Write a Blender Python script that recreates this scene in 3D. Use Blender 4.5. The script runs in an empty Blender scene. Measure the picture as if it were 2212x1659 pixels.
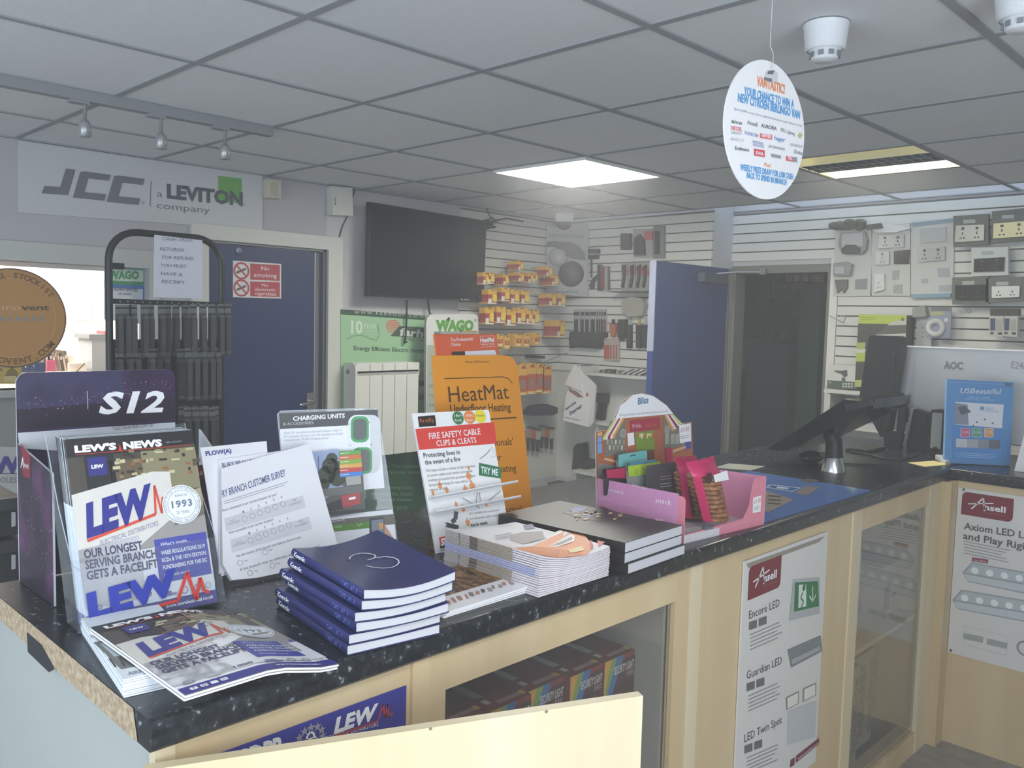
import bpy, bmesh, math, random
from mathutils import Vector as V, Matrix
random.seed(7)
sc = bpy.context.scene
COL = sc.collection
# ---------------------------------------------------------------- camera
FPX, YAW, PITCH, ROLL = 1850.53, -0.775705, -0.07586, 0.0250112
CAM = V((1.90037, -1.18071, 1.66952))
_f = V((math.sin(YAW)*math.cos(PITCH), math.cos(YAW)*math.cos(PITCH), math.sin(PITCH)))
_r = V((math.cos(YAW), -math.sin(YAW), 0)); _u = _r.cross(_f)
CR = _r*math.cos(ROLL) + _u*math.sin(ROLL); CU = -_r*math.sin(ROLL) + _u*math.cos(ROLL); CF = _f
cd = bpy.data.cameras.new('camera'); cam = bpy.data.objects.new('camera', cd); COL.objects.link(cam)
cd.sensor_fit = 'HORIZONTAL'; cd.sensor_width = 36; cd.lens = 36*FPX/2212; cd.clip_start = 0.02; cd.clip_end = 60
m = Matrix((CR, CU, -CF)).transposed().to_4x4(); m.translation = CAM; cam.matrix_world = m
sc.camera = cam
# ---------------------------------------------------------------- colour management, world, big lights
sc.view_settings.view_transform = 'Standard'; sc.view_settings.look = 'None'
sc.view_settings.gamma = 1.0; sc.view_settings.use_curve_mapping = False
sc.view_settings.exposure = 0.5
wd = bpy.data.worlds.new('daylight_world'); sc.world = wd; wd.use_nodes = True
_bg = wd.node_tree.nodes['Background']; _bg.inputs[0].default_value = (0.62, 0.78, 1.0, 1); _bg.inputs[1].default_value = 1.0
sc.cycles.max_bounces = 7; sc.cycles.diffuse_bounces = 4; sc.cycles.glossy_bounces = 3; sc.cycles.transmission_bounces = 5
sc.cycles.transparent_max_bounces = 12; sc.cycles.volume_bounces = 0; sc.cycles.caustics_reflective = False; sc.cycles.caustics_refractive = False
sc.cycles.sample_clamp_indirect = 4.0; sc.cycles.use_denoising = True
def area(name, loc, look, sx, sy, power, col):
    d = bpy.data.lights.new(name, 'AREA'); d.shape = 'RECTANGLE'; d.size = sx; d.size_y = sy; d.energy = power; d.color = col
    o = bpy.data.objects.new(name, d); COL.objects.link(o); o.location = loc
    o.rotation_euler = V(look).to_track_quat('-Z', 'Y').to_euler(); return o
HC = 2.4; XW = -2.32; YB = 3.87; YL = 3.62; ZC = 1.12
DAY = area('daylight_through_shop_window', (0.6, -3.55, 1.35), (-0.05, 1, 0.12), 3.6, 1.9, 62, (0.80, 0.90, 1.0))
DAY2 = area('daylight_through_side_window', (3.66, -1.5, 1.45), (-1, 0.12, 0.05), 2.3, 1.7, 56, (0.86, 0.93, 1.0))
LED = area('led_panel_light', (-0.9, 2.1, 2.385), (0, 0, -1), .56, .56, 10, (1.0, 0.98, 0.92))
FLU = area('recessed_luminaire_light', (0.3, 2.7, 2.36), (0, 0, -1), .5, .5, 8, (1.0, 0.95, 0.78))
LED2 = area('added_led_panel_light', (2.1, -0.9, 2.385), (0, 0, -1), .56, .56, 8, (1.0, 0.98, 0.95))  # unseen extra panel lamp behind the camera, added for its light
OFC = area('office_light', (-4.2, 0.2, 2.3), (0, 0, -1), 1.2, 1.2, 70, (1.0, 0.9, 0.8))
STK = area('stockroom_light', (-0.2, 6.2, 2.3), (0, 0, -1), .6, .6, 3, (0.9, 1.0, 0.9))
# ---------------------------------------------------------------- helpers
def ray(px, py): return (CF*FPX + CR*(px-1106) - CU*(py-829.5)).normalized()
def H(px, py, ax, val):
    d = ray(px, py); i = 'xyz'.index(ax); return CAM + d*((val-CAM[i])/d[i])
def lin(c):
    c = c/255.0; return c/12.92 if c <= .04045 else ((c+.055)/1.055)**2.4
_mats = {}
def hexrgb(h): h = h.lstrip('#'); return [lin(int(h[i:i+2], 16)) for i in (0, 2, 4)]
def C(h, rough=.55, metal=0.0, noise=.04, scale=60, spec=.4, emit=0, alpha=1.0, bump=0):
    """procedural material: base colour with a faint noise variation"""
    k = (h, rough, metal, noise, scale, spec, emit, alpha, bump)
    if k in _mats: return _mats[k]
    mt = bpy.data.materials.new('mat_%d' % len(_mats)); mt.use_nodes = True; nt = mt.node_tree
    b = nt.nodes['Principled BSDF']; r, g, bl = hexrgb(h)
    b.inputs['Roughness'].default_value = rough; b.inputs['Metallic'].default_value = metal
    b.inputs['Specular IOR Level'].default_value = spec
    if noise:
        tx = nt.nodes.new('ShaderNodeTexNoise'); tx.inputs['Scale'].default_value = scale; tx.inputs['Detail'].default_value = 1
        tc = nt.nodes.new('ShaderNodeTexCoord'); nt.links.new(tc.outputs['Object'], tx.inputs['Vector'])
        mx = nt.nodes.new('ShaderNodeMix'); mx.data_type = 'RGBA'
        mx.inputs[6].default_value = (r*(1-noise), g*(1-noise), bl*(1-noise), 1)
        mx.inputs[7].default_value = (min(1, r*(1+noise)), min(1, g*(1+noise)), min(1, bl*(1+noise)), 1)
        nt.links.new(tx.outputs['Fac'], mx.inputs[0]); nt.links.new(mx.outputs[2], b.inputs['Base Color'])
        if bump:
            bp = nt.nodes.new('ShaderNodeBump'); bp.inputs['Strength'].default_value = bump; bp.inputs['Distance'].default_value = .004
            nt.links.new(tx.outputs['Fac'], bp.inputs['Height']); nt.links.new(bp.outputs[0], b.inputs['Normal'])
    else: b.inputs['Base Color'].default_value = (r, g, bl, 1)
    if emit:
        b.inputs['Emission Color'].default_value = (r, g, bl, 1); b.inputs['Emission Strength'].default_value = emit
    if alpha < 1: b.inputs['Alpha'].default_value = alpha
    _mats[k] = mt; return mt
def ramp_mat(name, kind, scale, stops, rough=.5, detail=4, vec=(1, 1, 1), dist=0, spec=.4, bump=0, metal=0):
    mt = bpy.data.materials.new(name); mt.use_nodes = True; nt = mt.node_tree; b = nt.nodes['Principled BSDF']
    tc = nt.nodes.new('ShaderNodeTexCoord'); mp = nt.nodes.new('ShaderNodeMapping'); mp.inputs['Scale'].default_value = vec
    nt.links.new(tc.outputs['Object'], mp.inputs['Vector'])
    if kind == 'noise':
        t = nt.nodes.new('ShaderNodeTexNoise'); t.inputs['Detail'].default_value = detail; t.inputs['Distortion'].default_value = dist; o = t.outputs['Fac']
    elif kind == 'voronoi':
        t = nt.nodes.new('ShaderNodeTexVoronoi'); o = t.outputs['Distance']
    else:
        t = nt.nodes.new('ShaderNodeTexWave'); t.inputs['Distortion'].default_value = dist; t.inputs['Detail'].default_value = detail; o = t.outputs['Fac']
    t.inputs['Scale'].default_value = scale; nt.links.new(mp.outputs[0], t.inputs['Vector'])
    r = nt.nodes.new('ShaderNodeValToRGB'); nt.links.new(o, r.inputs[0]); e = r.color_ramp.elements
    while len(e) < len(stops): e.new(.5)
    for q, (p, h) in zip(e, stops): q.position = p; q.color = (*hexrgb(h), 1)
    nt.links.new(r.outputs[0], b.inputs['Base Color']); b.inputs['Roughness'].default_value = rough
    b.inputs['Specular IOR Level'].default_value = spec; b.inputs['Metallic'].default_value = metal
    if bump:
        bp = nt.nodes.new('ShaderNodeBump'); bp.inputs['Strength'].default_value = bump; bp.inputs['Distance'].default_value = .003
        nt.links.new(o, bp.inputs['Height']); nt.links.new(bp.outputs[0], b.inputs['Normal'])
    return mt
def glassy(name, tint='#ffffff', refl=.12, opacity=.06, rough=.03):
    """thin clear sheet: mostly see-through, a little haze and a surface reflection"""
    mt = bpy.data.materials.new(name); mt.use_nodes = True; nt = mt.node_tree; nt.nodes.remove(nt.nodes['Principled BSDF'])
    out = nt.nodes['Material Output']; tr = nt.nodes.new('ShaderNodeBsdfTransparent'); gl = nt.nodes.new('ShaderNodeBsdfGlossy')
    df = nt.nodes.new('ShaderNodeBsdfDiffuse'); df.inputs[0].default_value = (*hexrgb(tint), 1); tr.inputs[0].default_value = (*[.9+.1*x for x in hexrgb(tint)], 1)
    gl.inputs['Roughness'].default_value = rough
    nz = nt.nodes.new('ShaderNodeTexNoise'); nz.inputs['Scale'].default_value = 9
    mth = nt.nodes.new('ShaderNodeMath'); mth.operation = 'MULTIPLY'; mth.inputs[1].default_value = opacity*2; nt.links.new(nz.outputs['Fac'], mth.inputs[0])
    m1 = nt.nodes.new('ShaderNodeMixShader'); nt.links.new(mth.outputs[0], m1.inputs[0]); nt.links.new(tr.outputs[0], m1.inputs[1]); nt.links.new(df.outputs[0], m1.inputs[2])
    fr = nt.nodes.new('ShaderNodeLayerWeight'); fr.inputs[0].default_value = .5
    pw = nt.nodes.new('ShaderNodeMath'); pw.operation = 'POWER'; pw.inputs[1].default_value = 4; nt.links.new(fr.outputs['Facing'], pw.inputs[0])
    ad = nt.nodes.new('ShaderNodeMath'); ad.operation = 'MULTIPLY_ADD'; ad.inputs[1].default_value = .8; ad.inputs[2].default_value = refl*.5; ad.use_clamp = True; nt.links.new(pw.outputs[0], ad.inputs[0])
    m2 = nt.nodes.new('ShaderNodeMixShader'); nt.links.new(ad.outputs[0], m2.inputs[0]); nt.links.new(m1.outputs[0], m2.inputs[1]); nt.links.new(gl.outputs[0], m2.inputs[2])
    nt.links.new(m2.outputs[0], out.inputs['Surface']); return mt
# ---- mesh builder
class MB:
    def __init__(s): s.v = []; s.f = []; s.m = []; s.sm = []; s.mats = []
    def mi(s, mt):
        if mt not in s.mats: s.mats.append(mt)
        return s.mats.index(mt)
    def poly(s, pts, mt, smooth=False):
        b = len(s.v); s.v += [V(p) for p in pts]; s.f.append(tuple(range(b, b+len(pts)))); s.m.append(s.mi(mt)); s.sm.append(smooth)
    def raw(s, vs, fs, mt, smooth=False):
        b = len(s.v); s.v += [V(p) for p in vs]; k = s.mi(mt)
        for f in fs: s.f.append(tuple(b+i for i in f)); s.m.append(k); s.sm.append(smooth)
    def box(s, o, a, b, c, mt):
        o, a, b, c = V(o), V(a), V(b), V(c)
        vs = [o, o+a, o+a+b, o+b, o+c, o+a+c, o+a+b+c, o+b+c]
        fs = [(0, 3, 2, 1), (4, 5, 6, 7), (0, 1, 5, 4), (1, 2, 6, 5), (2, 3, 7, 6), (3, 0, 4, 7)]
        if a.cross(b).dot(c) < 0: fs = [tuple(reversed(f)) for f in fs]
        s.raw(vs, fs, mt)
    def bx(s, x0, x1, y0, y1, z0, z1, mt): s.box((x0, y0, z0), (x1-x0, 0, 0), (0, y1-y0, 0), (0, 0, z1-z0), mt)
    def rbox(s, o, a, b, c, r, mt, n=3):
        """box whose a-b outline has rounded corners of radius r, extruded along c"""
        o, a, b, c = V(o), V(a), V(b), V(c); la, lb = a.length, b.length; ua, ub = a/la, b/lb
        s.prism(o, ua, ub, rrect(0, 0, la, lb, r, n), c, mt)
    def prism(s, o, ua, ub, pts, c, mt, mt2=None, smooth=False):
        o, c = V(o), V(c); n = len(pts); A = [o+ua*p[0]+ub*p[1] for p in pts]; B = [p+c for p in A]
        flip = ua.cross(ub).dot(c) < 0
        s.raw(A, [tuple(range(n)) if flip else tuple(reversed(range(n)))], mt2 or mt); s.raw(B, [tuple(reversed(range(n))) if flip else tuple(range(n))], mt2 or mt)
        q = [(i, (i+1) % n, n+(i+1) % n, n+i) for i in range(n)]
        if flip: q = [tuple(reversed(f)) for f in q]
        s.raw(A+B, q, mt, smooth)
    def tube(s, pts, r, mt, n=8, closed=False, caps=True):
        pts = [V(p) for p in pts]; N = len(pts); rs = r if isinstance(r, (list, tuple)) else [r]*N; ring = []; up = None
        for i, p in enumerate(pts):
            a = pts[(i-1) % N] if (closed or i > 0) else p; b = pts[(i+1) % N] if (closed or i < N-1) else p
            t = (b-a).normalized()
            if up is None: up = t.orthogonal().normalized()
            up = (up - t*up.dot(t)); up = up.normalized() if up.length > 1e-6 else t.orthogonal().normalized()
            w = t.cross(up)
            ring.append([p+(up*math.cos(2*math.pi*k/n)+w*math.sin(2*math.pi*k/n))*rs[i] for k in range(n)])
        vs = [q for g in ring for q in g]; fs = []
        for i in range(N if closed else N-1):
            j = (i+1) % N
            for k in range(n): fs.append((i*n+k, i*n+(k+1) % n, j*n+(k+1) % n, j*n+k))
        s.raw(vs, fs, mt, True)
        if caps and not closed: s.poly(list(reversed(ring[0])), mt); s.poly(ring[-1], mt)
    def lathe(s, o, ax, prof, mt, n=24, smooth=True):
        o, ax = V(o), V(ax).normalized(); e = ax.orthogonal().normalized(); g = ax.cross(e); vs = []; fs = []
        for (r, h) in prof: vs += [o+ax*h+(e*math.cos(2*math.pi*k/n)+g*math.sin(2*math.pi*k/n))*max(r, 1e-5) for k in range(n)]
        for i in range(len(prof)-1):
            for k in range(n): fs.append((i*n+k, i*n+(k+1) % n, (i+1)*n+(k+1) % n, (i+1)*n+k))
        s.raw(vs, fs, mt, smooth)
    def ball(s, o, rx, ry, rz, mt, n=14):
        vs, fs = [], []
        for i in range(n//2+1):
            t = math.pi*i/(n//2)
            vs += [(o[0]+rx*math.sin(t)*math.cos(2*math.pi*k/n), o[1]+ry*math.sin(t)*math.sin(2*math.pi*k/n), o[2]+rz*math.cos(t)) for k in range(n)]
        for i in range(n//2):
            for k in range(n): fs.append((i*n+k, (i+1)*n+k, (i+1)*n+(k+1) % n, i*n+(k+1) % n))
        s.raw(vs, fs, mt, True)
    def build(s, name, parent=None, at=None):
        """link as ONE mesh object; a top-level mesh gets its origin at the middle of its base"""
        if at is None:
            if parent is not None: at = V(parent.get('_at', (0, 0, 0)))
            else:
                lo = [min(p[i] for p in s.v) for i in range(3)]; hi = [max(p[i] for p in s.v) for i in range(3)]
                at = V(((lo[0]+hi[0])/2, (lo[1]+hi[1])/2, lo[2]))
        at = V(at); me = bpy.data.meshes.new(name); me.from_pydata([p-at for p in s.v], [], s.f)
        for mt in s.mats: me.materials.append(mt)
        me.polygons.foreach_set('material_index', s.m); me.polygons.foreach_set('use_smooth', s.sm); me.update()
        o = bpy.data.objects.new(name, me); COL.objects.link(o)
        if parent is not None:
            o.parent = parent; o.location = at - V(parent.get('_at', (0, 0, 0)))
        else: o.location = at
        o['_at'] = tuple(at)
        return o
def rrect(x0, y0, x1, y1, r, n=4, corners=(1, 1, 1, 1)):
    r = min(r, (x1-x0)/2, (y1-y0)/2)
    if r <= 0: return [(x0, y0), (x1, y0), (x1, y1), (x0, y1)]
    out = []
    for i, (cx, cy, a) in enumerate(((x0+r, y0+r, 180), (x1-r, y0+r, 270), (x1-r, y1-r, 0), (x0+r, y1-r, 90))):
        if not corners[i]: out.append(((x0, x1, x1, x0)[i], (y0, y0, y1, y1)[i])); continue
        for k in range(n+1): t = math.radians(a+90*k/n); out.append((cx+r*math.cos(t), cy+r*math.sin(t)))
    return out
def tag(o, label, cat, group=None, kind=None):
    o['label'] = label; o['category'] = cat
    if group: o['group'] = group
    if kind: o['kind'] = kind
    return o
def thing(name, label, cat, at, group=None):
    o = bpy.data.objects.new(name, None); COL.objects.link(o); o.location = V(at); o['_at'] = tuple(V(at)); o.empty_display_size = .05
    return tag(o, label, cat, group)
def st(mb, name, parent=None):
    o = mb.build(name, parent)
    if parent is None: o['kind'] = 'structure'
    return o
def dup(root, shift, label=None, group=None, rz=0):
    """a copy of a thing with copies of its parts and sub-parts"""
    r = root.copy(); COL.objects.link(r); r.location = root.location + V(shift); r['_at'] = tuple(r.location)
    if rz: r.rotation_euler.z = rz
    if label: r['label'] = label
    if group: r['group'] = group
    for ch in root.children:
        c = ch.copy(); COL.objects.link(c); c.parent = r
        for g in ch.children:
            d = g.copy(); COL.objects.link(d); d.parent = c
    return r
# ---- lettering
_gl = {}
def glyphs(txt, bold=0, res=2, sp=1.0):
    k = (txt, bold, res, sp)
    if k in _gl: return _gl[k]
    cu = bpy.data.curves.new('tmp', 'FONT'); cu.body = txt; cu.size = 1; cu.fill_mode = 'FRONT'; cu.resolution_u = res; cu.offset = bold; cu.space_character = sp
    ob = bpy.data.objects.new('tmp', cu); me = bpy.data.meshes.new_from_object(ob)
    vs = [(v.co.x, v.co.y) for v in me.vertices]; fs = [tuple(p.vertices) for p in me.polygons]
    bpy.data.objects.remove(ob); bpy.data.curves.remove(cu); bpy.data.meshes.remove(me)
    xs = [p[0] for p in vs] or [0, 1]
    _gl[k] = (vs, fs, min(xs), max(xs)); return _gl[k]
CAP = .0
def cap():
    global CAP
    if not CAP: CAP = max(p[1] for p in glyphs('H')[0])
    return CAP
class Pan:
    """a flat face in the place: origin, right and up directions; prints marks on it"""
    def __init__(s, o, u, v, mb, base=.0, step=.0004):
        s.o = V(o); s.u = V(u).normalized(); s.v = V(v); s.v = (s.v - s.u*s.v.dot(s.u)).normalized(); s.n = s.u.cross(s.v); s.mb = mb; s.b = base; s.k = step
    def L(s, px, py):
        d = ray(px, py); t = (s.o-CAM).dot(s.n)/d.dot(s.n); X = CAM + d*t - s.o; return (X.dot(s.u), X.dot(s.v))
    def W(s, a, b, c=0): return s.o + s.u*a + s.v*b + s.n*c
    def lp(s, pts, mt, lay=1):
        s.mb.poly([s.W(a, b, s.b+s.k*lay) for a, b in pts], mt)
    def q(s, pts, mt, lay=1): s.lp([s.L(*p) for p in pts], mt, lay)
    def lr(s, a0, b0, a1, b1, mt, lay=1, r=0, corners=(1, 1, 1, 1)): s.lp(rrect(a0, b0, a1, b1, r, 4, corners), mt, lay)
    def lc(s, a, b, r, mt, lay=1, n=24, ry=None): s.lp([(a+r*math.cos(2*math.pi*k/n), b+(ry or r)*math.sin(2*math.pi*k/n)) for k in range(n)], mt, lay)
    def lring(s, a, b, r, w, mt, lay=1, n=28):
        for k in range(n):
            t0, t1 = 2*math.pi*k/n, 2*math.pi*(k+1)/n
            s.lp([(a+R*math.cos(t), b+R*math.sin(t)) for R, t in ((r, t0), (r, t1), (r-w, t1), (r-w, t0))], mt, lay)
    def c(s, p, rpx, mt, lay=1, n=24):
        a = s.L(*p); e = s.L(p[0]+rpx, p[1]); s.lc(a[0], a[1], math.dist(a, e), mt, lay, n)
    def seg(s, p, q, w, mt, lay=1):
        """line between two local points, width w"""
        d = V((q[0]-p[0], q[1]-p[1])); L = d.length or 1; x, y = -d.y/L*w/2, d.x/L*w/2
        s.lp([(p[0]+x, p[1]+y), (p[0]-x, p[1]-y), (q[0]-x, q[1]-y), (q[0]+x, q[1]+y)], mt, lay)
    def ln(s, pts, w, mt, lay=1):
        L = [s.L(*p) for p in pts]
        for a, b in zip(L, L[1:]): s.seg(a, b, w, mt, lay)
    def lt(s, txt, a, b, w, h, mt, lay=2, bold=0, shear=0, sp=1.0, dirn=(1, 0), up=(0, 1)):
        """text: left end of its baseline (a, b), width w, capital height h"""
        vs, fs, x0, x1 = glyphs(txt, bold, 2, sp); c = cap(); kx = w/max(1e-6, x1-x0); ky = h/c; c0 = s.b+s.k*lay
        pts = []
        for x, y in vs:
            p, q = (x-x0)*kx + y*ky*shear, y*ky
            pts.append(s.W(a+dirn[0]*p+up[0]*q, b+dirn[1]*p+up[1]*q, c0))
        s.mb.raw(pts, fs, mt)
    def t(s, txt, p0, p1, hpx, mt, lay=2, bold=0, shear=0, sp=1.0, up=None):
        """text whose baseline runs between two photo points; hpx = capital height in photo pixels (or up = photo point above p0)"""
        a, e = s.L(*p0), s.L(*p1); w = math.dist(a, e); d = ((e[0]-a[0])/w, (e[1]-a[1])/w)
        if up: t = s.L(*up); h = math.dist(a, t); uu = ((t[0]-a[0])/h, (t[1]-a[1])/h)
        else:
            h = abs(s.L(p0[0], p0[1]-hpx)[1]-a[1]); uu = (0, 1)
        s.lt(txt, a[0], a[1], w, h, mt, lay, bold, shear, sp, d, uu)
    def lines(s, p0, p1, dy, n, mt, lay=2, th=.3, rag=.25):
        """rows of print too small to read: first row runs p0-p1, each next dy pixels lower"""
        for i in range(n):
            f = 1-rag*random.random(); q1 = (p0[0]+(p1[0]-p0[0])*f, p0[1]+(p1[1]-p0[1])*f)
            a, e, d = s.L(p0[0], p0[1]+i*dy), s.L(q1[0], q1[1]+i*dy), s.L(p0[0], p0[1]+(i+1)*dy)
            s.seg(a, e, math.dist(a, d)*th, mt, lay)
    def arc(s, txt, a, b, r, deg0, deg1, h, mt, lay=2, bold=0, inward=False):
        """letters spread on a circle from deg0 to deg1 (degrees, clockwise from the top when reading outward)"""
        n = len(txt)
        for i, ch in enumerate(txt):
            if ch == ' ': continue
            t = math.radians(deg0 + (deg1-deg0)*(i/(n-1 if n > 1 else 1)))
            sx, sy = math.sin(t), math.cos(t); upv = (sx, sy) if not inward else (-sx, -sy); dr = (sy, -sx) if not inward else (-sy, sx)
            vs, fs, x0, x1 = glyphs(ch, bold, 1); ky = h/cap(); w = (x1-x0)*ky
            s.lt(ch, a+sx*r-dr[0]*w/2, b+sy*r-dr[1]*w/2, w, h, mt, lay, bold, 0, 1.0, dr, upv)
def lean(bl, br, tilt, z, mb, base=0, zr=None):
    """a face standing on height z whose bottom edge shows between two photo points, leaning back by tilt degrees; returns the face and its width"""
    A, B = H(bl[0], bl[1], 'z', z), H(br[0], br[1], 'z', z); u = (B-A); w = u.length; u.normalize(); bk = V((-u.y, u.x, 0))
    if bk.dot(A-CAM) < 0: bk = -bk
    t = math.radians(tilt); return Pan(A, u, V((0, 0, 1))*math.cos(t)+bk*math.sin(t), mb, base), w
def wallx(x, mb, base=0): return Pan((x, 0, 0), (0, 1, 0), (0, 0, 1), mb, base)     # face looking towards +x
def wally(y, mb, base=0): return Pan((0, y, 0), (1, 0, 0), (0, 0, 1), mb, base)     # face looking towards -y
def up_on(z, mb, base=0): return Pan((0, 0, z), (0, 1, 0), (-1, 0, 0), mb, base)     # level face looking up, right = +y
# ================================================================ the room shell
WALL = C('#c3c2c4', .8, noise=.03, scale=5); WALLD = C('#b4b2b6', .8, noise=.03, scale=5); WHITE = C('#d8d8d2', .45); WHT = C('#e4e4e0', .5)
TILE = C('#dfe2e4', .9, noise=.05, scale=320, bump=.25); BAR = C('#989b9f', .8); DARK = C('#1c1c1b', .5); BLK = C('#141414', .4); BLKG = C('#0e0e0f', .15)
FLOOR = ramp_mat('grey_vinyl', 'noise', 18, [(.35, '#8c8983'), (.65, '#a09d96')], .45)
X0, X1, Y0, Y1 = -2.32, 3.6, -3.4, 3.87
mb = MB(); mb.bx(-5.4, X1, Y0, 7.2, -.05, 0, FLOOR); st(mb, 'floor')
# ceiling tiles, with a hole where the recessed luminaire sits
mb = MB()
xs = [-2.4+.6*i for i in range(11)]; ys = [-3.6+.6*j for j in range(13)]
for x in xs[:-1]:
    for y in ys[:-1]:
        if abs(x-0) < .01 and abs(y-2.4) < .01: continue
        mb.box((x, y, HC+.003), (.6, 0, 0), (0, .6, 0), (0, 0, .015), TILE)
st(mb, 'ceiling')
mb = MB()
for x in xs[1:]: mb.bx(x-.012, x+.012, Y0, YB, HC-.002, HC+.004, BAR)
for y in ys[1:]: mb.bx(X0, X1, y-.012, y+.012, HC-.0015, HC+.004, BAR)
mb.bx(X0-.002, X0+.02, Y0, YB, HC-.004, HC+.003, BAR); mb.bx(X0, X1, YB-.02, YB+.002, HC-.004, HC+.003, BAR)
st(mb, 'trim_1')
# left wall with the office window and the blue door
WY0, WY1, WZ0, WZ1 = -1.5, .57, 1.30, 1.87; DY0, DY1, DZ = .87, 1.585, 2.035
mb = MB(); T = .12
def wl(y0, y1, z0, z1, mt=WALLD): mb.bx(X0-T, X0, y0, y1, z0, z1, mt)
wl(Y0, WY0, 0, 2.5); wl(WY0, WY1, 0, WZ0, C('#8d8d8a', .8)); wl(WY0, WY1, WZ1, 2.5); wl(WY1, DY0, 0, 2.5); wl(DY0, DY1, DZ, 2.5); wl(DY1, 4.1, 0, 2.5, WALL)
st(mb, 'wall_left')
# window frame and glass
mb = MB()
fr = [(WY0-.05, WY1+.05, WZ1, WZ1+.085), (WY1, WY1+.05, WZ0, WZ1), (WY0-.05, WY0, WZ0, WZ1)]
for a, b, c, d in fr: mb.bx(X0-.01, X0+.016, a, b, c, d, C('#bdbfba', .5))
mb.bx(X0-.12, X0-.1, WY0, WY1, WZ1-.02, WZ1, WHITE)
win = st(mb, 'window_1')
mb = MB(); mb.bx(X0-.12, X0+.03, WY0-.05, WY1+.05, WZ0-.03, WZ0, C('#a5a7a3', .5)); st(mb, 'window_sill', win)
GLASS = glassy('window_glass', refl=.05, opacity=.02); mb = MB(); mb.bx(X0-.062, X0-.058, WY0, WY1, WZ0, WZ1, GLASS); st(mb, 'window_pane', win)
# door 1: architrave, leaf, kick handle
mb = MB(); AW = C('#cdcec6', .45)
mb.bx(X0-.005, X0+.022, DY1, DY1+.095, 0, DZ+.075, AW); mb.bx(X0-.005, X0+.022, DY0-.09, DY1, DZ, DZ+.075, AW); mb.bx(X0-.005, X0+.022, DY0-.09, DY0, 0, DZ, AW)
mb.bx(X0-T, X0-.001, DY1-.02, DY1, 0, DZ, C('#5f6266', .5)); mb.bx(X0-T, X0-.001, DY0, DY1, DZ-.012, DZ, C('#8a8c88', .5))
frame1 = st(mb, 'trim_2')
BLUE = C('#26345f', .42, noise=.05, scale=9); mb = MB(); mb.bx(X0-.06, X0-.02, DY0+.002, DY1-.062, .01, DZ-.016, BLUE)
mb.bx(X0-.064, X0-.03, DY1-.062, DY1-.02, .01, DZ-.014, C('#6c7075', .5)); mb.bx(X0-.0205, X0-.0185, DY1-.066, DY1-.0615, .3, DZ-.02, C('#b9bbb6', .3, .6))
door1 = st(mb, 'door_1')
STEEL = C('#b6b9ba', .25, .9); mb = MB(); hy = H(672, 868, 'x', X0)
mb.bx(X0-.021, X0-.012, hy.y-.02, hy.y+.022, hy.z-.09, hy.z+.05, STEEL); mb.tube([(X0-.012, hy.y, hy.z), (X0+.04, hy.y, hy.z), (X0+.04, hy.y-.1, hy.z-.01)], .009, STEEL); st(mb, 'door_handle', door1)
# back wall: piece left of the doorway stands forward, then the doorway, then the display side
mb = MB(); mb.bx(X0-.12, -1.05, YL, YB+.12, 0, 2.5, WALL); mb.bx(-1.05, -.37, YB, YB+.12, 2.05, 2.5, WALL); mb.bx(-.37, X1+.1, YB, YB+.12, 0, 2.5, WALL); st(mb, 'wall_back')
mb = MB()
for a in ((Y0, -2.7, 0, 2.5), (-.3, YB, 0, 2.5), (-2.7, -.3, 0, .55), (-2.7, -.3, 2.32, 2.5)): mb.bx(X1, X1+.1, a[0], a[1], a[2], a[3], WALL)
st(mb, 'wall_right')
mb = MB()
for a in ((X0-.1, -1.2, 0, 2.5), (2.9, X1+.1, 0, 2.5), (-1.2, 2.9, 2.35, 2.5), (-1.2, 2.9, 0, .45)): mb.bx(a[0], a[1], Y0-.1, Y0, a[2], a[3], WALL)
st(mb, 'wall_front')
mb = MB(); fw = C('#3c4048', .4)
for x in (-1.2, .15, 1.5, 2.85): mb.bx(x, x+.05, Y0-.08, Y0-.02, .45, 2.35, fw)
mb.bx(-1.2, 2.9, Y0-.08, Y0-.02, .45, .5, fw); mb.bx(-1.2, 2.9, Y0-.08, Y0-.02, 2.3, 2.35, fw); st(mb, 'window_2'); mb = MB()
for y in (-2.7, -1.5, -.35): mb.bx(X1+.02, X1+.07, y, y+.05, .55, 2.32, fw)
mb.bx(X1+.02, X1+.07, -2.7, -.3, .55, .6, fw); mb.bx(X1+.02, X1+.07, -2.7, -.3, 2.27, 2.32, fw); st(mb, 'window_3')
# slat panels
SL = C('#d3d3cc', .5, noise=.02); GRV = C('#6f706a', .8)
def slats(mb, P, a0, a1, z0, z1, pitch=.06, d=.016):
    P.lp([(a0, z0), (a1, z0), (a1, z1), (a0, z1)], GRV, 1)
    z = z0
    while z < z1-.005:
        h = min(pitch-.008, z1-z); mb.box(P.W(a0, z), P.u*(a1-a0), P.v*h, P.n*d, SL); z += pitch
mb = MB(); P = wallx(X0, mb); slats(mb, P, 2.60, YL, 1.30, 2.385); P.lr(2.6, .5, YL, 1.3, SL, 3); st(mb, 'slat_panel_left').update_tag() if 0 else st(mb, 'wall_panel_left')
mb = MB(); P = wally(YL, mb); slats(mb, P, X0, -1.05, 1.30, 2.385); P.lr(X0, .5, -1.05, 1.3, SL, 3); st(mb, 'wall_panel_back')
mb = MB(); P = wally(YB, mb); slats(mb, P, -.325, X1, 1.02, 2.25); slats(mb, P, -1.05, -.325, 2.08, 2.385); slats(mb, P, -.325, X1, 2.26, 2.385)
mb.bx(-.375, -.328, YB-.022, YB, .5, 2.08, C('#dcdcd6', .45)); st(mb, 'wall_panel_display')
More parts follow.
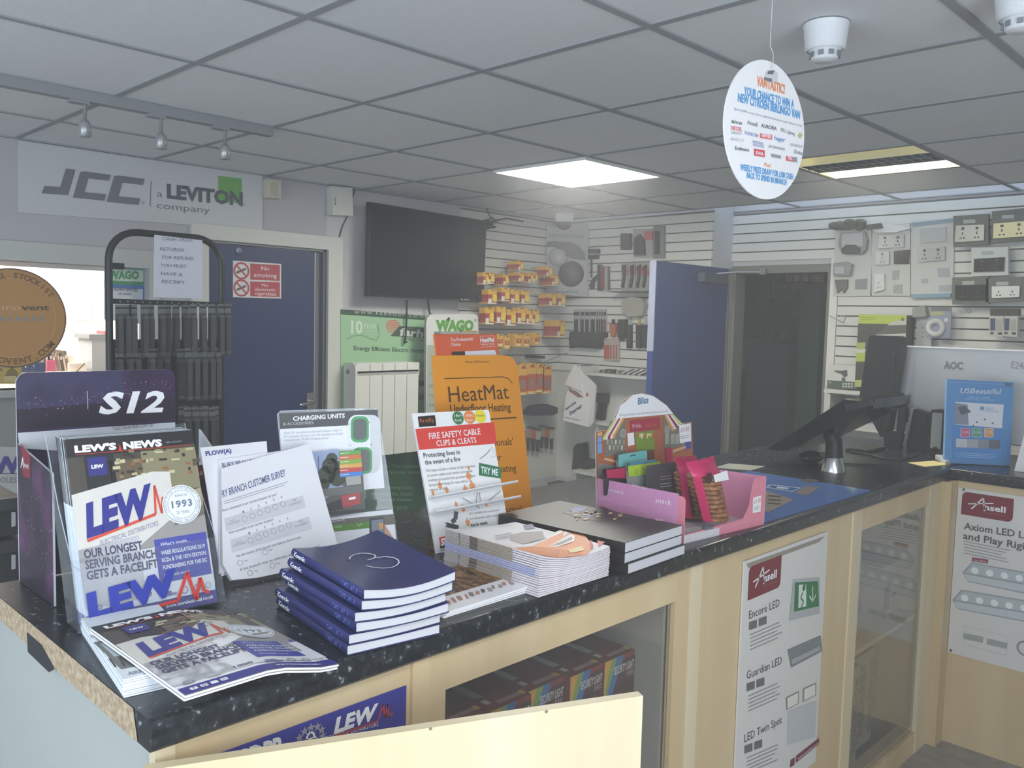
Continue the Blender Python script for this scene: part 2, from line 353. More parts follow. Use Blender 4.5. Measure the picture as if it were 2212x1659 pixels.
# doorway lining and the open blue door, swung into the shop
mb = MB(); dl = C('#76776f', .6); mb.bx(-1.05, -1.02, YB-.005, YB+.12, 0, 2.05, dl); mb.bx(-.4, -.372, YB-.005, YB+.12, 0, 2.05, dl); mb.bx(-1.05, -.372, YB-.003, YB+.12, 2.0, 2.05, dl); st(mb, 'trim_3')
mb = MB(); BL2 = C('#293a72', .42, noise=.05, scale=7); OY = 3.0
mb.bx(-1.085, -1.045, OY, YB-.03, .01, 2.03, BL2); mb.bx(-1.087, -1.043, OY-.003, OY+.004, 1.5, 2.032, C('#8e94a8', .4))  # pale strip is a highlight painted on the upper leaf edge
mb.bx(-1.046, -1.041, YB-.06, YB-.03, .01, 2.03, C('#7c7b76', .5)); d2 = st(mb, 'door_2')
mb = MB(); ca = H(1545, 580, 'x', -1.04); mb.bx(-1.045, -.995, 3.45, 3.72, 1.93, 1.985, C('#4a5058', .4)); mb.tube([(-1.02, 3.62, 1.985), (-.95, 3.74, 2.0), (-.82, YB-.01, 2.005)], .008, STEEL); mb.bx(-.84, -.8, YB-.03, YB-.002, 1.99, 2.03, STEEL); st(mb, 'door_closer', d2)
# stockroom beyond the doorway
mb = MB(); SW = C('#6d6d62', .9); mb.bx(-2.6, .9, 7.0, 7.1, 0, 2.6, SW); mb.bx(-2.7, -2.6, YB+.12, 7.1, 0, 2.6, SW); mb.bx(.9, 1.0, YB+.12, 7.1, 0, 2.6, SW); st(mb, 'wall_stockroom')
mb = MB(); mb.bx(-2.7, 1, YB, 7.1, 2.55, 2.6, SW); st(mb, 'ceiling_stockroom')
# office behind the window
mb = MB(); OW = C('#e9e4e0', .8); oc = H(199, 700, 'x', -4.6).y
mb.bx(-4.7, -4.6, -3.2, oc, 0, 2.6, OW); mb.bx(-4.7, X0-T, oc, oc+.1, 0, 2.6, OW); mb.bx(-4.7, X0-T, -3.3, -3.2, 0, 2.6, OW); st(mb, 'wall_office')
mb = MB(); mb.bx(-4.7, X0-T, -3.3, oc+.1, 2.5, 2.55, OW); st(mb, 'ceiling_office')
# ================================================================ ceiling fittings
def emit(h, s):
    return C(h, .5, noise=0, emit=s)
t = thing('ceiling_light', 'square flush white panel light glowing brightest in the ceiling', 'ceiling light', (-.9, 2.1, HC-.02))
mb = MB(); mb.bx(-1.195, -.605, 1.805, 1.815, HC-.014, HC, WHT); mb.bx(-1.195, -.605, 2.385, 2.395, HC-.014, HC, WHT); mb.bx(-1.195, -1.185, 1.815, 2.385, HC-.014, HC, WHT); mb.bx(-.615, -.605, 1.815, 2.385, HC-.014, HC, WHT); mb.build('frame', t)
mb = MB(); mb.bx(-1.185, -.615, 1.815, 2.385, HC-.012, HC-.006, emit('#fffdf4', 14)); mb.build('diffuser', t)
t = thing('ceiling_light', 'recessed tube light with cream reflectors and a silver louvre strip', 'ceiling light', (.3, 2.7, HC-.02))
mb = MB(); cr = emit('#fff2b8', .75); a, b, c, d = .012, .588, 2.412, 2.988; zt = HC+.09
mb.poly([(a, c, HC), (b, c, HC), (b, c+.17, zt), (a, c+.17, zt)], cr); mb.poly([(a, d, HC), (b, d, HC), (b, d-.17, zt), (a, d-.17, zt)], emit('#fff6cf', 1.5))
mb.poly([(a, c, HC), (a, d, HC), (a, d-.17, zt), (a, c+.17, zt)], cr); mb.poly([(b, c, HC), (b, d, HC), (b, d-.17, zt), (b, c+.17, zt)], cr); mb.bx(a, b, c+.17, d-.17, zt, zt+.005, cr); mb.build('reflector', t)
mb = MB(); LV = C('#9a9ea2', .22, .85); n = 14
for k in range(n+1): x = a+.004+(b-a-.01)*k/n; mb.bx(x-.002, x+.002, 2.6, 2.8, HC+.002, HC+.04, LV)
for y in (2.6, 2.7, 2.8): mb.bx(a, b, y-.004, y+.004, HC, HC+.045, LV)
mb.bx(a, b, 2.6, 2.8, HC+.045, HC+.05, C('#777b80', .3, .7))
for k in range(n):
    for y in (2.635, 2.745):
        x = a+(b-a)*(k+.5)/n; mb.bx(x-.007, x+.007, y, y+.022, HC+.038, HC+.044, emit('#fffdf0', 2.2))
mb.build('louvre', t)
t = thing('ceiling_light', 'square panel light in the ceiling near the customers, out of the picture', 'ceiling light', (2.1, -.9, HC-.02))
mb = MB(); mb.bx(1.815, 2.385, -1.185, -.615, HC-.012, HC-.006, emit('#fffdf4', 5)); mb.build('diffuser', t)  # glowing face of the added, unseen panel lamp
# track with three spots
tx = -1.215; e = H(602, 281, 'z', HC-.03); TR = C('#8b8d90', .5)
t = thing('track_light', 'long grey ceiling track rail carrying three small hanging spot lamps', 'track light', (tx, 0, HC-.04))
mb = MB(); mb.bx(tx-.02, tx+.02, -1.4, .60, HC-.036, HC-.002, TR); mb.bx(tx+.0201, tx+.021, -.66, -.63, HC-.03, HC-.018, WHT); mb.build('rail', t)
SV = C('#a9abac', .35, .5)
for px, py in ((183, 216), (348, 247), (486, 277)):
    p = H(px, py, 'x', tx); y = p.y; mb = MB()
    mb.bx(tx-.018, tx+.018, y-.05, y+.01, HC-.046, HC-.036, TR); mb.lathe((tx, y, HC-.036), (0, 0, -1), [(.006, 0), (.006, .06), (.012, .062), (.019, .075), (.02, .115), (.016, .117), (.0, .113)], SV, 16); mb.build('spot_lamp', t)
# smoke detectors and camera dome
DT = C('#dfe3e6', .5)
def detector(x, y, r, name, label, cat, at=HC):
    t = thing(name, label, cat, (x, y, at))
    mb = MB(); mb.lathe((x, y, at), (0, 0, -1), [(r*1.03, 0), (r*1.03, .006), (r, .008), (r*.98, .03), (r*.95, .032), (r*.92, .056), (r*.8, .062)], DT, 28); mb.build('base', t)
    mb = MB(); mb.lathe((x, y, at), (0, 0, -1), [(r*.8, .06), (r*.66, .064), (r*.6, .082), (r*.5, .086), (.001, .088)], DT, 28)
    for k in range(9):
        an = 2*math.pi*k/9; q = V((x+r*.645*math.cos(an), y+r*.645*math.sin(an), at-.073)); s = V((-math.sin(an), math.cos(an), 0)); mb.box(q-s*.006+V((0, 0, -.006)), s*.012, V((math.cos(an), math.sin(an), 0))*.003, V((0, 0, .011)), C('#7f868a', .6))
    mb.build('sensor_head', t)
dp = H(1785, 53, 'z', HC); detector(dp.x, dp.y, .052, 'smoke_detector', 'white smoke detector on the ceiling above the round hanging sign', 'smoke detector')
dp = H(2212, -22, 'z', HC); detector(dp.x, dp.y, .055, 'smoke_detector', 'white ceiling detector cut off at the top edge, farther from the hanging sign', 'smoke detector')
dp = H(1219, 462, 'z', HC)
t = thing('security_camera', 'white and dark dome camera under the ceiling in the far corner', 'security camera', (dp.x, dp.y, HC))
mb = MB(); mb.lathe((dp.x, dp.y, HC), (0, 0, -1), [(.062, 0), (.062, .05), (.055, .058)], C('#d5d6d4', .5), 24); mb.build('base', t)
mb = MB(); mb.lathe((dp.x, dp.y, HC-.056), (0, 0, -1), [(.05, 0), (.049, .02), (.04, .038), (.022, .05), (.001, .054)], C('#3a3836', .12), 20); mb.build('dome', t)
# ================================================================ the counter
WT = ramp_mat('speckled_laminate', 'noise', 70, [(.30, '#14171b'), (.55, '#23272b'), (.64, '#31353a'), (.71, '#8b9298')], .26, detail=5, spec=.5)
CHIP = ramp_mat('chipboard_edge', 'noise', 90, [(.3, '#8f7a60'), (.5, '#a9957a'), (.7, '#c2b298')], .9, detail=5)
MAPLE = ramp_mat('maple_board', 'noise', 6, [(.3, '#c9b187'), (.55, '#d6c098'), (.75, '#dfcba6')], .45, detail=3, vec=(1, 1, .08))
MAPL2 = ramp_mat('pale_maple_board', 'noise', 7, [(.3, '#d3c29d'), (.55, '#dccdab'), (.75, '#e3d6b8')], .45, detail=3, vec=(1, 1, .08))
FX, WX, WB, CY0, RY = .772, .79, .013, -.72, 2.46
th = .045
mb = MB(); r = .012
prof = [(WB, ZC-th), (WX-.006, ZC-th), (WX, ZC-th+.006)] + [(WX-r+r*math.sin(a), ZC-r+r*math.cos(a)) for a in [math.radians(90-15*k) for k in range(7)]] + [(WB, ZC)]
mb.prism(V((0, CY0, 0)), V((1, 0, 0)), V((0, 0, 1)), [(x, z) for x, z in prof], V((0, 3.10-CY0, 0)), WT)
prof2 = [(3.10, ZC-th), (RY+.006, ZC-th), (RY, ZC-th+.006)] + [(RY+r-r*math.sin(a), ZC-r+r*math.cos(a)) for a in [math.radians(90-15*k) for k in range(7)]] + [(3.10, ZC)]
mb.prism(V((WX-.02, 0, 0)), V((0, 1, 0)), V((0, 0, 1)), [(y, z) for y, z in prof2], V((1.9, 0, 0)), WT)
# raw chipboard end with a torn dark strip
E0 = Pan((0, CY0, 0), (1, 0, 0), (0, 0, 1), mb)
E0.lp([(WB, ZC-th), (WX-.045, ZC-th), (WX-.06, ZC-.001), (WB, ZC-.001)], CHIP, 2)
E0.q([(60, 1365), (92, 1393), (120, 1445), (108, 1452), (62, 1408)], C('#26262a', .6), 4)
o = tag(mb.build('counter_worktop'), 'dark speckled L-shaped worktop with a raw chipboard end, running along the whole counter', 'worktop')
def pxz(px, py): p = H(px, py, 'x', FX); return p.y, p.z
# --- customer-side display unit nearest the camera: framed glass opening
zb = .06
t = thing('display_cabinet', 'maple display cabinet with a framed glass front holding security light boxes, nearest the chipboard end', 'cabinet', (.4, 0, 0))
mb = MB(); mb.bx(WB+.02, FX-.02, CY0+.012, CY0+.03, 0, ZC-th-.0015, C('#a9aea9', .5, noise=.03, scale=4)); mb.bx(FX-.02, FX, CY0+.012, CY0+.04, 0, ZC-th-.0015, MAPL2); mb.build('end_panel', t)
mb = MB(); mb.bx(FX-.02, FX-.004, CY0+.04, -.262, 0, ZC-th-.003, MAPLE); mb.build('front_panel', t)
for a, b in ((-.262, -.222), (-.222, -.182), (.552, .612)):
    mb = MB(); mb.bx(FX-.02, FX+(.0 if b > -.2 else .004), a, b, 0, ZC-th-.0015, MAPLE); mb.build('stile', t)
mb = MB(); mb.bx(FX-.02, FX-.001, -.182, .552, .997, ZC-th-.0015, MAPLE); mb.build('top_rail', t)
mb = MB(); mb.bx(FX-.02, FX-.001, -.182, .552, 0, .1, MAPLE); mb.build('bottom_rail', t)
IN = C('#aaa79c', .7)
mb = MB(); mb.bx(.06, .075, CY0+.04, .612, 0, ZC-th-.0015, IN); mb.bx(.075, FX-.03, .55, .56, 0, ZC-th-.0015, IN); mb.bx(.075, FX-.03, -.24, -.23, 0, ZC-th-.0015, IN); mb.build('carcass', t)
mb = MB(); mb.bx(.075, FX-.03, -.23, .55, .46, .478, MAPLE); mb.build('shelf', t)
CG = glassy('cabinet_glass', '#d8dcd8', refl=.09, opacity=.03)
mb = MB(); mb.bx(FX-.016, FX-.012, -.182, .552, .1, .997, CG); mb.build('glass_pane', t)
# --- unit with the poster panel and the narrow glass opening
t = thing('display_cabinet', 'maple display cabinet with a narrow glass opening beside the tall emergency lighting poster', 'cabinet', (.4, 1.5, 0))
mb = MB(); mb.bx(FX-.02, FX-.003, .665, 1.575, 0, ZC-th-.001, MAPLE); mb.build('front_panel', t)
for a, b in ((.614, .665), (1.575, 1.645), (2.285, 2.4)):
    mb = MB(); mb.bx(FX-.02, FX+.003, a, b, 0, ZC-th-.0015, MAPL2); mb.build('stile', t)
mb = MB(); mb.bx(FX-.02, FX, 1.645, 2.285, .995, ZC-th-.0015, MAPLE); mb.build('top_rail', t)
mb = MB(); mb.bx(FX-.02, FX, 1.645, 2.285, 0, .085, MAPLE); mb.bx(FX-.06, FX-.02, 1.645, 2.285, .06, .1, MAPLE); mb.build('bottom_rail', t)
mb = MB(); mb.bx(.2, .215, .62, 2.46, 0, ZC-th-.0015, IN); mb.bx(.215, FX-.03, 1.6, 1.61, 0, ZC-th-.0015, IN); mb.bx(.215, FX-.03, 2.33, 2.34, 0, ZC-th-.0015, C('#c4b18c', .6)); mb.build('carcass', t)
mb = MB(); mb.bx(.215, FX-.03, 1.61, 2.33, .535, .553, MAPLE); mb.build('shelf', t)
mb = MB(); mb.bx(FX-.016, FX-.012, 1.645, 2.285, .085, .995, glassy('cabinet_glass_reflective', '#d8dcd8', refl=.2, opacity=.03)); mb.build('glass_pane', t)
# --- return unit
t = thing('counter_cabinet', 'maple counter front facing the customer on the short return of the counter', 'cabinet', (1.6, 2.8, 0))
mb = MB(); mb.bx(FX+.04, 2.6, RY+.024, RY+.042, 0, ZC-th-.001, MAPLE); mb.build('front_panel', t)
mb = MB(); mb.bx(FX-.02, FX+.04, 2.402, RY+.045, 0, ZC-th-.0015, MAPLE); mb.build('corner_post', t)
mb = MB(); mb.bx(2.58, 2.6, RY+.05, 3.05, 0, ZC-th-.0015, MAPLE); mb.bx(.8, 2.58, 3.03, 3.05, 0, ZC-th-.0015, MAPLE); mb.build('carcass', t)
# --- open door board at the near corner
A = H(330, 1645, 'z', 1.06); B = H(1375, 1491, 'z', 1.06); A.z = B.z = 0; u = (B-A).normalized(); n = V((u.y, -u.x, 0)); Lb = (B-A).length
A = A - u*.01 + n*.004
mb = MB(); mb.box(A+V((0, 0, .12)), u*(Lb+.01), n*.018, V((0, 0, .94)), MAPL2)
P = Pan(A+n*.018, u, (0, 0, 1), mb)
for px, py in ((930, 1577), (1180, 1540)): P.c((px, py-3), 4, C('#8b7a5c', .8), 1, 6)
tag(mb.build('cabinet_door'), 'pale maple cabinet door standing open in front of the counter', 'cabinet door')
# --- posters on the counter front
LEWB = C('#3e3f94', .4); RED = C('#d2392f', .45); PAPER = C('#e9e9ee', .5); PW = C('#f1f1f3', .5, noise=.01); GRY = C('#8d8f94', .5); GR2 = C('#b9bbc0', .5); INK = C('#2a2a2e', .5); MAROON = C('#7c2230', .4)
def pulse(P, pts, w, mt, lay=2): P.ln(pts, w, mt, lay)
mb = MB(); P = Pan((FX-.003, 0, 0), (0, 1, 0), (0, 0, 1), mb); a = P.L(450, 1630); b = P.L(876, 1480)
mb.box(P.W(a[0], .55, .0006), P.u*(b[0]-a[0]), P.v*(b[1]-.55), P.n*.002, LEWB); P.b = .003
P.t('LEW', (718, 1583), (808, 1550), 33, PAPER, 2, bold=.05, shear=.18, up=(720, 1552)); P.t('ELECTRICAL DISTRIBUTORS', (700, 1598), (814, 1566), 9, PAPER, 2, up=(700, 1589))
P.ln([(716, 1590), (812, 1556), (824, 1520), (829, 1548), (834, 1520), (838, 1548), (846, 1535)], .004, C('#a8434b', .5), 3)
P.t('GDPR', (505, 1665), (612, 1626), 40, PAPER, 2, bold=.05, up=(505, 1625)); P.q([(656, 1606), (680, 1598), (680, 1588), (656, 1596)], PAPER, 2); P.q([(656, 1640), (682, 1630), (682, 1590), (656, 1600)], PAPER, 2)
P.ln([(660, 1598), (661, 1587), (668, 1580), (675, 1582), (676, 1590)], .004, PAPER, 2)
for px, py in ((644, 1592), (655, 1578), (669, 1570), (683, 1568), (692, 1575), (694, 1588)):
    q = P.L(px, py); P.lp([(q[0]+.008*(1 if k % 2 == 0 else .42)*math.sin(k*math.pi/5), q[1]+.008*(1 if k % 2 == 0 else .42)*math.cos(k*math.pi/5)) for k in range(10)], C('#9a97a8', .5), 2)
tag(mb.build('poster'), 'blue data protection poster behind the open cabinet door, white lettering and padlock', 'poster')
def ansell(P, x0, y0, x1, y1, q4, lay=2):
    """dark red badge with white lettering, q4 = its photo corners (tl, tr, br, bl)"""
    pts = [P.L(*p) for p in q4]; (ax, ay), (bx, by), (cx, cy), (dx, dy) = pts
    w = math.dist(pts[3], pts[2]); hh = math.dist(pts[3], pts[0]); P.lr(dx, dy, dx+w, dy+hh, MAROON, lay, r=w*.1, corners=(0, 1, 0, 1))
    P.seg((dx+w*.2, dy+hh*.3), (dx+w*.42, dy+hh*.85), w*.03, PAPER, lay+1); P.seg((dx+w*.42, dy+hh*.85), (dx+w*.46, dy+hh*.3), w*.03, PAPER, lay+1)
    P.seg((dx+w*.13, dy+hh*.5), (dx+w*.62, dy+hh*.68), w*.025, PAPER, lay+1); P.lt('nsell', dx+w*.44, dy+hh*.36, w*.42, hh*.24, PAPER, lay+1, bold=.03)
    P.lt('LIGHTING', dx+w*.45, dy+hh*.2, w*.42, hh*.06, C('#a4606a', .5), lay+1)
mb = MB(); P = Pan((FX-.002, 0, 0), (0, 1, 0), (0, 0, 1), mb); a = P.L(1604, 1212); b = P.L(1784, 1157); c = P.L(1600, 1659); d = P.L(1762, 1640)
PO = C('#dcdad6', .4, noise=.02)
mb.box(P.W(a[0], d[1], .001), P.u*(b[0]-a[0]), P.v*(a[1]-d[1]), P.n*.005, PO); P.b = .0065
P.q([(1608, 1217), (1776, 1158), (1764, 1170), (1612, 1226)], C('#9a9384', .6), 2)
ansell(P, 0, 0, 0, 0, [(1612, 1224), (1680, 1200), (1680, 1268), (1610, 1296)], 3)
def head(txt, p0, p1, h): P.t(txt, p0, p1, h, C('#4d4d52', .5), 2, up=(p0[0], p0[1]-h))
head('Encore LED', (1613, 1336), (1679, 1308), 17); head('Guardian LED', (1608, 1466), (1684, 1432), 17); head('LED Twin Spot', (1603, 1602), (1684, 1560), 17)
for y in (1360, 1492, 1626):
    for k in range(2): x = 1613+k*21-(y-1360)*.036; yy = y-k*8; P.q([(x, yy-17), (x+17, yy-23), (x+17, yy-6), (x, yy)], C('#6e6c6c', .5), 2)
    P.lines((1616-(y-1360)*.03, y+10), (1685-(y-1360)*.03, y-20), 8, 5, C('#9c9a98', .5), 2, th=.28)
P.q([(1709, 1250), (1766, 1246), (1766, 1324), (1700, 1340)], C('#b4b7b6', .5), 2); P.q([(1712, 1257), (1762, 1254), (1764, 1308), (1710, 1320)], C('#2f7a48', .5), 3)
P.q([(1720, 1262), (1736, 1261), (1736, 1308), (1719, 1312)], C('#dfe7df', .5), 4); P.ln([(1728, 1278), (1724, 1290), (1730, 1298), (1725, 1310)], .006, C('#2f7a48', .5), 5); P.ln([(1750, 1265), (1750, 1298)], .005, C('#dfe7df', .5), 4); P.ln([(1743, 1286), (1750, 1298), (1757, 1283)], .005, C('#dfe7df', .5), 4); P.c((1731, 1268), 3.5, C('#2f7a48', .5), 5, 10)
P.q([(1696, 1402), (1768, 1371), (1772, 1405), (1704, 1441)], C('#7d8489', .4), 2); P.q([(1704, 1424), (1766, 1394), (1768, 1402), (1706, 1434)], C('#a5abae', .4), 3)
P.q([(1698, 1535), (1760, 1512), (1756, 1590), (1696, 1608)], C('#c4c5c7', .5), 2)
for q in ([(1693, 1505), (1721, 1491), (1720, 1518), (1694, 1532)], [(1730, 1486), (1758, 1473), (1758, 1500), (1729, 1515)]): P.q(q, C('#8b8c86', .5), 3); P.q([((q[k][0]*.84+sum(z[0] for z in q)/4*.16), (q[k][1]*.84+sum(z[1] for z in q)/4*.16)) for k in range(4)], C('#e7e5da', .5), 4)
P.q([(1715, 1631), (1765, 1592), (1764, 1606), (1714, 1646)], C('#7d3038', .5), 3); P.t('www.anselluk.com', (1718, 1640), (1762, 1606), 6, PAPER, 4, up=(1718, 1634)); P.q([(1703, 1640), (1712, 1634), (1711, 1650), (1702, 1656)], C('#7d3038', .5), 3)
tag(mb.build('poster'), 'tall white emergency lighting poster with a green exit sign, fixed on the maple counter front', 'poster')
mb = MB(); P = Pan((0, RY+.024, 0), (1, 0, 0), (0, 0, 1), mb); a = P.L(2071, 1052); c = P.L(2056, 1410)
mb.box(P.W(a[0], c[1], .001), P.u*.62, P.v*(a[1]-c[1]), P.n*.004, PO); P.b = .0055
ansell(P, 0, 0, 0, 0, [(2079, 1061), (2192, 1078), (2188, 1127), (2077, 1110)], 2)
P.t('Axiom LED Linear Plug', (2083, 1142), (2312, 1178), 14, C('#54565a', .5), 2, bold=.02); P.t('and Play Rigid Strip', (2081, 1163), (2290, 1200), 14, C('#54565a', .5), 2, bold=.02)
P.lines((2083, 1168), (2190, 1190), 6.5, 5, C('#9a9b9e', .5), 2, th=.3)
P.q([(2101, 1203), (2136, 1208), (2135, 1217), (2100, 1212)], C('#8e3d46', .5), 2); P.t('Cool White', (2104, 1211), (2132, 1215), 4, PAPER, 3)
for y0, x0 in ((1214, 2080), (1273, 2058)):
    P.q([(x0+20, y0), (2330, y0+42), (2330, y0+92), (x0+12, y0+42), (x0, y0+22)], C('#9aa4a9', .4), 2); P.q([(x0+22, y0+3), (2330, y0+45), (2330, y0+66), (x0+6, y0+22)], C('#b9c2c6', .4), 3); P.q([(x0+4, y0+25), (2330, y0+70), (2330, y0+88), (x0+12, y0+40)], C('#c7cfd1', .4), 3)
    for k in range(8): P.c((x0+27+k*32, y0+18+k*5.4), 8, C('#eef2f0', .4), 4, 14)
P.q([(2083, 1351), (2179, 1373), (2175, 1416), (2082, 1391)], C('#c9c9cb', .5), 2); P.q([(2084, 1352.5), (2178, 1374), (2174, 1414), (2083, 1389.5)], PO, 3)
P.q([(2083, 1366), (2126, 1375), (2124, 1388), (2082, 1379)], C('#9fa8a4', .5), 4); P.q([(2134, 1378), (2178, 1388), (2176, 1401), (2132, 1391)], C('#9fa8a4', .5), 4)
q = P.L(2216, 1400); P.lring(q[0], q[1], .03, .007, C('#888c90', .5), 3, 24)
for px, py in ((2083, 1057), (2055, 1404)): P.c((px, py), 3, C('#5b5b58', .4, .6), 4, 10)
tag(mb.build('poster'), 'white LED strip light poster on the counter return, below the silver monitor', 'poster')
# ================================================================ printed things on the counter
def lew_blue(): return C('#33358c', .35)
PGS = ramp_mat('page_edges', 'wave', 60, [(.2, '#c9cad0'), (.6, '#e6e6ea')], .7, detail=0, vec=(0.02, 0.02, 6))
class Sheet(Pan):
    """a bent face: bend(a, b) lifts it along its normal"""
    bend = staticmethod(lambda a, b: 0)
    def W(s, a, b, c=0): return s.o + s.u*a + s.v*b + s.n*(c+s.bend(a, b))
    def L(s, px, py):
        d = ray(px, py); c = 0
        for _ in range(5): X = CAM + d*((s.o+s.n*c-CAM).dot(s.n)/d.dot(s.n)) - s.o; a, b = X.dot(s.u), X.dot(s.v); c = max(-.05, min(.12, s.bend(a, b)))
        return (a, b)
    def lp(s, pts, mt, lay=1):
        if len(pts) == 4:
            A, B, Cc, D = [V((p[0], p[1], 0)) for p in pts]; N = 8; vs = []; c = s.b+s.k*lay
            for i in range(N+1):
                for j in range(N+1):
                    x, y = i/N, j/N; p = A*(1-x)*(1-y)+B*x*(1-y)+Cc*x*y+D*(1-x)*y; vs.append(s.W(p.x, p.y, c))
            s.mb.raw(vs, [(i*(N+1)+j, (i+1)*(N+1)+j, (i+1)*(N+1)+j+1, i*(N+1)+j+1) for i in range(N) for j in range(N)], mt, True)
        else:
            n = len(pts); cx, cy = sum(p[0] for p in pts)/n, sum(p[1] for p in pts)/n
            for i in range(n):
                p, q = pts[i], pts[(i+1) % n]; c = s.b+s.k*lay; vs = [s.W(cx, cy, c)]
                for k in range(1, 4): vs += [s.W(cx+(p[0]-cx)*k/3, cy+(p[1]-cy)*k/3, c), s.W(cx+(q[0]-cx)*k/3, cy+(q[1]-cy)*k/3, c)]
                s.mb.raw(vs, [(0, 1, 2), (1, 3, 4, 2), (3, 5, 6, 4)], mt, True)
def slab(mb, S, w, h, t, top, side, lo=None, N=10, front=None):
    """a thin bent volume under face S: width w (a), depth h (b), thickness t or t(a, b); lo = bend of the underside"""
    tt = t if callable(t) else (lambda a, b: t)
    up = []; dn = []
    for i in range(N+1):
        for j in range(N+1):
            a, b = w*i/N, h*j/N; p = S.W(a, b); up.append(p); dn.append(p - S.n*tt(a, b))
    g = [(i*(N+1)+j, (i+1)*(N+1)+j, (i+1)*(N+1)+j+1, i*(N+1)+j+1) for i in range(N) for j in range(N)]
    mb.raw(up, g, top, True); mb.raw(dn, [tuple(reversed(f)) for f in g], top)
    M = (N+1)**2
    def strip(ids, mt): mb.raw([up[i] for i in ids]+[dn[i] for i in ids], [(k, len(ids)+k, len(ids)+k+1, k+1) for k in range(len(ids)-1)], mt)
    I = lambda i, j: i*(N+1)+j
    strip([I(i, 0) for i in range(N+1)], front or side); strip([I(N, j) for j in range(N+1)], side); strip([I(i, N) for i in reversed(range(N+1))], side); strip([I(0, j) for j in reversed(range(N+1))], side)
ORD = ['topmost', 'second from the top', 'third from the top', 'fourth from the top', 'fifth from the top', 'sixth from the top', 'seventh from the top', 'eighth from the top', 'ninth from the top', 'tenth from the top',
       'eleventh from the top', 'twelfth from the top', 'thirteenth from the top', 'fourteenth from the top', 'fifteenth from the top', 'sixteenth from the top', 'seventeenth from the top', 'eighteenth from the top']
def hz(px, py, dz=0): return H(px, py, 'z', ZC+dz)
# ---- thick blue catalogues (spine towards the chipboard end)
KB = C('#272b62', .28, noise=.03, scale=8); KBS = C('#2a3068', .3)
A = hz(752, 1418); w = hz(952, 1370)-A; Wk = w.length; w.normalize(); u = hz(583, 1312)-A; Lk = u.length; u.normalize(); NB = 6; tk = .0182
for i in range(NB):
    k = NB-1-i; lev = (i+1)/NB; tw = math.radians((0, 1.0, -.6, 1.2, .3, -.5)[i]); sh = w*(.0045*i) - u*(.002*i) + w*(0, -.003, .004, -.004, .002, 0)[i]
    R = Matrix.Rotation(tw, 3, 'Z'); ww, uu = R @ w, R @ u; o0 = A + sh + V((0, 0, tk*(i+1)))
    amp = .011*lev
    bend = lambda a, b, amp=amp: amp*(-math.sin(math.pi*min(1, a/Wk))*.9 + .35*(a/Wk)**2 + .8*(b/Lk-.1)*(a/Wk))
    lob = lambda a, b, amp=.011*i/NB: amp*(-math.sin(math.pi*min(1, a/Wk))*.9 + .35*(a/Wk)**2 + .8*(b/Lk-.1)*(a/Wk))
    t = thing('catalogue', 'thick blue catalogue with white page edges, %s of its stack of six' % ORD[k], 'catalogue', A+V((0, 0, tk*i)), 'thick blue catalogues in a stack')
    mb = MB(); S = Sheet(o0-ww*0, ww, uu, mb); S.bend = bend
    # cover: top skin, spine, bottom skin
    slab(mb, S, Wk, Lk, .0009, KB, KB)
    S2 = Sheet(o0-V((0, 0, tk-.0019)), ww, uu, mb); S2.bend = lob; slab(mb, S2, Wk, Lk, .0009, KB, KB)
    n = 10; vs = []
    for j in range(n+1):
        b = Lk*j/n; top, bot = S.W(0, b), S2.W(0, b, -.0009)
        for q in range(6): f = q/5; vs.append(top.lerp(bot, f) - ww*.004*math.sin(math.pi*f))
    mb.raw(vs, [(j*6+q, (j+1)*6+q, (j+1)*6+q+1, j*6+q+1) for j in range(n) for q in range(5)], KBS, True)
    sp = Pan(o0+uu*Lk-ww*.0045+V((0, 0, -tk)), -uu, (0, 0, 1), mb)
    def spw(a, b, c=0, S=S, S2=S2, ww=ww):
        f = 1-b/tk; return S.W(0, Lk-a).lerp(S2.W(0, Lk-a, -.0009), f) - ww*(.0042*math.sin(math.pi*min(.95, max(.05, f)))+c)
    sp.W = spw
    sp.lt('Kosnic', .012, .006, .052, .0085, PW, 1, bold=.04); sp.lt('EVOLVE 3', Lk-.075, .006, .056, .008, C('#7388d8', .5), 1, sp=1.4); sp.lr(Lk-.08, .001, Lk-.002, tk-.001, C('#3c55b4', .35), 0)
    if k == 0:
        S.ln([(755, 1210), (757, 1204), (766, 1199), (780, 1196.5), (796, 1197), (808, 1200), (812, 1203.5), (806, 1208), (793, 1211.5), (812, 1206.5), (832, 1204), (850, 1206), (860, 1211), (862, 1217), (857, 1223), (846, 1227.5), (828, 1229), (808, 1227.5), (791, 1223.5)], .0022, PW, 4)
    mb.build('cover', t)
    mb = MB(); S3 = Sheet(o0-V((0, 0, .0012))+uu*.002, ww, uu, mb); S3.bend = bend
    slab(mb, S3, Wk-.002, Lk-.004, lambda a, b, S3=S3, S2=S2: max(.001, (S3.W(a, b).z-S2.W(a, b).z)-.0004), PGS, PGS); mb.build('page_block', t)
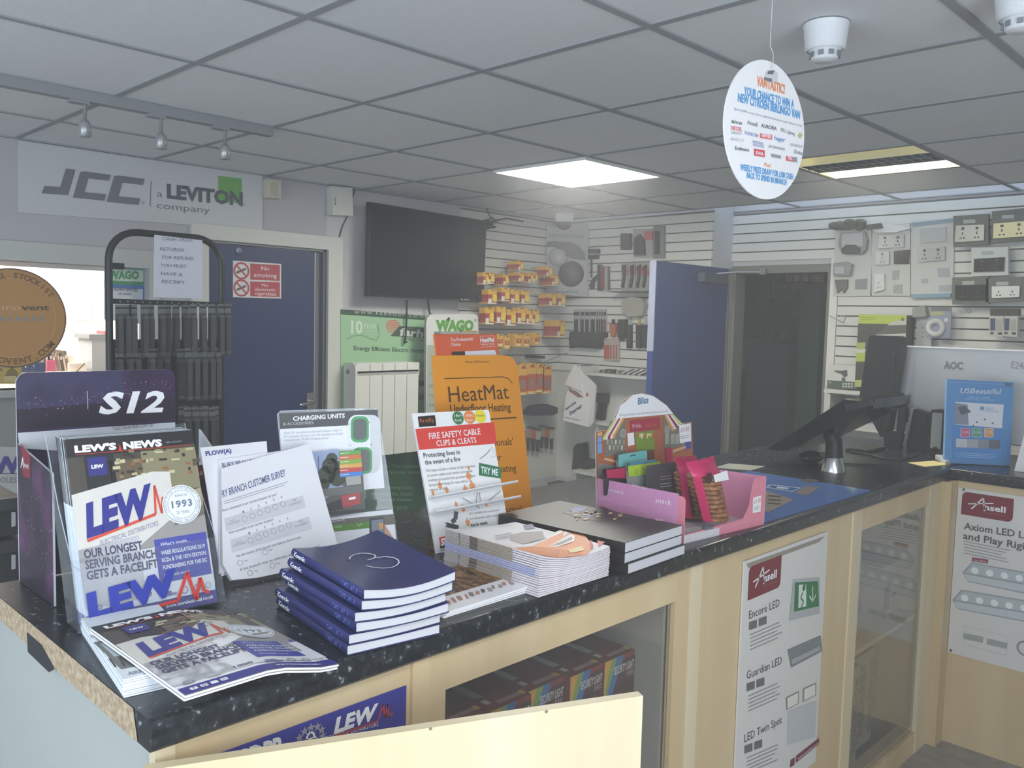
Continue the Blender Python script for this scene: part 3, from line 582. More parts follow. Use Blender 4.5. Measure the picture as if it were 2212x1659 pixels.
# ---- thin brochures at the chipboard corner
A = hz(265, 1508); w = (hz(372, 1483.5)-A).normalized(); u = (hz(137, 1387)-A); Lb = .297; u.normalize(); NBR = 9; tb = .003
AIR = C('#dfe5ec', .5, noise=.02); AIRE = C('#e6ebf0', .6, noise=.02)
for i in range(NBR):
    k = NBR-1-i; mb = MB(); o = A + w*random.uniform(-.001, .001)+u*random.uniform(-.002, .001)+V((0, 0, tb*(i+1)))
    S = Sheet(o, w, u, mb); S.bend = lambda a, b, i=i: .0008*math.sin(a*14)*(i/8)
    slab(mb, S, (.125), .297, tb*.82, AIR, AIRE, N=6)
    if k == 0:
        S.q([(201, 1388), (322, 1370), (352, 1428), (262, 1446)], C('#6d6f6b', .4), 1); S.q([(215, 1391), (262, 1384), (290, 1410), (248, 1420)], C('#b9c3c6', .4), 2); S.q([(276, 1384), (318, 1377), (333, 1402), (290, 1412)], C('#878b88', .4), 2)
        for j in range(4): S.ln([(250+j*20, 1442-j*3), (236+j*22, 1424-j*4)], .003, C('#4e4d49', .5), 3)
        S.t('AIRFLOW', (278, 1459), (345, 1447), 7, C('#8a93a0', .5), 2, bold=.02); S.t('RESIDENTIAL', (198, 1380), (300, 1362), 7, C('#aab3bd', .5), 2)
    tag(mb.build('brochure'), 'thin white ventilation brochure, %s of the stack at the chipboard corner' % ORD[k], 'brochure', 'white ventilation brochures in a stack')
# ---- newsletter cover artwork, printed by fractions of the page
def news(P, w, h, lo=1):
    f = lambda x, y: (w*x, h*y)
    def R(x0, y0, x1, y1, mt, l): P.lr(*f(x0, y0), *f(x1, y1), mt, l)
    def Q(pts, mt, l): P.lp([f(*p) for p in pts], mt, l)
    R(0, .64, 1, 1, C('#4d4740', .4), lo); R(.0, .9, 1, 1, C('#25252a', .4), lo+1)
    R(.55, .66, 1, .92, C('#8a8467', .4), lo+1); R(.3, .68, .55, .86, C('#6a5a48', .4), lo+1); R(.12, .72, .34, .9, C('#2b2a31', .4), lo+1)
    rr = random.Random(3)
    for k in range(46):
        x, y = rr.uniform(.3, .97), rr.uniform(.74, .9); R(x, y, x+rr.uniform(.02, .07), y+rr.uniform(.008, .02), C(rr.choice(['#b5ad86', '#5a4b3b', '#c9c19b', '#8d7f5f', '#3b352e', '#94623f']), .4), lo+2)
    R(.14, .79, .28, .89, C('#34357f', .4), lo+3); P.lt('LEW', *f(.165, .83), w*.09, h*.018, PW, lo+4, bold=.05)
    Q([(0, .70), (.62, .78), (.76, .77), (.76, .52), (.4, .36), (0, .34)], C('#d8d5ce', .45), lo+3); Q([(.74, .62), (1, .66), (1, .5), (.74, .46)], C('#a89d82', .45), lo+2)
    Q([(.0, .35), (.4, .36), (.76, .53), (1, .56), (1, .2), (0, .2)], C('#9b9896', .45), lo+2); R(0, .1, 1, .36, C('#e3e3e8', .45), lo+3); Q([(0, .1), (.45, .1), (.45, .44), (0, .41)], C('#e3e3e8', .45), lo+3)
    P.lt("LEW'S", *f(.06, .925), w*.31, h*.034, PW, lo+4, bold=.06); P.lt('NEWS', *f(.42, .922), w*.31, h*.036, PW, lo+4, bold=.06); P.lt('APRIL - JUNE 2019', *f(.76, .935), w*.13, h*.008, C('#b8b8b8', .5), lo+4)
    P.seg(f(.06, .912), f(.97, .912), .001, RED, lo+4); P.lp([f(.38, .915), f(.395, .955), f(.41, .9), f(.4, .912)], RED, lo+5)
    # the big sign on the pictured counter
    P.lt('LEW', *f(.07, .475), w*.5, h*.155, lew_blue(), lo+5, bold=.06, shear=.1, dirn=(1, .2), up=(0, 1)); P.seg(f(.07, .45), f(.6, .54), h*.016, C('#d5503f', .45), lo+5)
    P.seg(f(.6, .54), f(.62, .70), h*.012, C('#d5503f', .45), lo+5); P.seg(f(.62, .70), f(.65, .54), h*.012, C('#d5503f', .45), lo+5); P.seg(f(.65, .54), f(.67, .63), h*.01, C('#d5503f', .45), lo+5); P.seg(f(.67, .63), f(.70, .6), h*.01, C('#d5503f', .45), lo+5)
    P.lt('ELECTRICAL DISTRIBUTORS', *f(.16, .415), w*.45, h*.026, C('#8486a6', .5), lo+5, dirn=(1, .2))
    P.lc(*f(.82, .575), w*.16, C('#eceef0', .45), lo+6, 32); P.lring(*f(.82, .575), w*.152, w*.006, C('#9fa9b4', .5), lo+7); P.lring(*f(.82, .575), w*.118, w*.004, C('#9fa9b4', .5), lo+7)
    P.lt('SINCE', *f(.77, .62), w*.1, h*.014, C('#7d8a98', .5), lo+7); P.lt('1993', *f(.735, .56), w*.17, h*.038, C('#6d7e92', .5), lo+7, bold=.03, sp=1.15); P.lt('25 YEARS', *f(.765, .523), w*.11, h*.016, C('#7d8a98', .5), lo+7)
    P.arc('ELECTRICAL DISTRIBUTORS - PROUDLY SERVING TRADES - LEW', w*.82, h*.575, w*.126, -90, 262, h*.011, C('#97a2ae', .5), lo+7)
    IK = C('#4a4666', .5)
    for j, (s, ln) in enumerate((('OUR LONGEST', .43), ('SERVING BRANCH', .53), ('GETS A FACELIFT', .53))): P.lt(s, *f(.035, .362-.056*j), w*ln, h*.043, IK, lo+5, bold=.03)
    R(.56, .16, .985, .40, C('#4a4fa6', .45), lo+4); P.lt("What's inside...", *f(.6, .36), w*.24, h*.018, PW, lo+5, shear=.2)
    for j, s in enumerate(('WEEE REGULATIONS 2019', 'RCDs & THE 18TH EDITION', 'FUNDRAISING FOR THE EIC')): P.lt(s, *f(.6, .312-.04*j), w*.36, h*.021, PW, lo+5, bold=.02)
    P.lt('Plus loads more!', *f(.6, .19), w*.2, h*.016, PW, lo+5, shear=.2)
    R(0, 0, 1, .068, C('#3f3d8c', .4), lo+4); P.lt('www.lewelectrical.co.uk', *f(.58, .024), w*.39, h*.019, PW, lo+5, bold=.02)
    for k in range(4): P.lr(w*(.05+.06*k), h*.02, w*(.092+.06*k), h*.046, PW, lo+5, r=w*.008)
    P.lt('f', *f(.064, .024), w*.014, h*.019, lew_blue(), lo+6); P.lring(w*.131, h*.033, w*.012, w*.004, lew_blue(), lo+6, 14); P.lt('in', *f(.238, .024), w*.022, h*.016, lew_blue(), lo+6)
    P.lt('1000', *f(.37, .105), w*.12, h*.022, C('#6c6a7a', .5), lo+5, bold=.03); P.lr(w*.05, h*.09, w*.12, h*.112, C('#7f8894', .5), lo+5, r=.004); P.lt('ew', *f(.062, .094), w*.045, h*.014, PW, lo+6); P.lr(w*.2, h*.09, w*.28, h*.12, C('#b6b7bf', .5), lo+5)
    P.lr(w*.56, h*.085, w*.64, h*.112, C('#7275a8', .5), lo+5); P.lr(w*.64, h*.085, w*.68, h*.1, C('#8a8cab', .5), lo+5); P.lring(w*.745, h*.1, w*.03, w*.008, C('#8f93a6', .5), lo+5, 16); P.lring(w*.85, h*.1, w*.03, w*.008, C('#8f93a6', .5), lo+5, 16); P.lring(w*.94, h*.1, w*.026, w*.006, C('#a5a8b4', .5), lo+5, 16)
# flat pair of newsletters on the counter
BLp, BRp, TLp = hz(400, 1504, .037), hz(732, 1437, .010)+V((0, 0, .026)), hz(283, 1336, .041)
u = (BRp-BLp); wn = u.length; u.normalize(); vv = (TLp-BLp); vv = vv-u*vv.dot(u); hn = vv.length
for k in (1, 0):
    mb = MB(); off = V((0, 0, -.0055*k)) + vv.normalized()*.003*k
    S = Sheet(BLp+off, u, vv, mb); S.bend = lambda a, b: -.025*(lambda q: q*q*(3-2*q))(min(1, max(0, (a-.12)/(wn-.12))))
    slab(mb, S, wn, hn, .0028, PW, PW, N=8)
    if k == 0: news(S, wn, hn)
    tag(mb.build('newsletter'), ('newsletter lying flat face up on the counter, overlapping the white brochures' if k == 0 else 'newsletter lying under the flat one in front of the blue catalogues'), 'newsletter', 'newsletters on the counter')
# ---- dark cardboard display box with newsletters in a clear leaflet holder
PUR = ramp_mat('dark_purple_print', 'noise', 5, [(.35, '#221b2b'), (.55, '#3a2a48'), (.62, '#3d3a5a'), (.75, '#241c2c')], .35, detail=3)
PURS = ramp_mat('purple_sparkle_print', 'noise', 9, [(.3, '#1d1724'), (.52, '#2b2032'), (.68, '#5a3358'), (.8, '#7e4a76')], .35, detail=5)
CARD = C('#c6c9cf', .7)
XBK = .03; ya, yb = H(43, 1285, 'z', ZC).y, None
PB = Pan((XBK, 0, 0), (0, 1, 0), (0, 0, 1), None)
tl = PB.L(34, 806); tr = PB.L(374, 797); brh = PB.L(379, 912); blh = PB.L(45, 955); wtop = tr[1]
y0, y1 = min(tl[0], blh[0]), brh[0]
t = thing('display_box', 'dark purple cardboard leaflet display with a big S12 header card behind the newsletters', 'leaflet display', ((XBK+.15), (y0+y1)/2, ZC))
mb = MB(); PB.mb = mb
mb.prism(PB.W(0, 0), PB.u, PB.v, rrect(y0, ZC+.002, y1, tl[1], .02, 5, (0, 0, 1, 1)), V((-.004, 0, 0)), CARD, PUR); PB.b = .0006
PB.q([(36, 885), (375, 858), (378, 905), (40, 930)], C('#2a2130', .4), 1); PB.q([(38, 935), (378, 912), (378, 990), (42, 968)], CARD, 1)
PB.t('S12', (211, 893), (350, 888), 44, PW, 4, bold=.035, shear=.12, up=(219, 849)); PB.ln([(188, 845), (189, 883)], .0016, C('#b9b0c4', .5), 3)
rr = random.Random(5)
for k in range(150):
    x = rr.uniform(40, 370); base = 868+10*math.sin((x-40)/55)-(12 if x > 300 else 0)-.06*(x-40); y = rr.gauss(base, 9)
    if 820 < y < 900: PB.c((x, y), rr.uniform(.5, 1.6), C(rr.choice(['#a0577f', '#7f5a94', '#c58fb4', '#6b3f6a']), .5), 2, 6)
PB.t('TAKE YOUR FREE COPY OF', (243, 930), (330, 921), 7, C('#3d3c46', .5), 3)
mb.build('header_card', t)
zs_b, zs_f = PB.L(43, 957)[1], H(103, 1024, 'x', .232).z
xf = .232
for nm, y in (('side_wall', y0), ('side_wall', y1+.004)):
    if y > y0: xf = .14; y = H(479, 1100, 'x', xf).y; zs_f = H(478, 1000, 'x', xf).z
    mb = MB(); q = [(XBK, ZC+.002), (xf, ZC+.002), (xf, zs_f), (XBK, zs_b)]
    mb.prism(V((0, y, 0)), V((1, 0, 0)), V((0, 0, 1)), q, V((0, .004, 0)), CARD, PURS if y == y0 else CARD)
    if y == y0:
        S = Pan((0, y, 0), (1, 0, 0), (0, 0, 1), mb); S.q([(45, 958), (66, 984), (66, 1035), (50, 1028)], MAROON, 1); S.t('nsell', (49, 1004), (62, 1013), 9, PW, 2); S.ln([(46, 1010), (50, 988), (53, 1012)], .003, PW, 2)
        for k in range(50):
            a, b = rr.uniform(.06, .25), ZC+rr.uniform(.02, .2); S.lc(a, b, rr.uniform(.0006, .0014), C(rr.choice(['#b9a9c8', '#8d6f95', '#d9cfe0']), .5), 2, 6)
    else:
        S = Pan((xf+.001, 0, 0), (0, 1, 0), (0, 0, 1), mb); a0 = S.L(432, 1000)[0]
        mb.bx(xf-.003, xf, y-.075, y+.004, ZC+.002, zs_f, PURS); S.lr(y-.068, S.L(440, 1036)[1], y-.022, S.L(440, 1006)[1], MAROON, 1); S.lt('nsell', y-.06, S.L(440, 1025)[1], .034, .011, PW, 2)
        for k in range(46):
            a, b = rr.uniform(a0-.04, y), ZC+rr.uniform(.05, .16); S.lc(a, b, rr.uniform(.0005, .0013), C(rr.choice(['#b9a9c8', '#8d6f95', '#d9cfe0']), .5), 1, 6)
    mb.build(nm, t)
P, w = lean((190, 1362), (470, 1300), 19, ZC+.006, None)
hN = P.L(150, 950)[1]; hN = max(.3, min(hN, .345)); NM = 15; step = .0034; BH = V((-P.n.x, -P.n.y, 0)).normalized()/math.cos(math.radians(19))
for i in range(NM):
    mb = MB(); o = P.o + BH*step*i + P.u*random.uniform(-.0012, .0012) + P.v*random.uniform(0, .0015)
    Q = Pan(o, P.u, P.v, mb); mb.box(o, P.u*w, P.v*hN, -P.n*(step*.8), C('#dfe8f0', .5, noise=.02)); E = Pan(o-P.n*(step*.8), -P.n, P.v, mb)
    for (f0, f1, cc) in ((.64, 1, '#55524e'), (.9, 1, '#2d2d31'), (.0, .068, '#3f3d8c'), (.3, .31, '#b9bec6')):
        mb.box(o-P.u*.0004+P.v*hN*f0-P.n*.0003, P.u*.0004, P.v*hN*(f1-f0), -P.n*(step*.8-.0006), C(cc, .5))
    mb.box(o+P.v*(hN)+P.u*.001, P.u*(w-.002), P.v*.0004, -P.n*step*.75, C('#3c3c40', .5))
    if i == 0: news(Q, w, hN)
    tag(mb.build('newsletter'), ('newsletter at the front of the clear leaflet holder, its cover facing the customer' if i == 0 else 'newsletter standing behind the front one in the clear leaflet holder, only its edge showing'), 'newsletter', 'newsletters in the leaflet holder' if i else None)
CLR = glassy('clear_acrylic', '#dfe6ee', refl=.06, opacity=.035); CLRE = C('#c8d4e2', .2, noise=.02, alpha=.55)
t = thing('leaflet_holder', 'clear plastic leaflet holder with bold initials printed on its front, holding the newsletters', 'leaflet holder', P.o)
mb = MB(); gx = .014; f = P.n*.004; hp = P.L(190, 1160)[1]
FR = Pan(P.o - P.u*gx + f - P.v*.0015, P.u, P.v, mb); W2 = w+2*gx; D = step*NM+.012
mb.box(FR.o, P.u*W2, P.v*(hp*.78), P.n*.0016, CLR); mb.build('front_pocket', t)
for s in (0, W2-.0016):
    mb = MB(); q = [(0, 0), (D, 0), (D, hN*1.02), (D*.55, hN*.62), (0, hp*.78)]; mb.prism(FR.o+P.u*s, BH, P.v, q, P.u*.0016, CLR); mb.tube([FR.o+P.u*s+BH*a+P.v*b for a, b in q[2:]], .0009, CLRE, 6); mb.build('side_wall', t)
mb = MB(); mb.box(FR.o+BH*D, P.u*W2, P.v*hN*1.02, P.n*.0015, CLR); mb.build('back', t)
mb = MB(); F2 = Pan(FR.o+P.n*.0018, P.u, P.v, mb)
F2.t('LEW', (192, 1337), (386, 1278), 60, C('#2b3aa0', .35), 2, bold=.06, shear=.08, up=(182, 1288)); F2.ln([(192, 1350), (384, 1297), (404, 1236), (424, 1296), (432, 1248), (441, 1276), (452, 1280)], .006, RED, 3); mb.build('printed_logo', t)
# ---- survey forms leaning in a pile
P, w = lean((478, 1262), (735, 1212), 27, ZC+.009, None)
SV2 = C('#ececf2', .55, noise=.015); FRM = C('#d5d6dc', .55)
mb = MB(); P.mb = mb; out = [P.L(*p) for p in ((440, 960), (584, 946), (600, 1200), (486, 1240))]
o2 = -P.n*.02
mb.prism(P.o+o2, P.u, P.v, [out[3], out[2], out[1], out[0]], -P.n*.003, SV2); P.b = -.0198; P.t('RESIDENTIAL VENTILATION FLOW(A)', (300, 989), (510, 967), 9, C('#4a4d8e', .5), 2, bold=.03, up=(300, 981)) if 0 else P.t('FLOW(A)', (452, 978), (508, 971), 9, C('#4a4d8e', .5), 2, bold=.04)
tag(mb.build('leaflet'), 'white leaflet with blue letters standing behind the survey forms', 'leaflet')
for k, (pp, lab) in enumerate(((((478, 988), (662, 962), (722, 1180), (479, 1236)), 'customer survey form behind the front one, its heading just showing'), (((478, 1012), (669, 958), (729, 1176), (600, 1290), (520, 1272), (481, 1218)), 'customer survey form at the front of the leaning pile beside the blue catalogues'))):
    mb = MB(); P.mb = mb; L = [(q[0], max(q[1], -.002)) for q in (P.L(*p) for p in pp)]; c = (-.0145, 0)[k]
    if k == 1: L = L[:3] + [(P.L(640, 1250)[0], 0), (P.L(560, 1262)[0], -.001), (P.L(500, 1248)[0], .004)] + L[5:]
    mb.prism(P.o+P.n*c, P.u, P.v, list(reversed(L)), -P.n*(.004, .011)[k], SV2); P.b = c+.0004
    HD = C('#5a5f92', .5); QT = C('#6c6c78', .5)
    if k == 0: P.t('BURY BRANCH CUSTOMER SURVEY', (486, 1007), (650, 984), 11, HD, 2, bold=.01)
    else:
        P.t('RY BRANCH CUSTOMER SURVEY', (481, 1075), (617, 1028), 14, HD, 2, bold=.01, up=(479, 1060))
        P.lines((483, 1084), (640, 1035), 5, 2, C('#a6a6b2', .5), 2, th=.25)
        for y, s, x1 in ((1106, 'How convenient is our current location for you?', 597), (1154, 'How accessible is our current location?', 590), (1205, 'Has the location of the branch ever been an issue for you?', 650), (1234, 'If the branch was to relocate, would it be an issue?', 690)):
            x0 = 478+(y-1106)*.3+2; P.t(s, (x0, y), (x1, y-(x1-x0)*.305), 6, QT, 2, up=(x0-.4, y-6))
        for y in (1122, 1168):
            x = 484+(y-1122)*.28; P.q([(x, y-2), (x+170, y-52), (x+176, y-26), (x+4, y+26)], FRM, 1)
            for j in range(6):
                q = P.L(x+44+j*16.5, y-.5-j*6.5+(0)); P.lring(q[0], q[1], .0065, .0009, C('#9697a2', .5), 3, 16); P.t(str(j+1), (x+40+j*16.5, y-13-j*6.5), (x+43+j*16.5, y-14-j*6.5), 5, QT, 3)
            a, b = ('CONVENIENT', 'ACCESSIBLE')[y > 1130], 0; P.t('NOT', (x+14, y+6), (x+24, y+3), 4, C('#9a9aa6', .5), 3); P.t(a, (x+6, y+14), (x+35, y+5), 4, C('#9a9aa6', .5), 3, up=(x+5, y+10)); P.t('VERY', (x+147, y-38), (x+158, y-41), 4, C('#9a9aa6', .5), 3); P.t(a, (x+140, y-28), (x+168, y-37), 4, C('#9a9aa6', .5), 3, up=(x+139, y-32))
        for px, py in ((518, 1216), (572, 1193), (540, 1238), (588, 1222)): q = P.L(px, py); P.lring(q[0], q[1], .006, .0009, C('#9697a2', .5), 3, 16); P.t('Yes' if px in (518, 540) else 'No', (px+9, py-2), (px+16, py-4), 4, QT, 3)
    tag(mb.build('survey_form'), lab, 'form', 'customer survey forms')
# ---- charging unit stand with brochures
P, w = lean((628, 1193), (860, 1182), 6, ZC+.002, None)
t = thing('leaflet_holder', 'clear acrylic stand with a charging unit sign, behind the survey forms', 'leaflet holder', P.o)
mb = MB(); P.mb = mb; out = [P.L(*p) for p in ((628, 1193), (861, 1182), (817, 884), (808, 881), (606, 888), (599, 895))]
mb.prism(P.o-P.n*.006, P.u, P.v, out, P.n*.002, CLR); mb.tube([P.W(a, b, -.005) for a, b in out], .0011, CLRE, 6, closed=True); mb.build('back', t)
mb = MB(); P.mb = mb; P.b = -.0035; WHP = C('#e6e8ee', .5, noise=.02); DG = C('#4b4d4e', .5)
P.q([(603, 893), (816, 885), (831, 1054), (612, 1075)], WHP, 0); P.q([(603, 893), (816, 885), (819, 915), (605, 927)], DG, 1)
P.t('EV', (612, 911), (627, 910), 9, C('#3c5d3a', .5), 2); P.t('CHARGING UNITS', (633, 909), (745, 902), 9, PW, 2, bold=.03); P.t('& ACCESSORIES', (612, 919), (677, 916), 6, C('#c5c6c6', .5), 2)
TXT = C('#a4a6b0', .5)
for j, (s_, x1) in enumerate((("Rolec EV manufactures Europe's largest range of", 738), ('EV charging solutions and has manufactured and', 740), ('supplied over 95,000 charging points.', 711))): P.t(s_, (614, 938+j*7.6), (x1, 938-.055*(x1-614)+j*7.6), 5, TXT, 2)
unit = C('#c9ccd0', .4); GRN = C('#3f9a5c', .4)
def rr4(P, x0, y0, x1, y1, rad, mt, lay):
    a, b = P.L(x0, y1), P.L(x1, y0); P.lr(a[0], a[1], b[0], b[1], mt, lay, r=rad)
rr4(P, 752, 896, 822, 1024, .02, unit, 2); rr4(P, 752, 896, 800, 1022, .02, C('#dfe2e5', .4), 3); rr4(P, 758, 899, 797, 956, .014, GRN, 4); rr4(P, 763, 905, 792, 950, .01, C('#3f4744', .3), 5); rr4(P, 762, 966, 804, 1024, .014, GRN, 4); rr4(P, 768, 971, 799, 1018, .01, C('#4a4a46', .3), 5)
for px, py in ((755, 916), (799, 913), (757, 962), (802, 960)): P.c((px, py), 1.3, C('#5b6066', .5), 5, 8)
mb.build('sign_card', t)
mb = MB(); P.mb = mb; P.b = .0; a = P.L(640, 1190); b = P.L(859, 1100)
P.q([(700, 1115), (848, 1100), (858, 1180), (712, 1190)], WHP, 1); P.q([(705, 1124), (851, 1110), (855, 1132), (708, 1147)], C('#6d6a62', .5), 2); P.q([(706, 1136), (800, 1126), (802, 1140), (708, 1150)], C('#5d8a3e', .5), 3); P.t('CATALOGUE', (690, 1131), (745, 1124), 6, WHP, 4); P.t('COPY HERE', (702, 1143), (738, 1139), 5, C('#b6d48e', .5), 4); P.ln([(771, 1131), (776, 1136), (781, 1130)], .0014, C('#b6d48e', .5), 5)
rr4(P, 798, 1117, 830, 1172, .004, C('#2c2c2e', .3), 4); P.q([(802, 1124), (828, 1121), (829, 1158), (803, 1161)], C('#7d8391', .4), 5); P.q([(818, 1130), (828, 1129), (828, 1142), (819, 1143)], C('#d09a4a', .4), 6); P.q([(829, 1130), (842, 1150), (856, 1172), (846, 1182), (832, 1172)], C('#c99a86', .5), 3)
mb.build('front_card', t)
mb = MB(); P.mb = mb; P.b = .012; out = [P.L(*p) for p in ((690, 1120), (788, 1104), (780, 972), (660, 978))]; mb.prism(P.o+P.n*.006, P.u, P.v, out, P.n*.006, C('#5c5b58', .45)); P.b = .0124
P.q([(662, 978), (731, 970), (740, 1050), (690, 1085)], C('#8f9fc4', .45), 1); P.q([(690, 1056), (780, 1046), (785, 1062), (695, 1072)], C('#6c6b69', .45), 3)
for px, py, rx in ((712, 1005, 22), (705, 1025, 25), (728, 1030, 25), (716, 990, 16), (735, 1010, 20), (700, 1045, 15)): P.c((px, py), rx*.8, C('#3e4434', .5), 2, 12)
P.ln([(687, 985), (689, 1052)], .0015, C('#4c5468', .5), 4); P.q([(735, 1070), (776, 1062), (778, 1086), (740, 1096)], C('#a83238', .35), 4); P.q([(752, 1074), (767, 1071), (767, 1076), (753, 1079)], PW, 5); P.q([(700, 1090), (735, 1076), (740, 1098), (705, 1104)], C('#2b2928', .4), 4)
for j, cc in enumerate(('#5e9a44', '#c96b3c', '#7fa53f', '#d4a24a', '#c23f44', '#3f7fc8')): P.q([(731+j*.4, 975+j*9.2), (778+j*.6, 971+j*9.2), (779+j*.6, 980+j*9.2), (731.5+j*.4, 984+j*9.2)], C(cc, .45), 6); P.lines((734, 979+j*9.2), (755, 977+j*9.2), 3, 1, C('#e2e2da', .5), 7, th=.4)
P.q([(745, 1025), (778, 1022), (779, 1044), (748, 1048)], C('#a7a5a0', .45), 3); P.q([(694, 1106), (786, 1097), (787, 1104), (694, 1113)], C('#413d3b', .45), 4)
tag(mb.build('catalogue'), 'catalogue with a red car and a coloured index, in the clear charging unit stand', 'catalogue')
# ---- white cable-clip display board
P, w = lean((943, 1196), (1105, 1166), 18, ZC+.001, None)
WB_ = C('#ececec', .5, noise=.015); OR = C('#e79a62', .5); REDP = C('#d9463c', .45)
t = thing('display_board', 'white fire safety cable clip display board with a red heading, standing before the orange stand', 'display board', P.o)
mb = MB(); P.mb = mb; out = [P.L(*p) for p in ((943, 1196), (1103, 1164), (1056, 885), (890, 893))]; out[1] = (out[1][0], 0); out[0] = (out[0][0], 0)
mb.prism(P.o-P.n*.006, P.u, P.v, out, P.n*.006, C('#d9dadd', .5), WB_); P.b = .0004
P.q([(897, 927), (1067, 912), (1073, 958), (905, 972)], REDP, 1); P.t('FIRE SAFETY CABLE', (927, 949), (1038, 938), 13, PW, 2, bold=.01); P.t('CLIPS & CLEATS', (943, 964), (1029, 956), 12, PW, 2, bold=.01)
P.q([(902, 900), (939, 897), (942, 920), (905, 923)], C('#2a2321', .4), 2); P.t('firefly', (906, 914), (938, 911), 9, C('#c0703a', .5), 3)
for px, cc, s1, s2 in ((989, '#3f7d4d', '18th', 'Ready'), (1014, '#e58b4b', '970C', '2hr'), (1037, '#e9d93f', 'Patent', '')):
    P.c((px, 903-(px-989)*.07), 12, C(cc, .45), 2, 20); P.t(s1, (px-8, 901), (px+8, 899.6), 5, PW if px < 1030 else C('#5a6a3a', .5), 3); s2 and P.t(s2, (px-7, 911), (px+8, 909.7), 5, PW, 3)
BK = C('#3b3b3f', .5)
P.t('Protecting lives in', (915, 989), (993, 981), 10, BK, 2, bold=.01); P.t('the event of a fire', (918, 1004), (994, 996), 10, BK, 2, bold=.01)
for px, py, r in ((950, 1050, 12), (965, 1060, 10), (1012, 1030, 14), (1020, 1052, 16), (1005, 1058, 12), (1000, 1100, 12), (1010, 1130, 12), (985, 1090, 8), (1050, 1090, 9), (1012, 1012, 7), (935, 1066, 8)):
    a = P.L(px, py); R_ = r*.00062; P.lp([(a[0]+R_*f*math.sin(k), a[1]+R_*g*math.cos(k)) for k, f, g in zip([j*.5236 for j in range(12)], (1, .7, 1.1, .6, 1, .8, 1.1, .7, .9, .6, 1.1, .8), (1.8, 1.1, 1, .7, 1, .9, 1, .8, .9, .7, 1.1, 1.2))], OR, 2)
for j, (s_, x1) in enumerate((('Full range includes a variety of clips and cleats', 1026), ('to secure cables both inside and outside', 1020), ('trunking and conduit from premature collapse.', 1027), ('Spring-loaded design for easy addition or', 1018), ('removal of cables', 967))): P.t(s_, (920+j*2, 1020+j*10.4), (x1, 1020+j*10.4-(x1-920)*.105), 6, C('#8e8a8a', .5), 3)
P.q([(1034, 1000), (1082, 1010), (1082, 1034), (1034, 1027)], C('#3b7a55', .45), 3); P.t('TRY ME', (1038, 1022), (1075, 1028), 12, PW, 4, bold=.02, up=(1038, 1008))
P.ln([(1036, 992), (1050, 981), (1058, 972)], .0014, C('#8c8c90', .4, .6), 3); P.ln([(1052, 978), (1062, 966), (1072, 984), (1060, 988)], .0006, C('#a0a0a2', .5), 3)
P.t('Also available: All round band', (1012, 1112), (1078, 1104), 5, C('#9a9698', .5), 2); P.t('and adjustable cable cleats.', (1014, 1123), (1076, 1115), 5, C('#9a9698', .5), 2); P.t('Ask for details.', (1016, 1138), (1054, 1132), 7, BK, 2, bold=.02); P.t('swaonline.co.uk', (1010, 1153), (1051, 1146), 6, C('#8a8a8e', .5), 2); P.t('firefly', (1058, 1154), (1098, 1144), 12, C('#b06a62', .5), 2)
P.ln([(962, 1133), (990, 1140)], .011, C('#58575c', .35, .4), 2); P.ln([(985, 1105), (983, 1122), (975, 1128)], .011, C('#6c6a6e', .35, .4), 3); P.c((962, 1134), 2, WB_, 3, 8)
P.q([(948, 1161), (987, 1152), (989, 1175), (951, 1184)], REDP, 2); P.q([(949, 1180), (989, 1170), (989, 1176), (951, 1185)], C('#2c2a2c', .5), 3); P.t('SWA', (952, 1179), (986, 1171), 14, PW, 4, bold=.05, shear=.1); P.t('All the right connections', (951, 1190), (989, 1181), 3, C('#5a5a5e', .5), 2)
mb.build('board', t)
for (a, b) in (((924, 1080), (1104, 1046)), ((928, 1112), (1110, 1078))):
    mb = MB(); A, B = P.L(*a), P.L(*b); u2 = P.W(B[0], B[1], .0)-P.W(A[0], A[1], .0); mb.box(P.W(A[0], A[1], .0006), u2, P.n*.03, P.v*.0035, C('#e2e3e5', .35)); mb.box(P.W(A[0], A[1], .0286), u2, P.n*.002, P.v*.006, C('#e2e3e5', .35)); mb.build('ledge', t)
for pts in (((993, 1077), (1015, 1090), (1030, 1098)), ((1022, 1092), (1025, 1066), (1030, 1066), (1032, 1090)), ((1048, 1085), (1075, 1062))):
    mb = MB(); mb.tube([P.W(*P.L(*p), .012) for p in pts], .0009, STEEL, 6); mb.build('wire_clip', t)
mb = MB(); q = P.L(905, 1110); mb.poly([P.W(q[0], q[1], -.01), P.W(.05, .02, -.01), P.W(.05, .1, -.01), P.W(.03, .13, -.012)], CLR); mb.bx(P.o.x-.12, P.o.x-.02, P.o.y+.01, P.o.y+.2, ZC+.0005, ZC+.0025, CLR); mb.build('foot', t)
# ---- orange underfloor heating brochure stand
P, w = lean((961, 1150), (1150, 1097), 9, ZC+.001, None)
ORG = C('#f2a02c', .4, noise=.03); BRN = C('#5a3d1c', .5)
t = thing('display_stand', 'tall bright orange underfloor heating brochure stand with a rounded corner', 'brochure stand', P.o)
mb = MB(); P.mb = mb
out = [P.L(*p) for p in ((961, 1150), (1150, 1097), (1134, 940), (1119, 800), (1116, 786), (1109, 775), (1098, 769), (1084, 767), (933, 768))]; out[0] = (out[0][0], 0); out[1] = (out[1][0], 0)
mb.prism(P.o-P.n*.003, P.u, P.v, out, P.n*.003, C('#c98a3a', .5), ORG); P.b = .0004
P.t('Pick up a FREE brochure', (1005, 784), (1056, 783), 4, BRN, 2); P.ln([(959, 818), (1085, 814), (1098, 818), (1106, 828)], .0022, BRN, 2); P.ln([(1051, 906), (1115, 902)], .0038, BRN, 2)
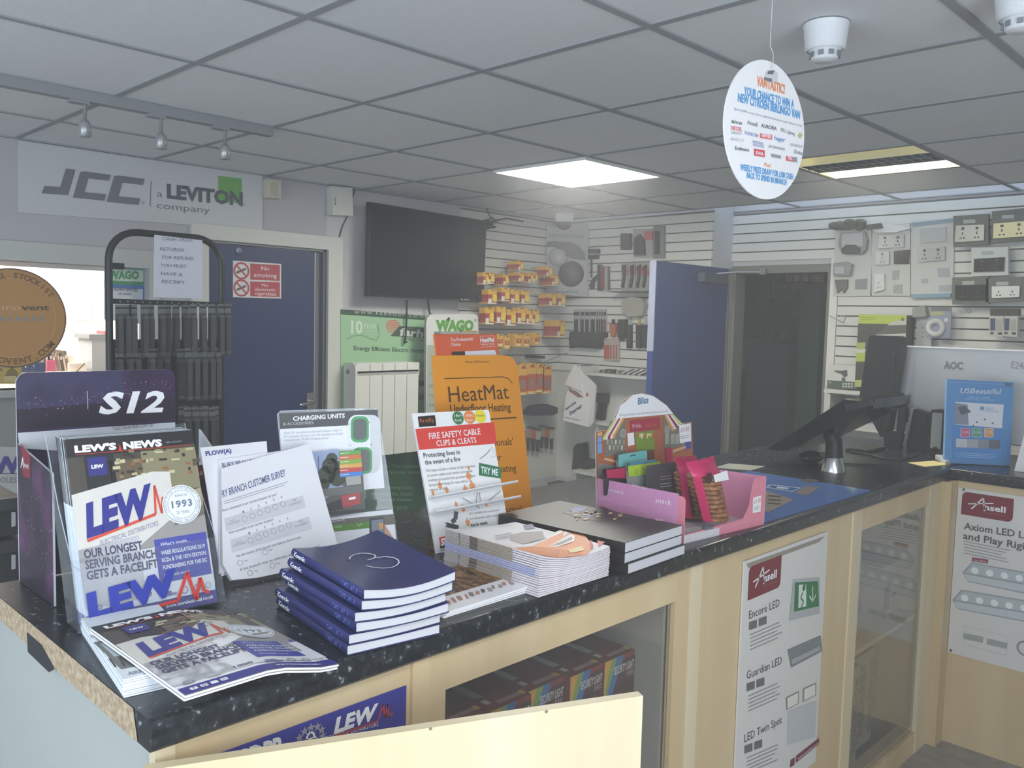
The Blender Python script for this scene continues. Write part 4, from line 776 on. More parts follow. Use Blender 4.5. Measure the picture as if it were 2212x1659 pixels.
P.t('HeatMat', (970, 869), (1099, 861), 34, BRN, 2); P.t('Underfloor Heating', (973, 892), (1103, 887), 18, BRN, 2, bold=.01)
P.t("The Professionals'", (985, 968), (1108, 961), 17, BRN, 2); P.t('Choice for', (1005, 998), (1083, 995), 17, BRN, 2); P.t('Underfloor Heating', (985, 1026), (1115, 1018), 17, BRN, 2); P.t('www.heatmat.co.uk', (1010, 1112), (1130, 1104), 13, BRN, 2)
mb.build('front_panel', t)
mb = MB(); mb.prism(P.W(.0, 0, -.055), P.u, P.v, [(.01, .011), (w-.02, .011), (w-.02, .30), (.01, .30)], P.n*.003, C('#c98a3a', .5)); mb.prism(P.W(.01, 0, -.055), P.n, P.v, [(0, .011), (.05, .003), (.05, .3), (0, .3)], P.u*.003, C('#c98a3a', .5)); mb.build('pocket', t)
ob = P
for i in range(8):
    k = i; mb = MB(); c = -.009-.0055*i; Q = Pan(P.o+V((P.n.x, P.n.y, 0))*c, P.u, P.v, mb); a0, b1 = Q.L(938+i*.3, 724); a1, _ = Q.L(1072, 722); tp = Q.L(1072, 722)[1]
    FC = C('#df6740', .45) if i == 0 else C('#d9772e', .5); sx = random.uniform(-.002, .002)
    Q.o = Q.o; mb.prism(Q.o, P.u, P.v, [(a0+.035 if 0 else a0+sx, .16), (a1+sx, .16), (a1+sx, tp+random.uniform(-.002, .001)), (a0+sx, tp+random.uniform(-.002, .001))], -P.n*.0042, C('#cf8a3e', .5), FC)
    if i == 0:
        Q.b = .0004; Q.t("The Professionals'", (973, 738), (1022, 735), 7, PW, 2, bold=.01); Q.t('Choice', (974, 748), (994, 747), 7, PW, 2, bold=.01); Q.t('HeatMat', (1037, 740), (1068, 738), 10, PW, 2, bold=.03); Q.t('Underfloor Heating', (1038, 746), (1068, 744), 4, PW, 2); Q.ln([(1036, 727), (1064, 725), (1069, 729)], .0007, PW, 2); Q.ln([(1037, 750), (1070, 748)], .0007, PW, 2)
        Q.q([(1004, 759), (1068, 756), (1073, 768), (1005, 772)], C('#dfe3ea', .5), 2); Q.q([(975, 760), (1003, 759), (1004, 770), (976, 771)], C('#4a3226', .5), 2)
    tag(mb.build('brochure'), ('orange heating brochure at the front of the pocket of the orange stand, headings showing' if i == 0 else 'orange heating brochure behind the front one in the orange stand'), 'brochure', 'orange brochures in the stand' if i else None)
# ---- tool catalogues and dark brochure lying by the blue stack
A, B, Dk = hz(958, 1337), hz(1155, 1276), hz(945, 1242)
u = (B-A); Lw = u.length; u.normalize(); v = V((-u.y, u.x, 0)); v = v if v.x < 0 else -v
WDP = ramp_mat('wood_photo_print', 'noise', 26, [(.35, '#35291e'), (.5, '#7c5a34'), (.62, '#a97f49'), (.75, '#5a4028')], .4, detail=4, vec=(1, 3, 1))
for i in range(3):
    mb = MB(); S = Sheet(A+u*(.004*i)+v*(-.002*i if i else 0)+V((0, 0, .0042*(i+1))), u, v, mb); S.bend = lambda a, b, i=i: .003*(a/.26)*(i/2)
    slab(mb, S, .255, .20, .0036, PW, PW, N=6)
    if i == 2:
        S.lr(0.0, .062, .255, .2, WDP, 1); S.lr(.0, .0605, .255, .066, PW, 2)
        rr = random.Random(8)
        for k in range(16): a = .012+.0155*k; S.seg((a, .032+rr.uniform(-.006, .004)), (a+.012, .047+rr.uniform(-.002, .008)), rr.uniform(.004, .009), C(rr.choice(['#8d8378', '#b5a79a', '#6f675f', '#c98d77', '#a8a29b']) if k > 4 else rr.choice(['#c98b7c', '#b8796a', '#d0a090']), .5), 3)
        for k in range(14): S.seg((rr.uniform(0, .24), rr.uniform(.07, .19)), (rr.uniform(.0, .25), rr.uniform(.07, .19)), rr.uniform(.001, .004), C(rr.choice(['#3a2c20', '#8c6a42', '#c4965a', '#5c432c']), .45), 4)
    tag(mb.build('catalogue'), 'white tool catalogue, %s of three at the counter edge' % ORD[2-i], 'catalogue', 'tool catalogues at the counter edge')
# ---- tall stack of white and orange cable catalogues, spines splayed
A = hz(1165, 1291); w_ = hz(1327, 1240)-A; Wc = w_.length-.017; w_.normalize(); u = (hz(997, 1217)-A); u = (u - w_*u.dot(w_)).normalized(); Lc = .285; NC = 18
z0 = lambda s: .0043*(1-s)+.0033*s
CW = C('#e5dfe4', .55, noise=.03)
for i in range(NC):
    k = NC-1-i; mb = MB(); zt = .0047*(i+1); zr = .0034*(i+1); jit = random.uniform(-.0015, .0015)
    lift = 0
    o = A + w_*jit - w_*.0006*(NC-i)*.3 + u*random.uniform(-.001, .001)
    S = Sheet(o, w_, u, mb); g = i/NC
    f = lambda a, b, zt=zt, zr=zr, g=g: zt+(zr-zt)*min(1, max(0, a/Wc)**.7) - .010*g*math.sin(math.pi*min(1, a/Wc))*max(0, 1-b/Lc*.8) + .004*g*(a/Wc)
    S.bend = f; lil = 8 <= i <= 11
    slab(mb, S, Wc, Lc, lambda a, b: .74*(.0047-.0013*min(1, max(0, a/Wc))**.7), PW if i == NC-1 else CW, C('#ddd6dc', .6, noise=.06), N=8)
    # spine-side print
    def sp(b0, b1, cc, S=S):
        n = 3; vs = []
        for q in range(n+1):
            b = b0+(b1-b0)*q/n; t_ = S.W(0, b); vs += [t_-w_*.0005, t_-w_*.0005-V((0, 0, .0038))]
        S.mb.raw(vs, [(2*q, 2*q+1, 2*q+3, 2*q+2) for q in range(n)], C(cc, .5))
    if lil: sp(.012, Lc, '#aeb2d6')
    else: sp(.075, .18, '#a79c8d'); sp(.18, .205, '#6b5f52'); sp(.205, Lc, '#b5aeaa'); sp(.235, .238, '#4a4744')
    if k == 0:
        S.q([(1108, 1187), (1150, 1180), (1234, 1141), (1266, 1160), (1282, 1182), (1268, 1199), (1205, 1206), (1150, 1199)], C('#ec8a4b', .45), 1)
        S.q([(1100, 1157), (1128, 1150), (1172, 1148), (1176, 1164), (1130, 1176), (1102, 1168)], C('#b3a9a6', .5), 2); S.q([(1130, 1136), (1150, 1132), (1156, 1142), (1134, 1145)], C('#3d4a86', .4), 3)
        S.q([(1176, 1160), (1210, 1146), (1232, 1152), (1190, 1172)], C('#dcd8d6', .4), 3); S.q([(1184, 1182), (1232, 1154), (1241, 1158), (1240, 1170), (1206, 1182)], C('#e9e6e4', .4), 3); S.q([(1190, 1180), (1235, 1160), (1237, 1166), (1206, 1179)], C('#5a5456', .4), 4)
        S.q([(1226, 1189), (1258, 1180), (1262, 1190), (1232, 1196)], C('#e8d48a', .45), 4); S.q([(1290, 1168), (1307, 1172), (1293, 1183)], C('#d0493c', .45), 3); S.t('NEW', (1282, 1187), (1280, 1168), 7, REDP, 3, bold=.02, up=(1275, 1186))
        S.lines((1070, 1158), (1110, 1150), 4, 3, C('#c8c2c6', .5), 2)
    tag(mb.build('catalogue'), ('white and orange cable catalogue lying on top of the tall splayed stack' if k == 0 else 'white cable catalogue inside the tall splayed stack below its orange cover'), 'catalogue', 'cable catalogues in the tall stack' if k else None)
# ---- three thick black books
A = hz(1356, 1241); w_ = hz(1479, 1197)-A; Wq = w_.length; w_.normalize(); u = V((-w_.y, w_.x, 0)); u = u if u.x < 0 else -u; Lq = .37
BKC = C('#2b2625', .4, noise=.04, scale=9); tk = .0235; uu = Matrix.Rotation(math.radians(1), 3, 'Z') @ u
for i in range(3):
    sh = -w_*(.0 if i == 0 else .006) + uu*(.0 if i == 0 else .006); o = A+sh+V((0, 0, tk*i))
    t = thing('book', 'thick black book, %s of the three beside the snack box' % ORD[2-i], 'book', o, 'black books beside the snack box')
    mb = MB(); mb.box(o, w_*Wq, uu*Lq, V((0, 0, .0012)), BKC); mb.box(o+V((0, 0, tk-.0014)), w_*Wq, uu*Lq, V((0, 0, .0012)), BKC); mb.box(o, w_*.0012, uu*Lq, V((0, 0, tk-.0002)), BKC)
    if i == 2:
        S = Pan(o+V((0, 0, tk)), w_, uu, mb)
        S.q([(1215, 1108), (1300, 1094), (1365, 1118), (1290, 1127)], C('#2f2a2e', .35), 1); S.q([(1228, 1102), (1245, 1096), (1268, 1097), (1258, 1104), (1238, 1106)], C('#5566b5', .4), 2); S.q([(1262, 1115), (1295, 1104), (1290, 1112), (1270, 1119)], C('#4c5ba4', .4), 2)
        rr = random.Random(4)
        for k in range(26): x, y = rr.uniform(1230, 1335), rr.uniform(1105, 1122); S.q([(x, y), (x+rr.uniform(4, 12), y-rr.uniform(0, 2)), (x+rr.uniform(6, 12), y+2), (x+1, y+3)], C(rr.choice(['#c9a46a', '#a97f48', '#e0c795', '#6f5433']), .4), 3)
        q = S.L(1424, 1124); S.lring(q[0], q[1], .009, .003, PW, 2, 16); S.lt('evolution', q[0]+.012, q[1]-.004, .035, .004, C('#8d8a8a', .5), 2)
    mb.build('cover', t)
    mb = MB(); mb.box(o+w_*.0012+uu*.0004+V((0, 0, .0012)), w_*(Wq-.0025), uu*(Lq-.002), V((0, 0, tk-.0026)), PGS); mb.build('page_block', t)
# ---- snack honesty box
fl, fr_ = hz(1476, 1175), hz(1649, 1133); ux = fr_-fl; Wb = ux.length; ux.normalize(); bk = V((-ux.y, ux.x, 0)); bk = bk if bk.x < 0 else -bk
PNK = C('#e08a9c', .5, noise=.03); PK2 = C('#eda0c2', .5, noise=.03); LIL = C('#cf93bd', .5, noise=.04)
d = .05
while d < .5:
    p = fl+bk*d; rp = p-CAM
    px = 1106+FPX*rp.dot(CR)/rp.dot(CF)
    if px < 1288: break
    d += .005
Db = d
t = thing('snack_box', 'pink cardboard charity snack box with a shopfront picture and a white arched top', 'snack box', fl+ux*Wb/2+bk*Db/2)
FRP = Pan(fl, ux, (0, 0, 1), None); FBK = Pan(fl+bk*Db, ux, (0, 0, 1), None); LFT = Pan(fl+bk*Db, -bk, (0, 0, 1), None)
up = V((0, 0, 1))
mb = MB(); FRP.mb = mb; hl = FRP.L(1650, 1030)[1]; lipz = FRP.L(1476, 1150)[1]; lpr = FRP.L(1600, 1122)[1]
prof = [(0, 0), (Wb, 0), (Wb, hl), (Wb*.86, hl), (Wb*.83, hl*.82), (Wb*.80, hl*.45), (Wb*.73, lpr), (.0, lipz*.75)]
mb.prism(fl, ux, up, prof, bk*.003, PNK); FRP.b = .0004
FRP.lr(.0, .0, Wb*.42, lipz*.72, C('#d9d4d8', .5), 1); FRP.t('Bliss', (1522, 1146), (1541, 1142), 9, C('#5d7587', .5), 2, bold=.02); FRP.lines((1478, 1143), (1518, 1137), 4, 2, C('#a79da4', .5), 2)
FRP.t('treat yourself give some good today', (1546, 1143), (1640, 1121), 5, C('#f0b8c4', .5), 2); FRP.q([(1626, 1075), (1644, 1070), (1642, 1105), (1625, 1108)], PW, 2); FRP.t('£1.00', (1628, 1088), (1642, 1084), 9, C('#d07a84', .5), 3); FRP.lines((1628, 1096), (1641, 1093), 3, 3, C('#8f8a90', .5), 3)
mb.build('front_wall', t)
mb = MB(); LFT.mb = mb; hf = LFT.L(1452, 1064)[1]; hb = LFT.L(1290, 1033)[1]
mb.prism(LFT.o, LFT.u, LFT.v, [(0, 0), (Db*.93, 0), (Db*.93, hf), (0, hb)], -LFT.n*.003, LIL); LFT.b = .0006
for s_, p0, p1, h, cc in (('sweets', (1314, 1061), (1347, 1068), 9, '#f3e4f0'), ('snack', (1416, 1085), (1450, 1091), 11, '#f7edf5'), ('treats', (1353, 1063), (1377, 1069), 7, '#dfb3d3'), ('chocolate', (1288, 1077), (1320, 1083), 7, '#e2bcd7'), ('snacks', (1366, 1050), (1398, 1059), 7, '#e7cfe0'), ('biscuits', (1352, 1091), (1370, 1096), 6, '#ddb2d0'), ('treats', (1380, 1103), (1402, 1109), 6, '#ddb2d0')): LFT.t(s_, p0, p1, h, C(cc, .5), 2, shear=.15)
q = LFT.L(1452, 1064); mb.prism(LFT.W(Db*.93, 0, 0), LFT.u, LFT.v, rrect(0, 0, Db*.07, hf*.96, .012, 4, (0, 0, 1, 0)), -LFT.n*.003, PNK); mb.build('side_wall', t)
mb = MB(); RGT = Pan(fl+bk*Db+ux*Wb, -bk, up, mb); hr = hl*.98; mb.prism(RGT.o, RGT.u, RGT.v, [(0, 0), (Db, 0), (Db, hl), (0, hr*.95)], RGT.n*-.003, PK2); mb.build('side_wall', t)
mb = MB(); mb.box(fl+bk*.003+up*.001, ux*Wb, bk*(Db-.006), up*.002, C('#ddd8dc', .6)); mb.build('floor_card', t)
# arched back card with the shop picture
mb = MB(); P = FBK; P.mb = mb; P.o = P.o+bk*.003*0
arch = [P.L(*p) for p in ((1291, 1090), (1500, 1050), (1495, 912), (1467, 916), (1456, 896), (1440, 876), (1420, 860), (1400, 851), (1386, 850), (1366, 854), (1348, 866), (1335, 885), (1326, 906), (1317, 928), (1287, 933))]; arch[0] = (arch[0][0], .0); arch[1] = (arch[1][0], .0)
BRK = C('#b06a4a', .5); mb.prism(P.o, P.u, P.v, arch, bk*.003, C('#c9ccd2', .6), BRK); P.b = .0004
P.q([(1328, 905), (1340, 876), (1366, 854), (1386, 850), (1410, 855), (1440, 876), (1454, 894)], PW, 1); P.t('Bliss', (1377, 874), (1400, 870), 14, C('#5d86a4', .5), 2, bold=.03); P.t('Giving premature and sick babies the best start in life', (1338, 899), (1442, 890), 5, C('#8f959e', .5), 2)
GRYW = C('#7d7c74', .5)
P.q([(1318, 910), (1350, 904), (1350, 978), (1306, 986), (1306, 950)], GRYW, 2); P.q([(1432, 897), (1452, 895), (1470, 925), (1480, 962), (1434, 972)], GRYW, 2)
for k, cc in enumerate(('#c9d37c', '#e9e4dc', '#9c3352', '#e9e4dc', '#e29a38')):
    P.q([(1326+k*4.6, 905-k*.5), (1330.6+k*4.6, 904.5-k*.5), (1306.5+k*5.5, 944-k*1), (1301+k*5.5, 945-k*1)], C(cc, .5), 3); P.q([(1301+k*5.5, 945-k), (1306.5+k*5.5, 944-k), (1306.5+k*5.5, 950-k), (1301+k*5.5, 951-k)], C(cc, .5), 3)
    P.q([(1434+k*4, 897-k*.4), (1438+k*4, 896.6-k*.4), (1456+k*4.4, 930-k*3.6), (1451+k*4.4, 931-k*3.6)], C(('#e29a38', '#e9e4dc', '#9c3352', '#e9e4dc', '#c9d37c')[k], .5), 3)
P.q([(1360, 908), (1424, 901), (1425, 926), (1361, 933)], C('#a8394c', .45), 3); P.t('Mr Finks', (1365, 925), (1384, 923), 9, C('#e8c9cc', .5), 4); P.t('Treats & Snacks', (1392, 923), (1418, 920), 8, C('#d4744c', .5), 4)
P.q([(1372, 934), (1412, 930), (1414, 972), (1374, 978)], C('#7f9a3e', .5), 2); P.q([(1354, 936), (1368, 934), (1370, 960), (1356, 964)], PW, 3); P.q([(1375, 975), (1413, 970), (1414, 1000), (1376, 1004)], C('#7a4a3a', .5), 2)
for k in range(9): P.q([(1376+k*4, 936), (1379+k*4, 936), (1379+k*4, 941+k % 3*3), (1376+k*4, 941+k % 3*3)], C(('#d4593c', '#e5d67c', '#f0f0ea', '#b8cc5a')[k % 4], .5), 4); P.q([(1310+k*4.4, 950+k % 2*12), (1313+k*4.4, 950+k % 2*12), (1313+k*4.4, 959+k % 2*12), (1310+k*4.4, 960+k % 2*12)], C(('#b9b69a', '#ded9c4', '#9aa86a')[k % 3], .5), 4)
for x0 in (1436, 1448, 1458, 1470): P.q([(x0, 938), (x0+8, 936), (x0+8, 958), (x0, 960)], C('#a9a994', .5), 3)
P.q([(1305, 988), (1330, 994), (1330, 1000), (1304, 993)], C('#d9b08a', .5), 3); P.q([(1290, 935), (1300, 933), (1300, 941), (1290, 943)], C('#d9b08a', .5), 2); P.q([(1290, 944), (1299, 943), (1300, 978), (1290, 980)], C('#7ba3d4', .5), 2); P.ln([(1290, 957), (1300, 956)], .002, C('#545a66', .5), 3); P.q([(1291, 1000), (1330, 1006), (1330, 1030), (1291, 1030)], C('#8d8886', .5), 2)
P.q([(1466, 918), (1491, 914), (1492, 953), (1467, 957)], PW, 4); P.t('£1.00', (1469, 933), (1487, 930), 9, C('#c9707c', .5), 5); P.lines((1469, 943), (1489, 940), 4, 2, C('#9a959a', .5), 5); P.q([(1480, 956), (1491, 953), (1491, 968), (1480, 971)], C('#4a58a4', .5), 4); P.q([(1452, 972), (1480, 962), (1480, 968), (1452, 978)], C('#d9b08a', .5), 4); P.q([(1435, 968), (1448, 966), (1452, 1000), (1438, 1002)], C('#b83458', .5), 5)
for px, py in ((1345, 936), (1440, 928)): q = P.L(px, py); P.lring(q[0], q[1], .012, .002, C('#cfd0cc', .5), 4, 16); P.lring(q[0], q[1], .006, .002, C('#cfd0cc', .5), 4, 12)
mb.build('back_card', t)
# divider behind the biscuit packs
mb = MB(); dv = Pan(fl+bk*Db*.68, ux, up, mb); a = dv.L(1398, 1010); b = dv.L(1462, 1000); mb.prism(dv.W(a[0], .004, 0), ux, up, [(0, 0), (b[0]-a[0], 0), (b[0]-a[0], b[1]), (0, a[1])], bk*.003, C('#555256', .5)); dv.b = .0004
for y in (1030, 1036, 1046, 1052): dv.ln([(1425, y), (1450, y-3)], .0016, C('#b9a58c' if y < 1040 else '#cfcdd0', .5), 1)
mb.build('divider', t)
def pouch(px4, dist, th_, mt, name, label, cat, wrap=None, mt2=None):
    """a filled packet whose front face shows between four photo points, standing inside the box at depth dist from the front"""
    mb = MB(); Q = Pan(fl+bk*dist, ux, up, mb); L = [Q.L(*p) for p in px4]; N = 6
    for side, sgn in ((0, 1), (1, -1)):
        vs = []
        for i in range(N+1):
            for j in range(N+1):
                x, y = i/N, j/N; A_, B_, C_, D_ = [V((q[0], q[1], 0)) for q in L]
                p = D_*(1-x)*(1-y)+C_*x*(1-y)+B_*x*y+A_*(1-x)*y; bulge = th_*.5*(math.sin(math.pi*x)**.6)*(math.sin(math.pi*min(1, y*1.12))**.5 if y < .89 else .0)
                vs.append(Q.W(p.x, p.y, bulge*sgn*(1+.12*math.sin(9*x+7*y))))
        mb.raw(vs, [(i*(N+1)+j, (i+1)*(N+1)+j, (i+1)*(N+1)+j+1, i*(N+1)+j+1) for i in range(N) for j in range(N)], mt, True)
    return mb, Q, L
def clearz(mb):  # keep packets above the box floor
    lo = min(p.z for p in mb.v); dz = max(0, ZC+.0035-lo); mb.v = [p+V((0, 0, dz)) for p in mb.v]
specs = [(((1331, 982), (1393, 972), (1396, 1060), (1334, 1070)), .93, C('#77c0bd', .4), 'turquoise topped sweet packet at the back of the snack box'),
         (((1354, 1000), (1414, 992), (1418, 1070), (1358, 1078)), .84, C('#4f93b4', .4), 'blue topped sweet packet behind the lime one in the snack box'),
         (((1352, 1006), (1422, 996), (1424, 1074), (1356, 1084)), .82, C('#b9d643', .4), 'lime green topped sweet packet in the snack box')]
for px4, dd, mt, lab in specs:
    mb, Q, L = pouch(px4, Db*dd, .014, C('#9aa09a', .3, noise=.1, scale=30), 'sweet_packet', lab, 'packet'); Q.b = .004
    tp = lambda f, L=L: [(L[0][0], L[0][1]), (L[1][0], L[1][1]), (L[1][0]+(L[2][0]-L[1][0])*f, L[1][1]+(L[2][1]-L[1][1])*f), (L[0][0]+(L[3][0]-L[0][0])*f, L[0][1]+(L[3][1]-L[0][1])*f)]
    S = Q; S.b = .0075; S.lp(tp(.3), mt, 1); q = ((L[0][0]+L[1][0])/2, (L[0][1]+L[1][1])/2); S.lp([(q[0]-.012, q[1]-.007), (q[0]+.012, q[1]-.005), (q[0]+.012, q[1]-.009), (q[0]-.012, q[1]-.011)], C('#50656a', .5), 2) if 'turq' in lab else None
    if 'lime' in lab:
        S.t('Finks', (1382, 1018), (1405, 1014), 9, C('#8fae2c', .5), 3)
        for px in (1370, 1410): qq = S.L(px, 1018-(px-1370)*.18); S.lring(qq[0], qq[1], .007, .0016, C('#6e8a1e', .5), 3, 14)
        S.q([(1392, 1025), (1420, 1018), (1424, 1044), (1394, 1050)], C('#e9e9ea', .5), 3); S.t('Treat Time', (1398, 1036), (1416, 1032), 4, C('#7c7c80', .5), 4)
    clearz(mb); tag(mb.build('sweet_packet'), lab, 'sweet packet')
mb, Q, L = pouch(((1302, 1014), (1345, 1009), (1376, 1075), (1304, 1070)), Db*.88, .03, C('#3a2f33', .3, noise=.2, scale=40), '', '', ''); Q.b = .012; Q.lp([(L[0][0], L[0][1]), (L[1][0], L[1][1]), (L[1][0]+.004, L[1][1]-.03), (L[0][0]+.004, L[0][1]-.022)], C('#c2355f', .35), 1); clearz(mb); tag(mb.build('sweet_packet'), 'dark sweet packet with a crumpled crimson top in the snack box', 'sweet packet')
COOK = ramp_mat('cookie_brown', 'noise', 60, [(.3, '#6d4630'), (.5, '#9a6a48'), (.7, '#c09066')], .7, detail=4, bump=.4)
CRIM = C('#c22f62', .3, noise=.12, scale=25)
for px4, dd, lab in ((((1455, 990), (1500, 985), (1522, 1112), (1470, 1118)), .47, 'biscuit pack in crimson wrapping, behind the front pack in the snack box'), (((1479, 1000), (1538, 987), (1565, 1117), (1510, 1124)), .14, 'biscuit pack with a white label, leaning at the front of the pink snack box')):
    Q = Pan(fl+bk*Db*dd, ux, up, None); L = [V(Q.L(*p)) .to_3d() for p in px4]; dz = max(0, .004-min(L[2].y, L[3].y)); L = [q+V((0, dz, 0)) for q in L]
    tt = thing('biscuit_pack', lab, 'biscuit pack', Q.W(L[3].x, L[3].y))
    at = lambda x, y: L[3]*(1-x)*(1-y)+L[2]*x*(1-y)+L[1]*x*y+L[0]*(1-x)*y
    mb = MB(); Q.mb = mb; wv = (L[2]-L[3]).length
    for k in range(10):
        y = .03+.077*k; a, b = at(.12, y), at(1.0, y+.01); c = (a+b)/2; mb.lathe(Q.W(c.x, c.y-.002, -.002), Q.u*(a.y-b.y)*.4+Q.v*(b.x-a.x)+Q.n*.001, [(.001, -.004), ((b-a).length*.42, -.005), ((b-a).length*.45, 0), ((b-a).length*.42, .005), (.001, .006)], COOK, 16)
    mb.build('biscuits', tt)
    mb = MB(); Q.mb = mb; rw = wv*.4
    for s0, s1 in ((0, .14), (.97, 1.0)):
        mb.raw([Q.W(at(x, y).x, at(x, y).y, rw*1.02*math.sin(math.pi*max(.03, min(.97, x)))**.5) for x in [s0+(s1-s0)*i/4 for i in range(5)] for y in (0, .5, .8)], [(i*3+j, i*3+3+j, i*3+4+j, i*3+1+j) for i in range(4) for j in range(2)], CRIM, True)
    N = 8; vs = []
    for i in range(N+1):
        for j in range(4):
            x = i/N; y = .78+.08*j; p = at(x, y); vs.append(Q.W(p.x, p.y, rw*(1.03, .75, .3, .25)[j]*math.sin(math.pi*max(.03, min(.97, x)))**.5+.003*math.sin(20*x)*(j > 1)))
    mb.raw(vs, [(i*4+j, (i+1)*4+j, (i+1)*4+j+1, i*4+j+1) for i in range(N) for j in range(3)], CRIM, True); mb.build('wrapper', tt)
    mb = MB(); Q.mb = mb; c0 = rw*1.06
    q = [at(.4, .68), at(.93, .68), at(.93, .83), at(.4, .8)]; mb.raw([Q.W(z.x, z.y, c0*.97) for z in q], [(0, 1, 2, 3)], PW); q = at(.26, .76); Q.lc(q.x, q.y, wv*.13, C('#463230', .5), 1) if 0 else mb.raw([Q.W(q.x+wv*.13*math.cos(k*.4488), q.y+wv*.13*math.sin(k*.4488), c0*.9) for k in range(14)], [tuple(range(14))], C('#463230', .5)); mb.build('label', tt)
# ---- acrylic counter mat with a blue poster, and a small clear sheet
mb = MB(); S = up_on(ZC+.0035, mb); mt_ = C('#5877b4', .08, noise=.06, scale=6, spec=.6); q4 = [(1652, 1129), (1882, 1061), (1735, 1016), (1540, 1075)]
L = [hz(*p, .0005) for p in ((1652, 1129), (1882, 1061))]; uu = (L[1]-L[0]); Wm = uu.length; uu.normalize(); vv = V((-uu.y, uu.x, 0)); Dm = .46
mb.box(L[0], uu*Wm, vv*Dm, V((0, 0, .003)), mt_)
CP = lambda h: C(h, .12, noise=.02, spec=.6)
S.q([(1655, 1060), (1715, 1080), (1660, 1107), (1600, 1085)], CP('#9b9088'), 2); S.q([(1740, 1050), (1772, 1053), (1745, 1070), (1716, 1066)], CP('#8d8684'), 2); S.q([(1745, 1040), (1768, 1043), (1782, 1039), (1758, 1035)], CP('#55504f'), 2) if 0 else None
S.q([(1748, 1034), (1772, 1038), (1750, 1044), (1727, 1038)], CP('#6b6566'), 2); S.q([(1664, 1047), (1730, 1054), (1712, 1063), (1654, 1053)], CP('#dfe5ee'), 2); S.q([(1666, 1048.5), (1726, 1055), (1711, 1061.5), (1658, 1052.5)], CP('#3f67b0'), 3); S.q([(1680, 1052), (1706, 1055), (1700, 1058), (1676, 1055)], CP('#cfd9ea'), 4)
for y in (1070, 1078, 1086): S.q([(1660, y), (1688, y+2), (1684, y+5), (1658, y+3)], CP('#5c5654'), 3)
tag(mb.build('counter_mat'), 'glossy clear counter mat with a blue advert under it, beside the snack box', 'counter mat')
mb = MB(); L = [hz(*p, .0006) for p in ((1736, 1083), (1622, 1066), (1566, 1060), (1660, 1067))]
L = [hz(*p, .0006) for p in ((1543, 1011), (1622, 1017), (1652, 1008), (1575, 1002))]; mb.poly(L, C('#b8b8ae', .2)); mb.poly([p+V((0, 0, .002)) for p in L], C('#b8b8ae', .2)); mb.raw(L+[p+V((0, 0, .002)) for p in L], [(0, 1, 5, 4), (1, 2, 6, 5), (2, 3, 7, 6), (3, 0, 4, 7)], C('#b8b8ae', .2))
tag(mb.build('plastic_sheet'), 'small pale plastic sheet lying on the worktop behind the snack box', 'plastic sheet')
# ---- till terminal
YT = H(1800, 1020, 'z', ZC).y; cb = hz(1800, 1018)
t = thing('till_terminal', 'black tilted touchscreen till on a post with a silver cone foot', 'till', cb)
PT = Pan((0, YT, 0), (1, 0, 0), (0, 0, 1), None); GB = C('#19191b', .12, noise=.02, spec=.6); BM = C('#1d1d1e', .45)
mb = MB(); mb.lathe(cb, (0, 0, 1), [(.047, 0), (.047, .003), (.03, .058), (.028, .062)], C('#c8cacb', .18, .95, scale=20), 24); mb.build('foot', t)
mb = MB(); top = PT.L(1790, 935); mb.tube([cb+V((0, 0, .055)), cb+V((-.004, 0, .12)), V((top[0], YT, top[1]))], [.034, .03, .024], BM, 12); mb.build('post', t)
mb = MB(); q = [PT.L(*p) for p in ((1664, 969), (1705, 973), (1893, 882), (1895, 862), (1862, 866), (1830, 862), (1745, 918))]; mb.prism(V((0, YT+.33, 0)), V((1, 0, 0)), V((0, 0, 1)), q, V((0, -.36, 0)), GB)
mb.build('touchscreen', t)
mb = MB(); q = [PT.L(*p) for p in ((1836, 872), (1893, 862), (1895, 874), (1842, 888))]; mb.prism(V((0, YT-.032, 0)), V((1, 0, 0)), V((0, 0, 1)), q, V((0, -.02, 0)), C('#3a3a3b', .25)); mb.build('card_reader', t)
# rear pole with the handset screen and coiled cable
yb = 2.78; PB2 = Pan((0, yb, 0), (1, 0, 0), (0, 0, 1), None); bb = hz(1935, 965)
t = thing('display_pole', 'tall black slab shaped customer display with a coiled cable, behind the tilted till', 'customer display', (bb.x, yb, ZC))
mb = MB(); q = [PB2.L(*p) for p in ((1877, 728), (1882, 724), (1942, 726), (1948, 731), (1948, 760), (1920, 930), (1902, 944), (1856, 858))]; mb.prism(V((0, yb+.06, 0)), V((1, 0, 0)), V((0, 0, 1)), q, V((0, -.06, 0)), BM); mb.build('screen', t)
mb = MB(); c0, c1 = PB2.L(1944, 752), PB2.L(1922, 935); pts = []
for i in range(31*8): f = i/(31*8-1); an = 2*math.pi*31*f; pts.append((c0[0]+(c1[0]-c0[0])*f+.004+.006*math.cos(an)+.012*math.sin(math.pi*f), yb-.068+.006*math.sin(an), c0[1]+(c1[1]-c0[1])*f))
mb.tube(pts, .0022, C('#2b2b2c', .5), 5); mb.build('coiled_cable', t)
mb = MB(); p = V((bb.x-.02, yb+.0, ZC)); q = [PB2.L(*p_) for p_ in ((1906, 930), (1936, 934), (1944, 850), (1952, 870), (1956, 905), (1942, 972), (1912, 968))]; mb.prism(V((0, yb-.002, 0)), V((1, 0, 0)), V((0, 0, 1)), [(a, max(b, ZC+.001)) for a, b in q], V((0, .05, 0)), BM)
mb.build('stand', t)
p = hz(1748, 1000); t = thing('barcode_scanner', 'glossy black rounded gadget lying on the worktop beside the silver cone foot', 'scanner', p)
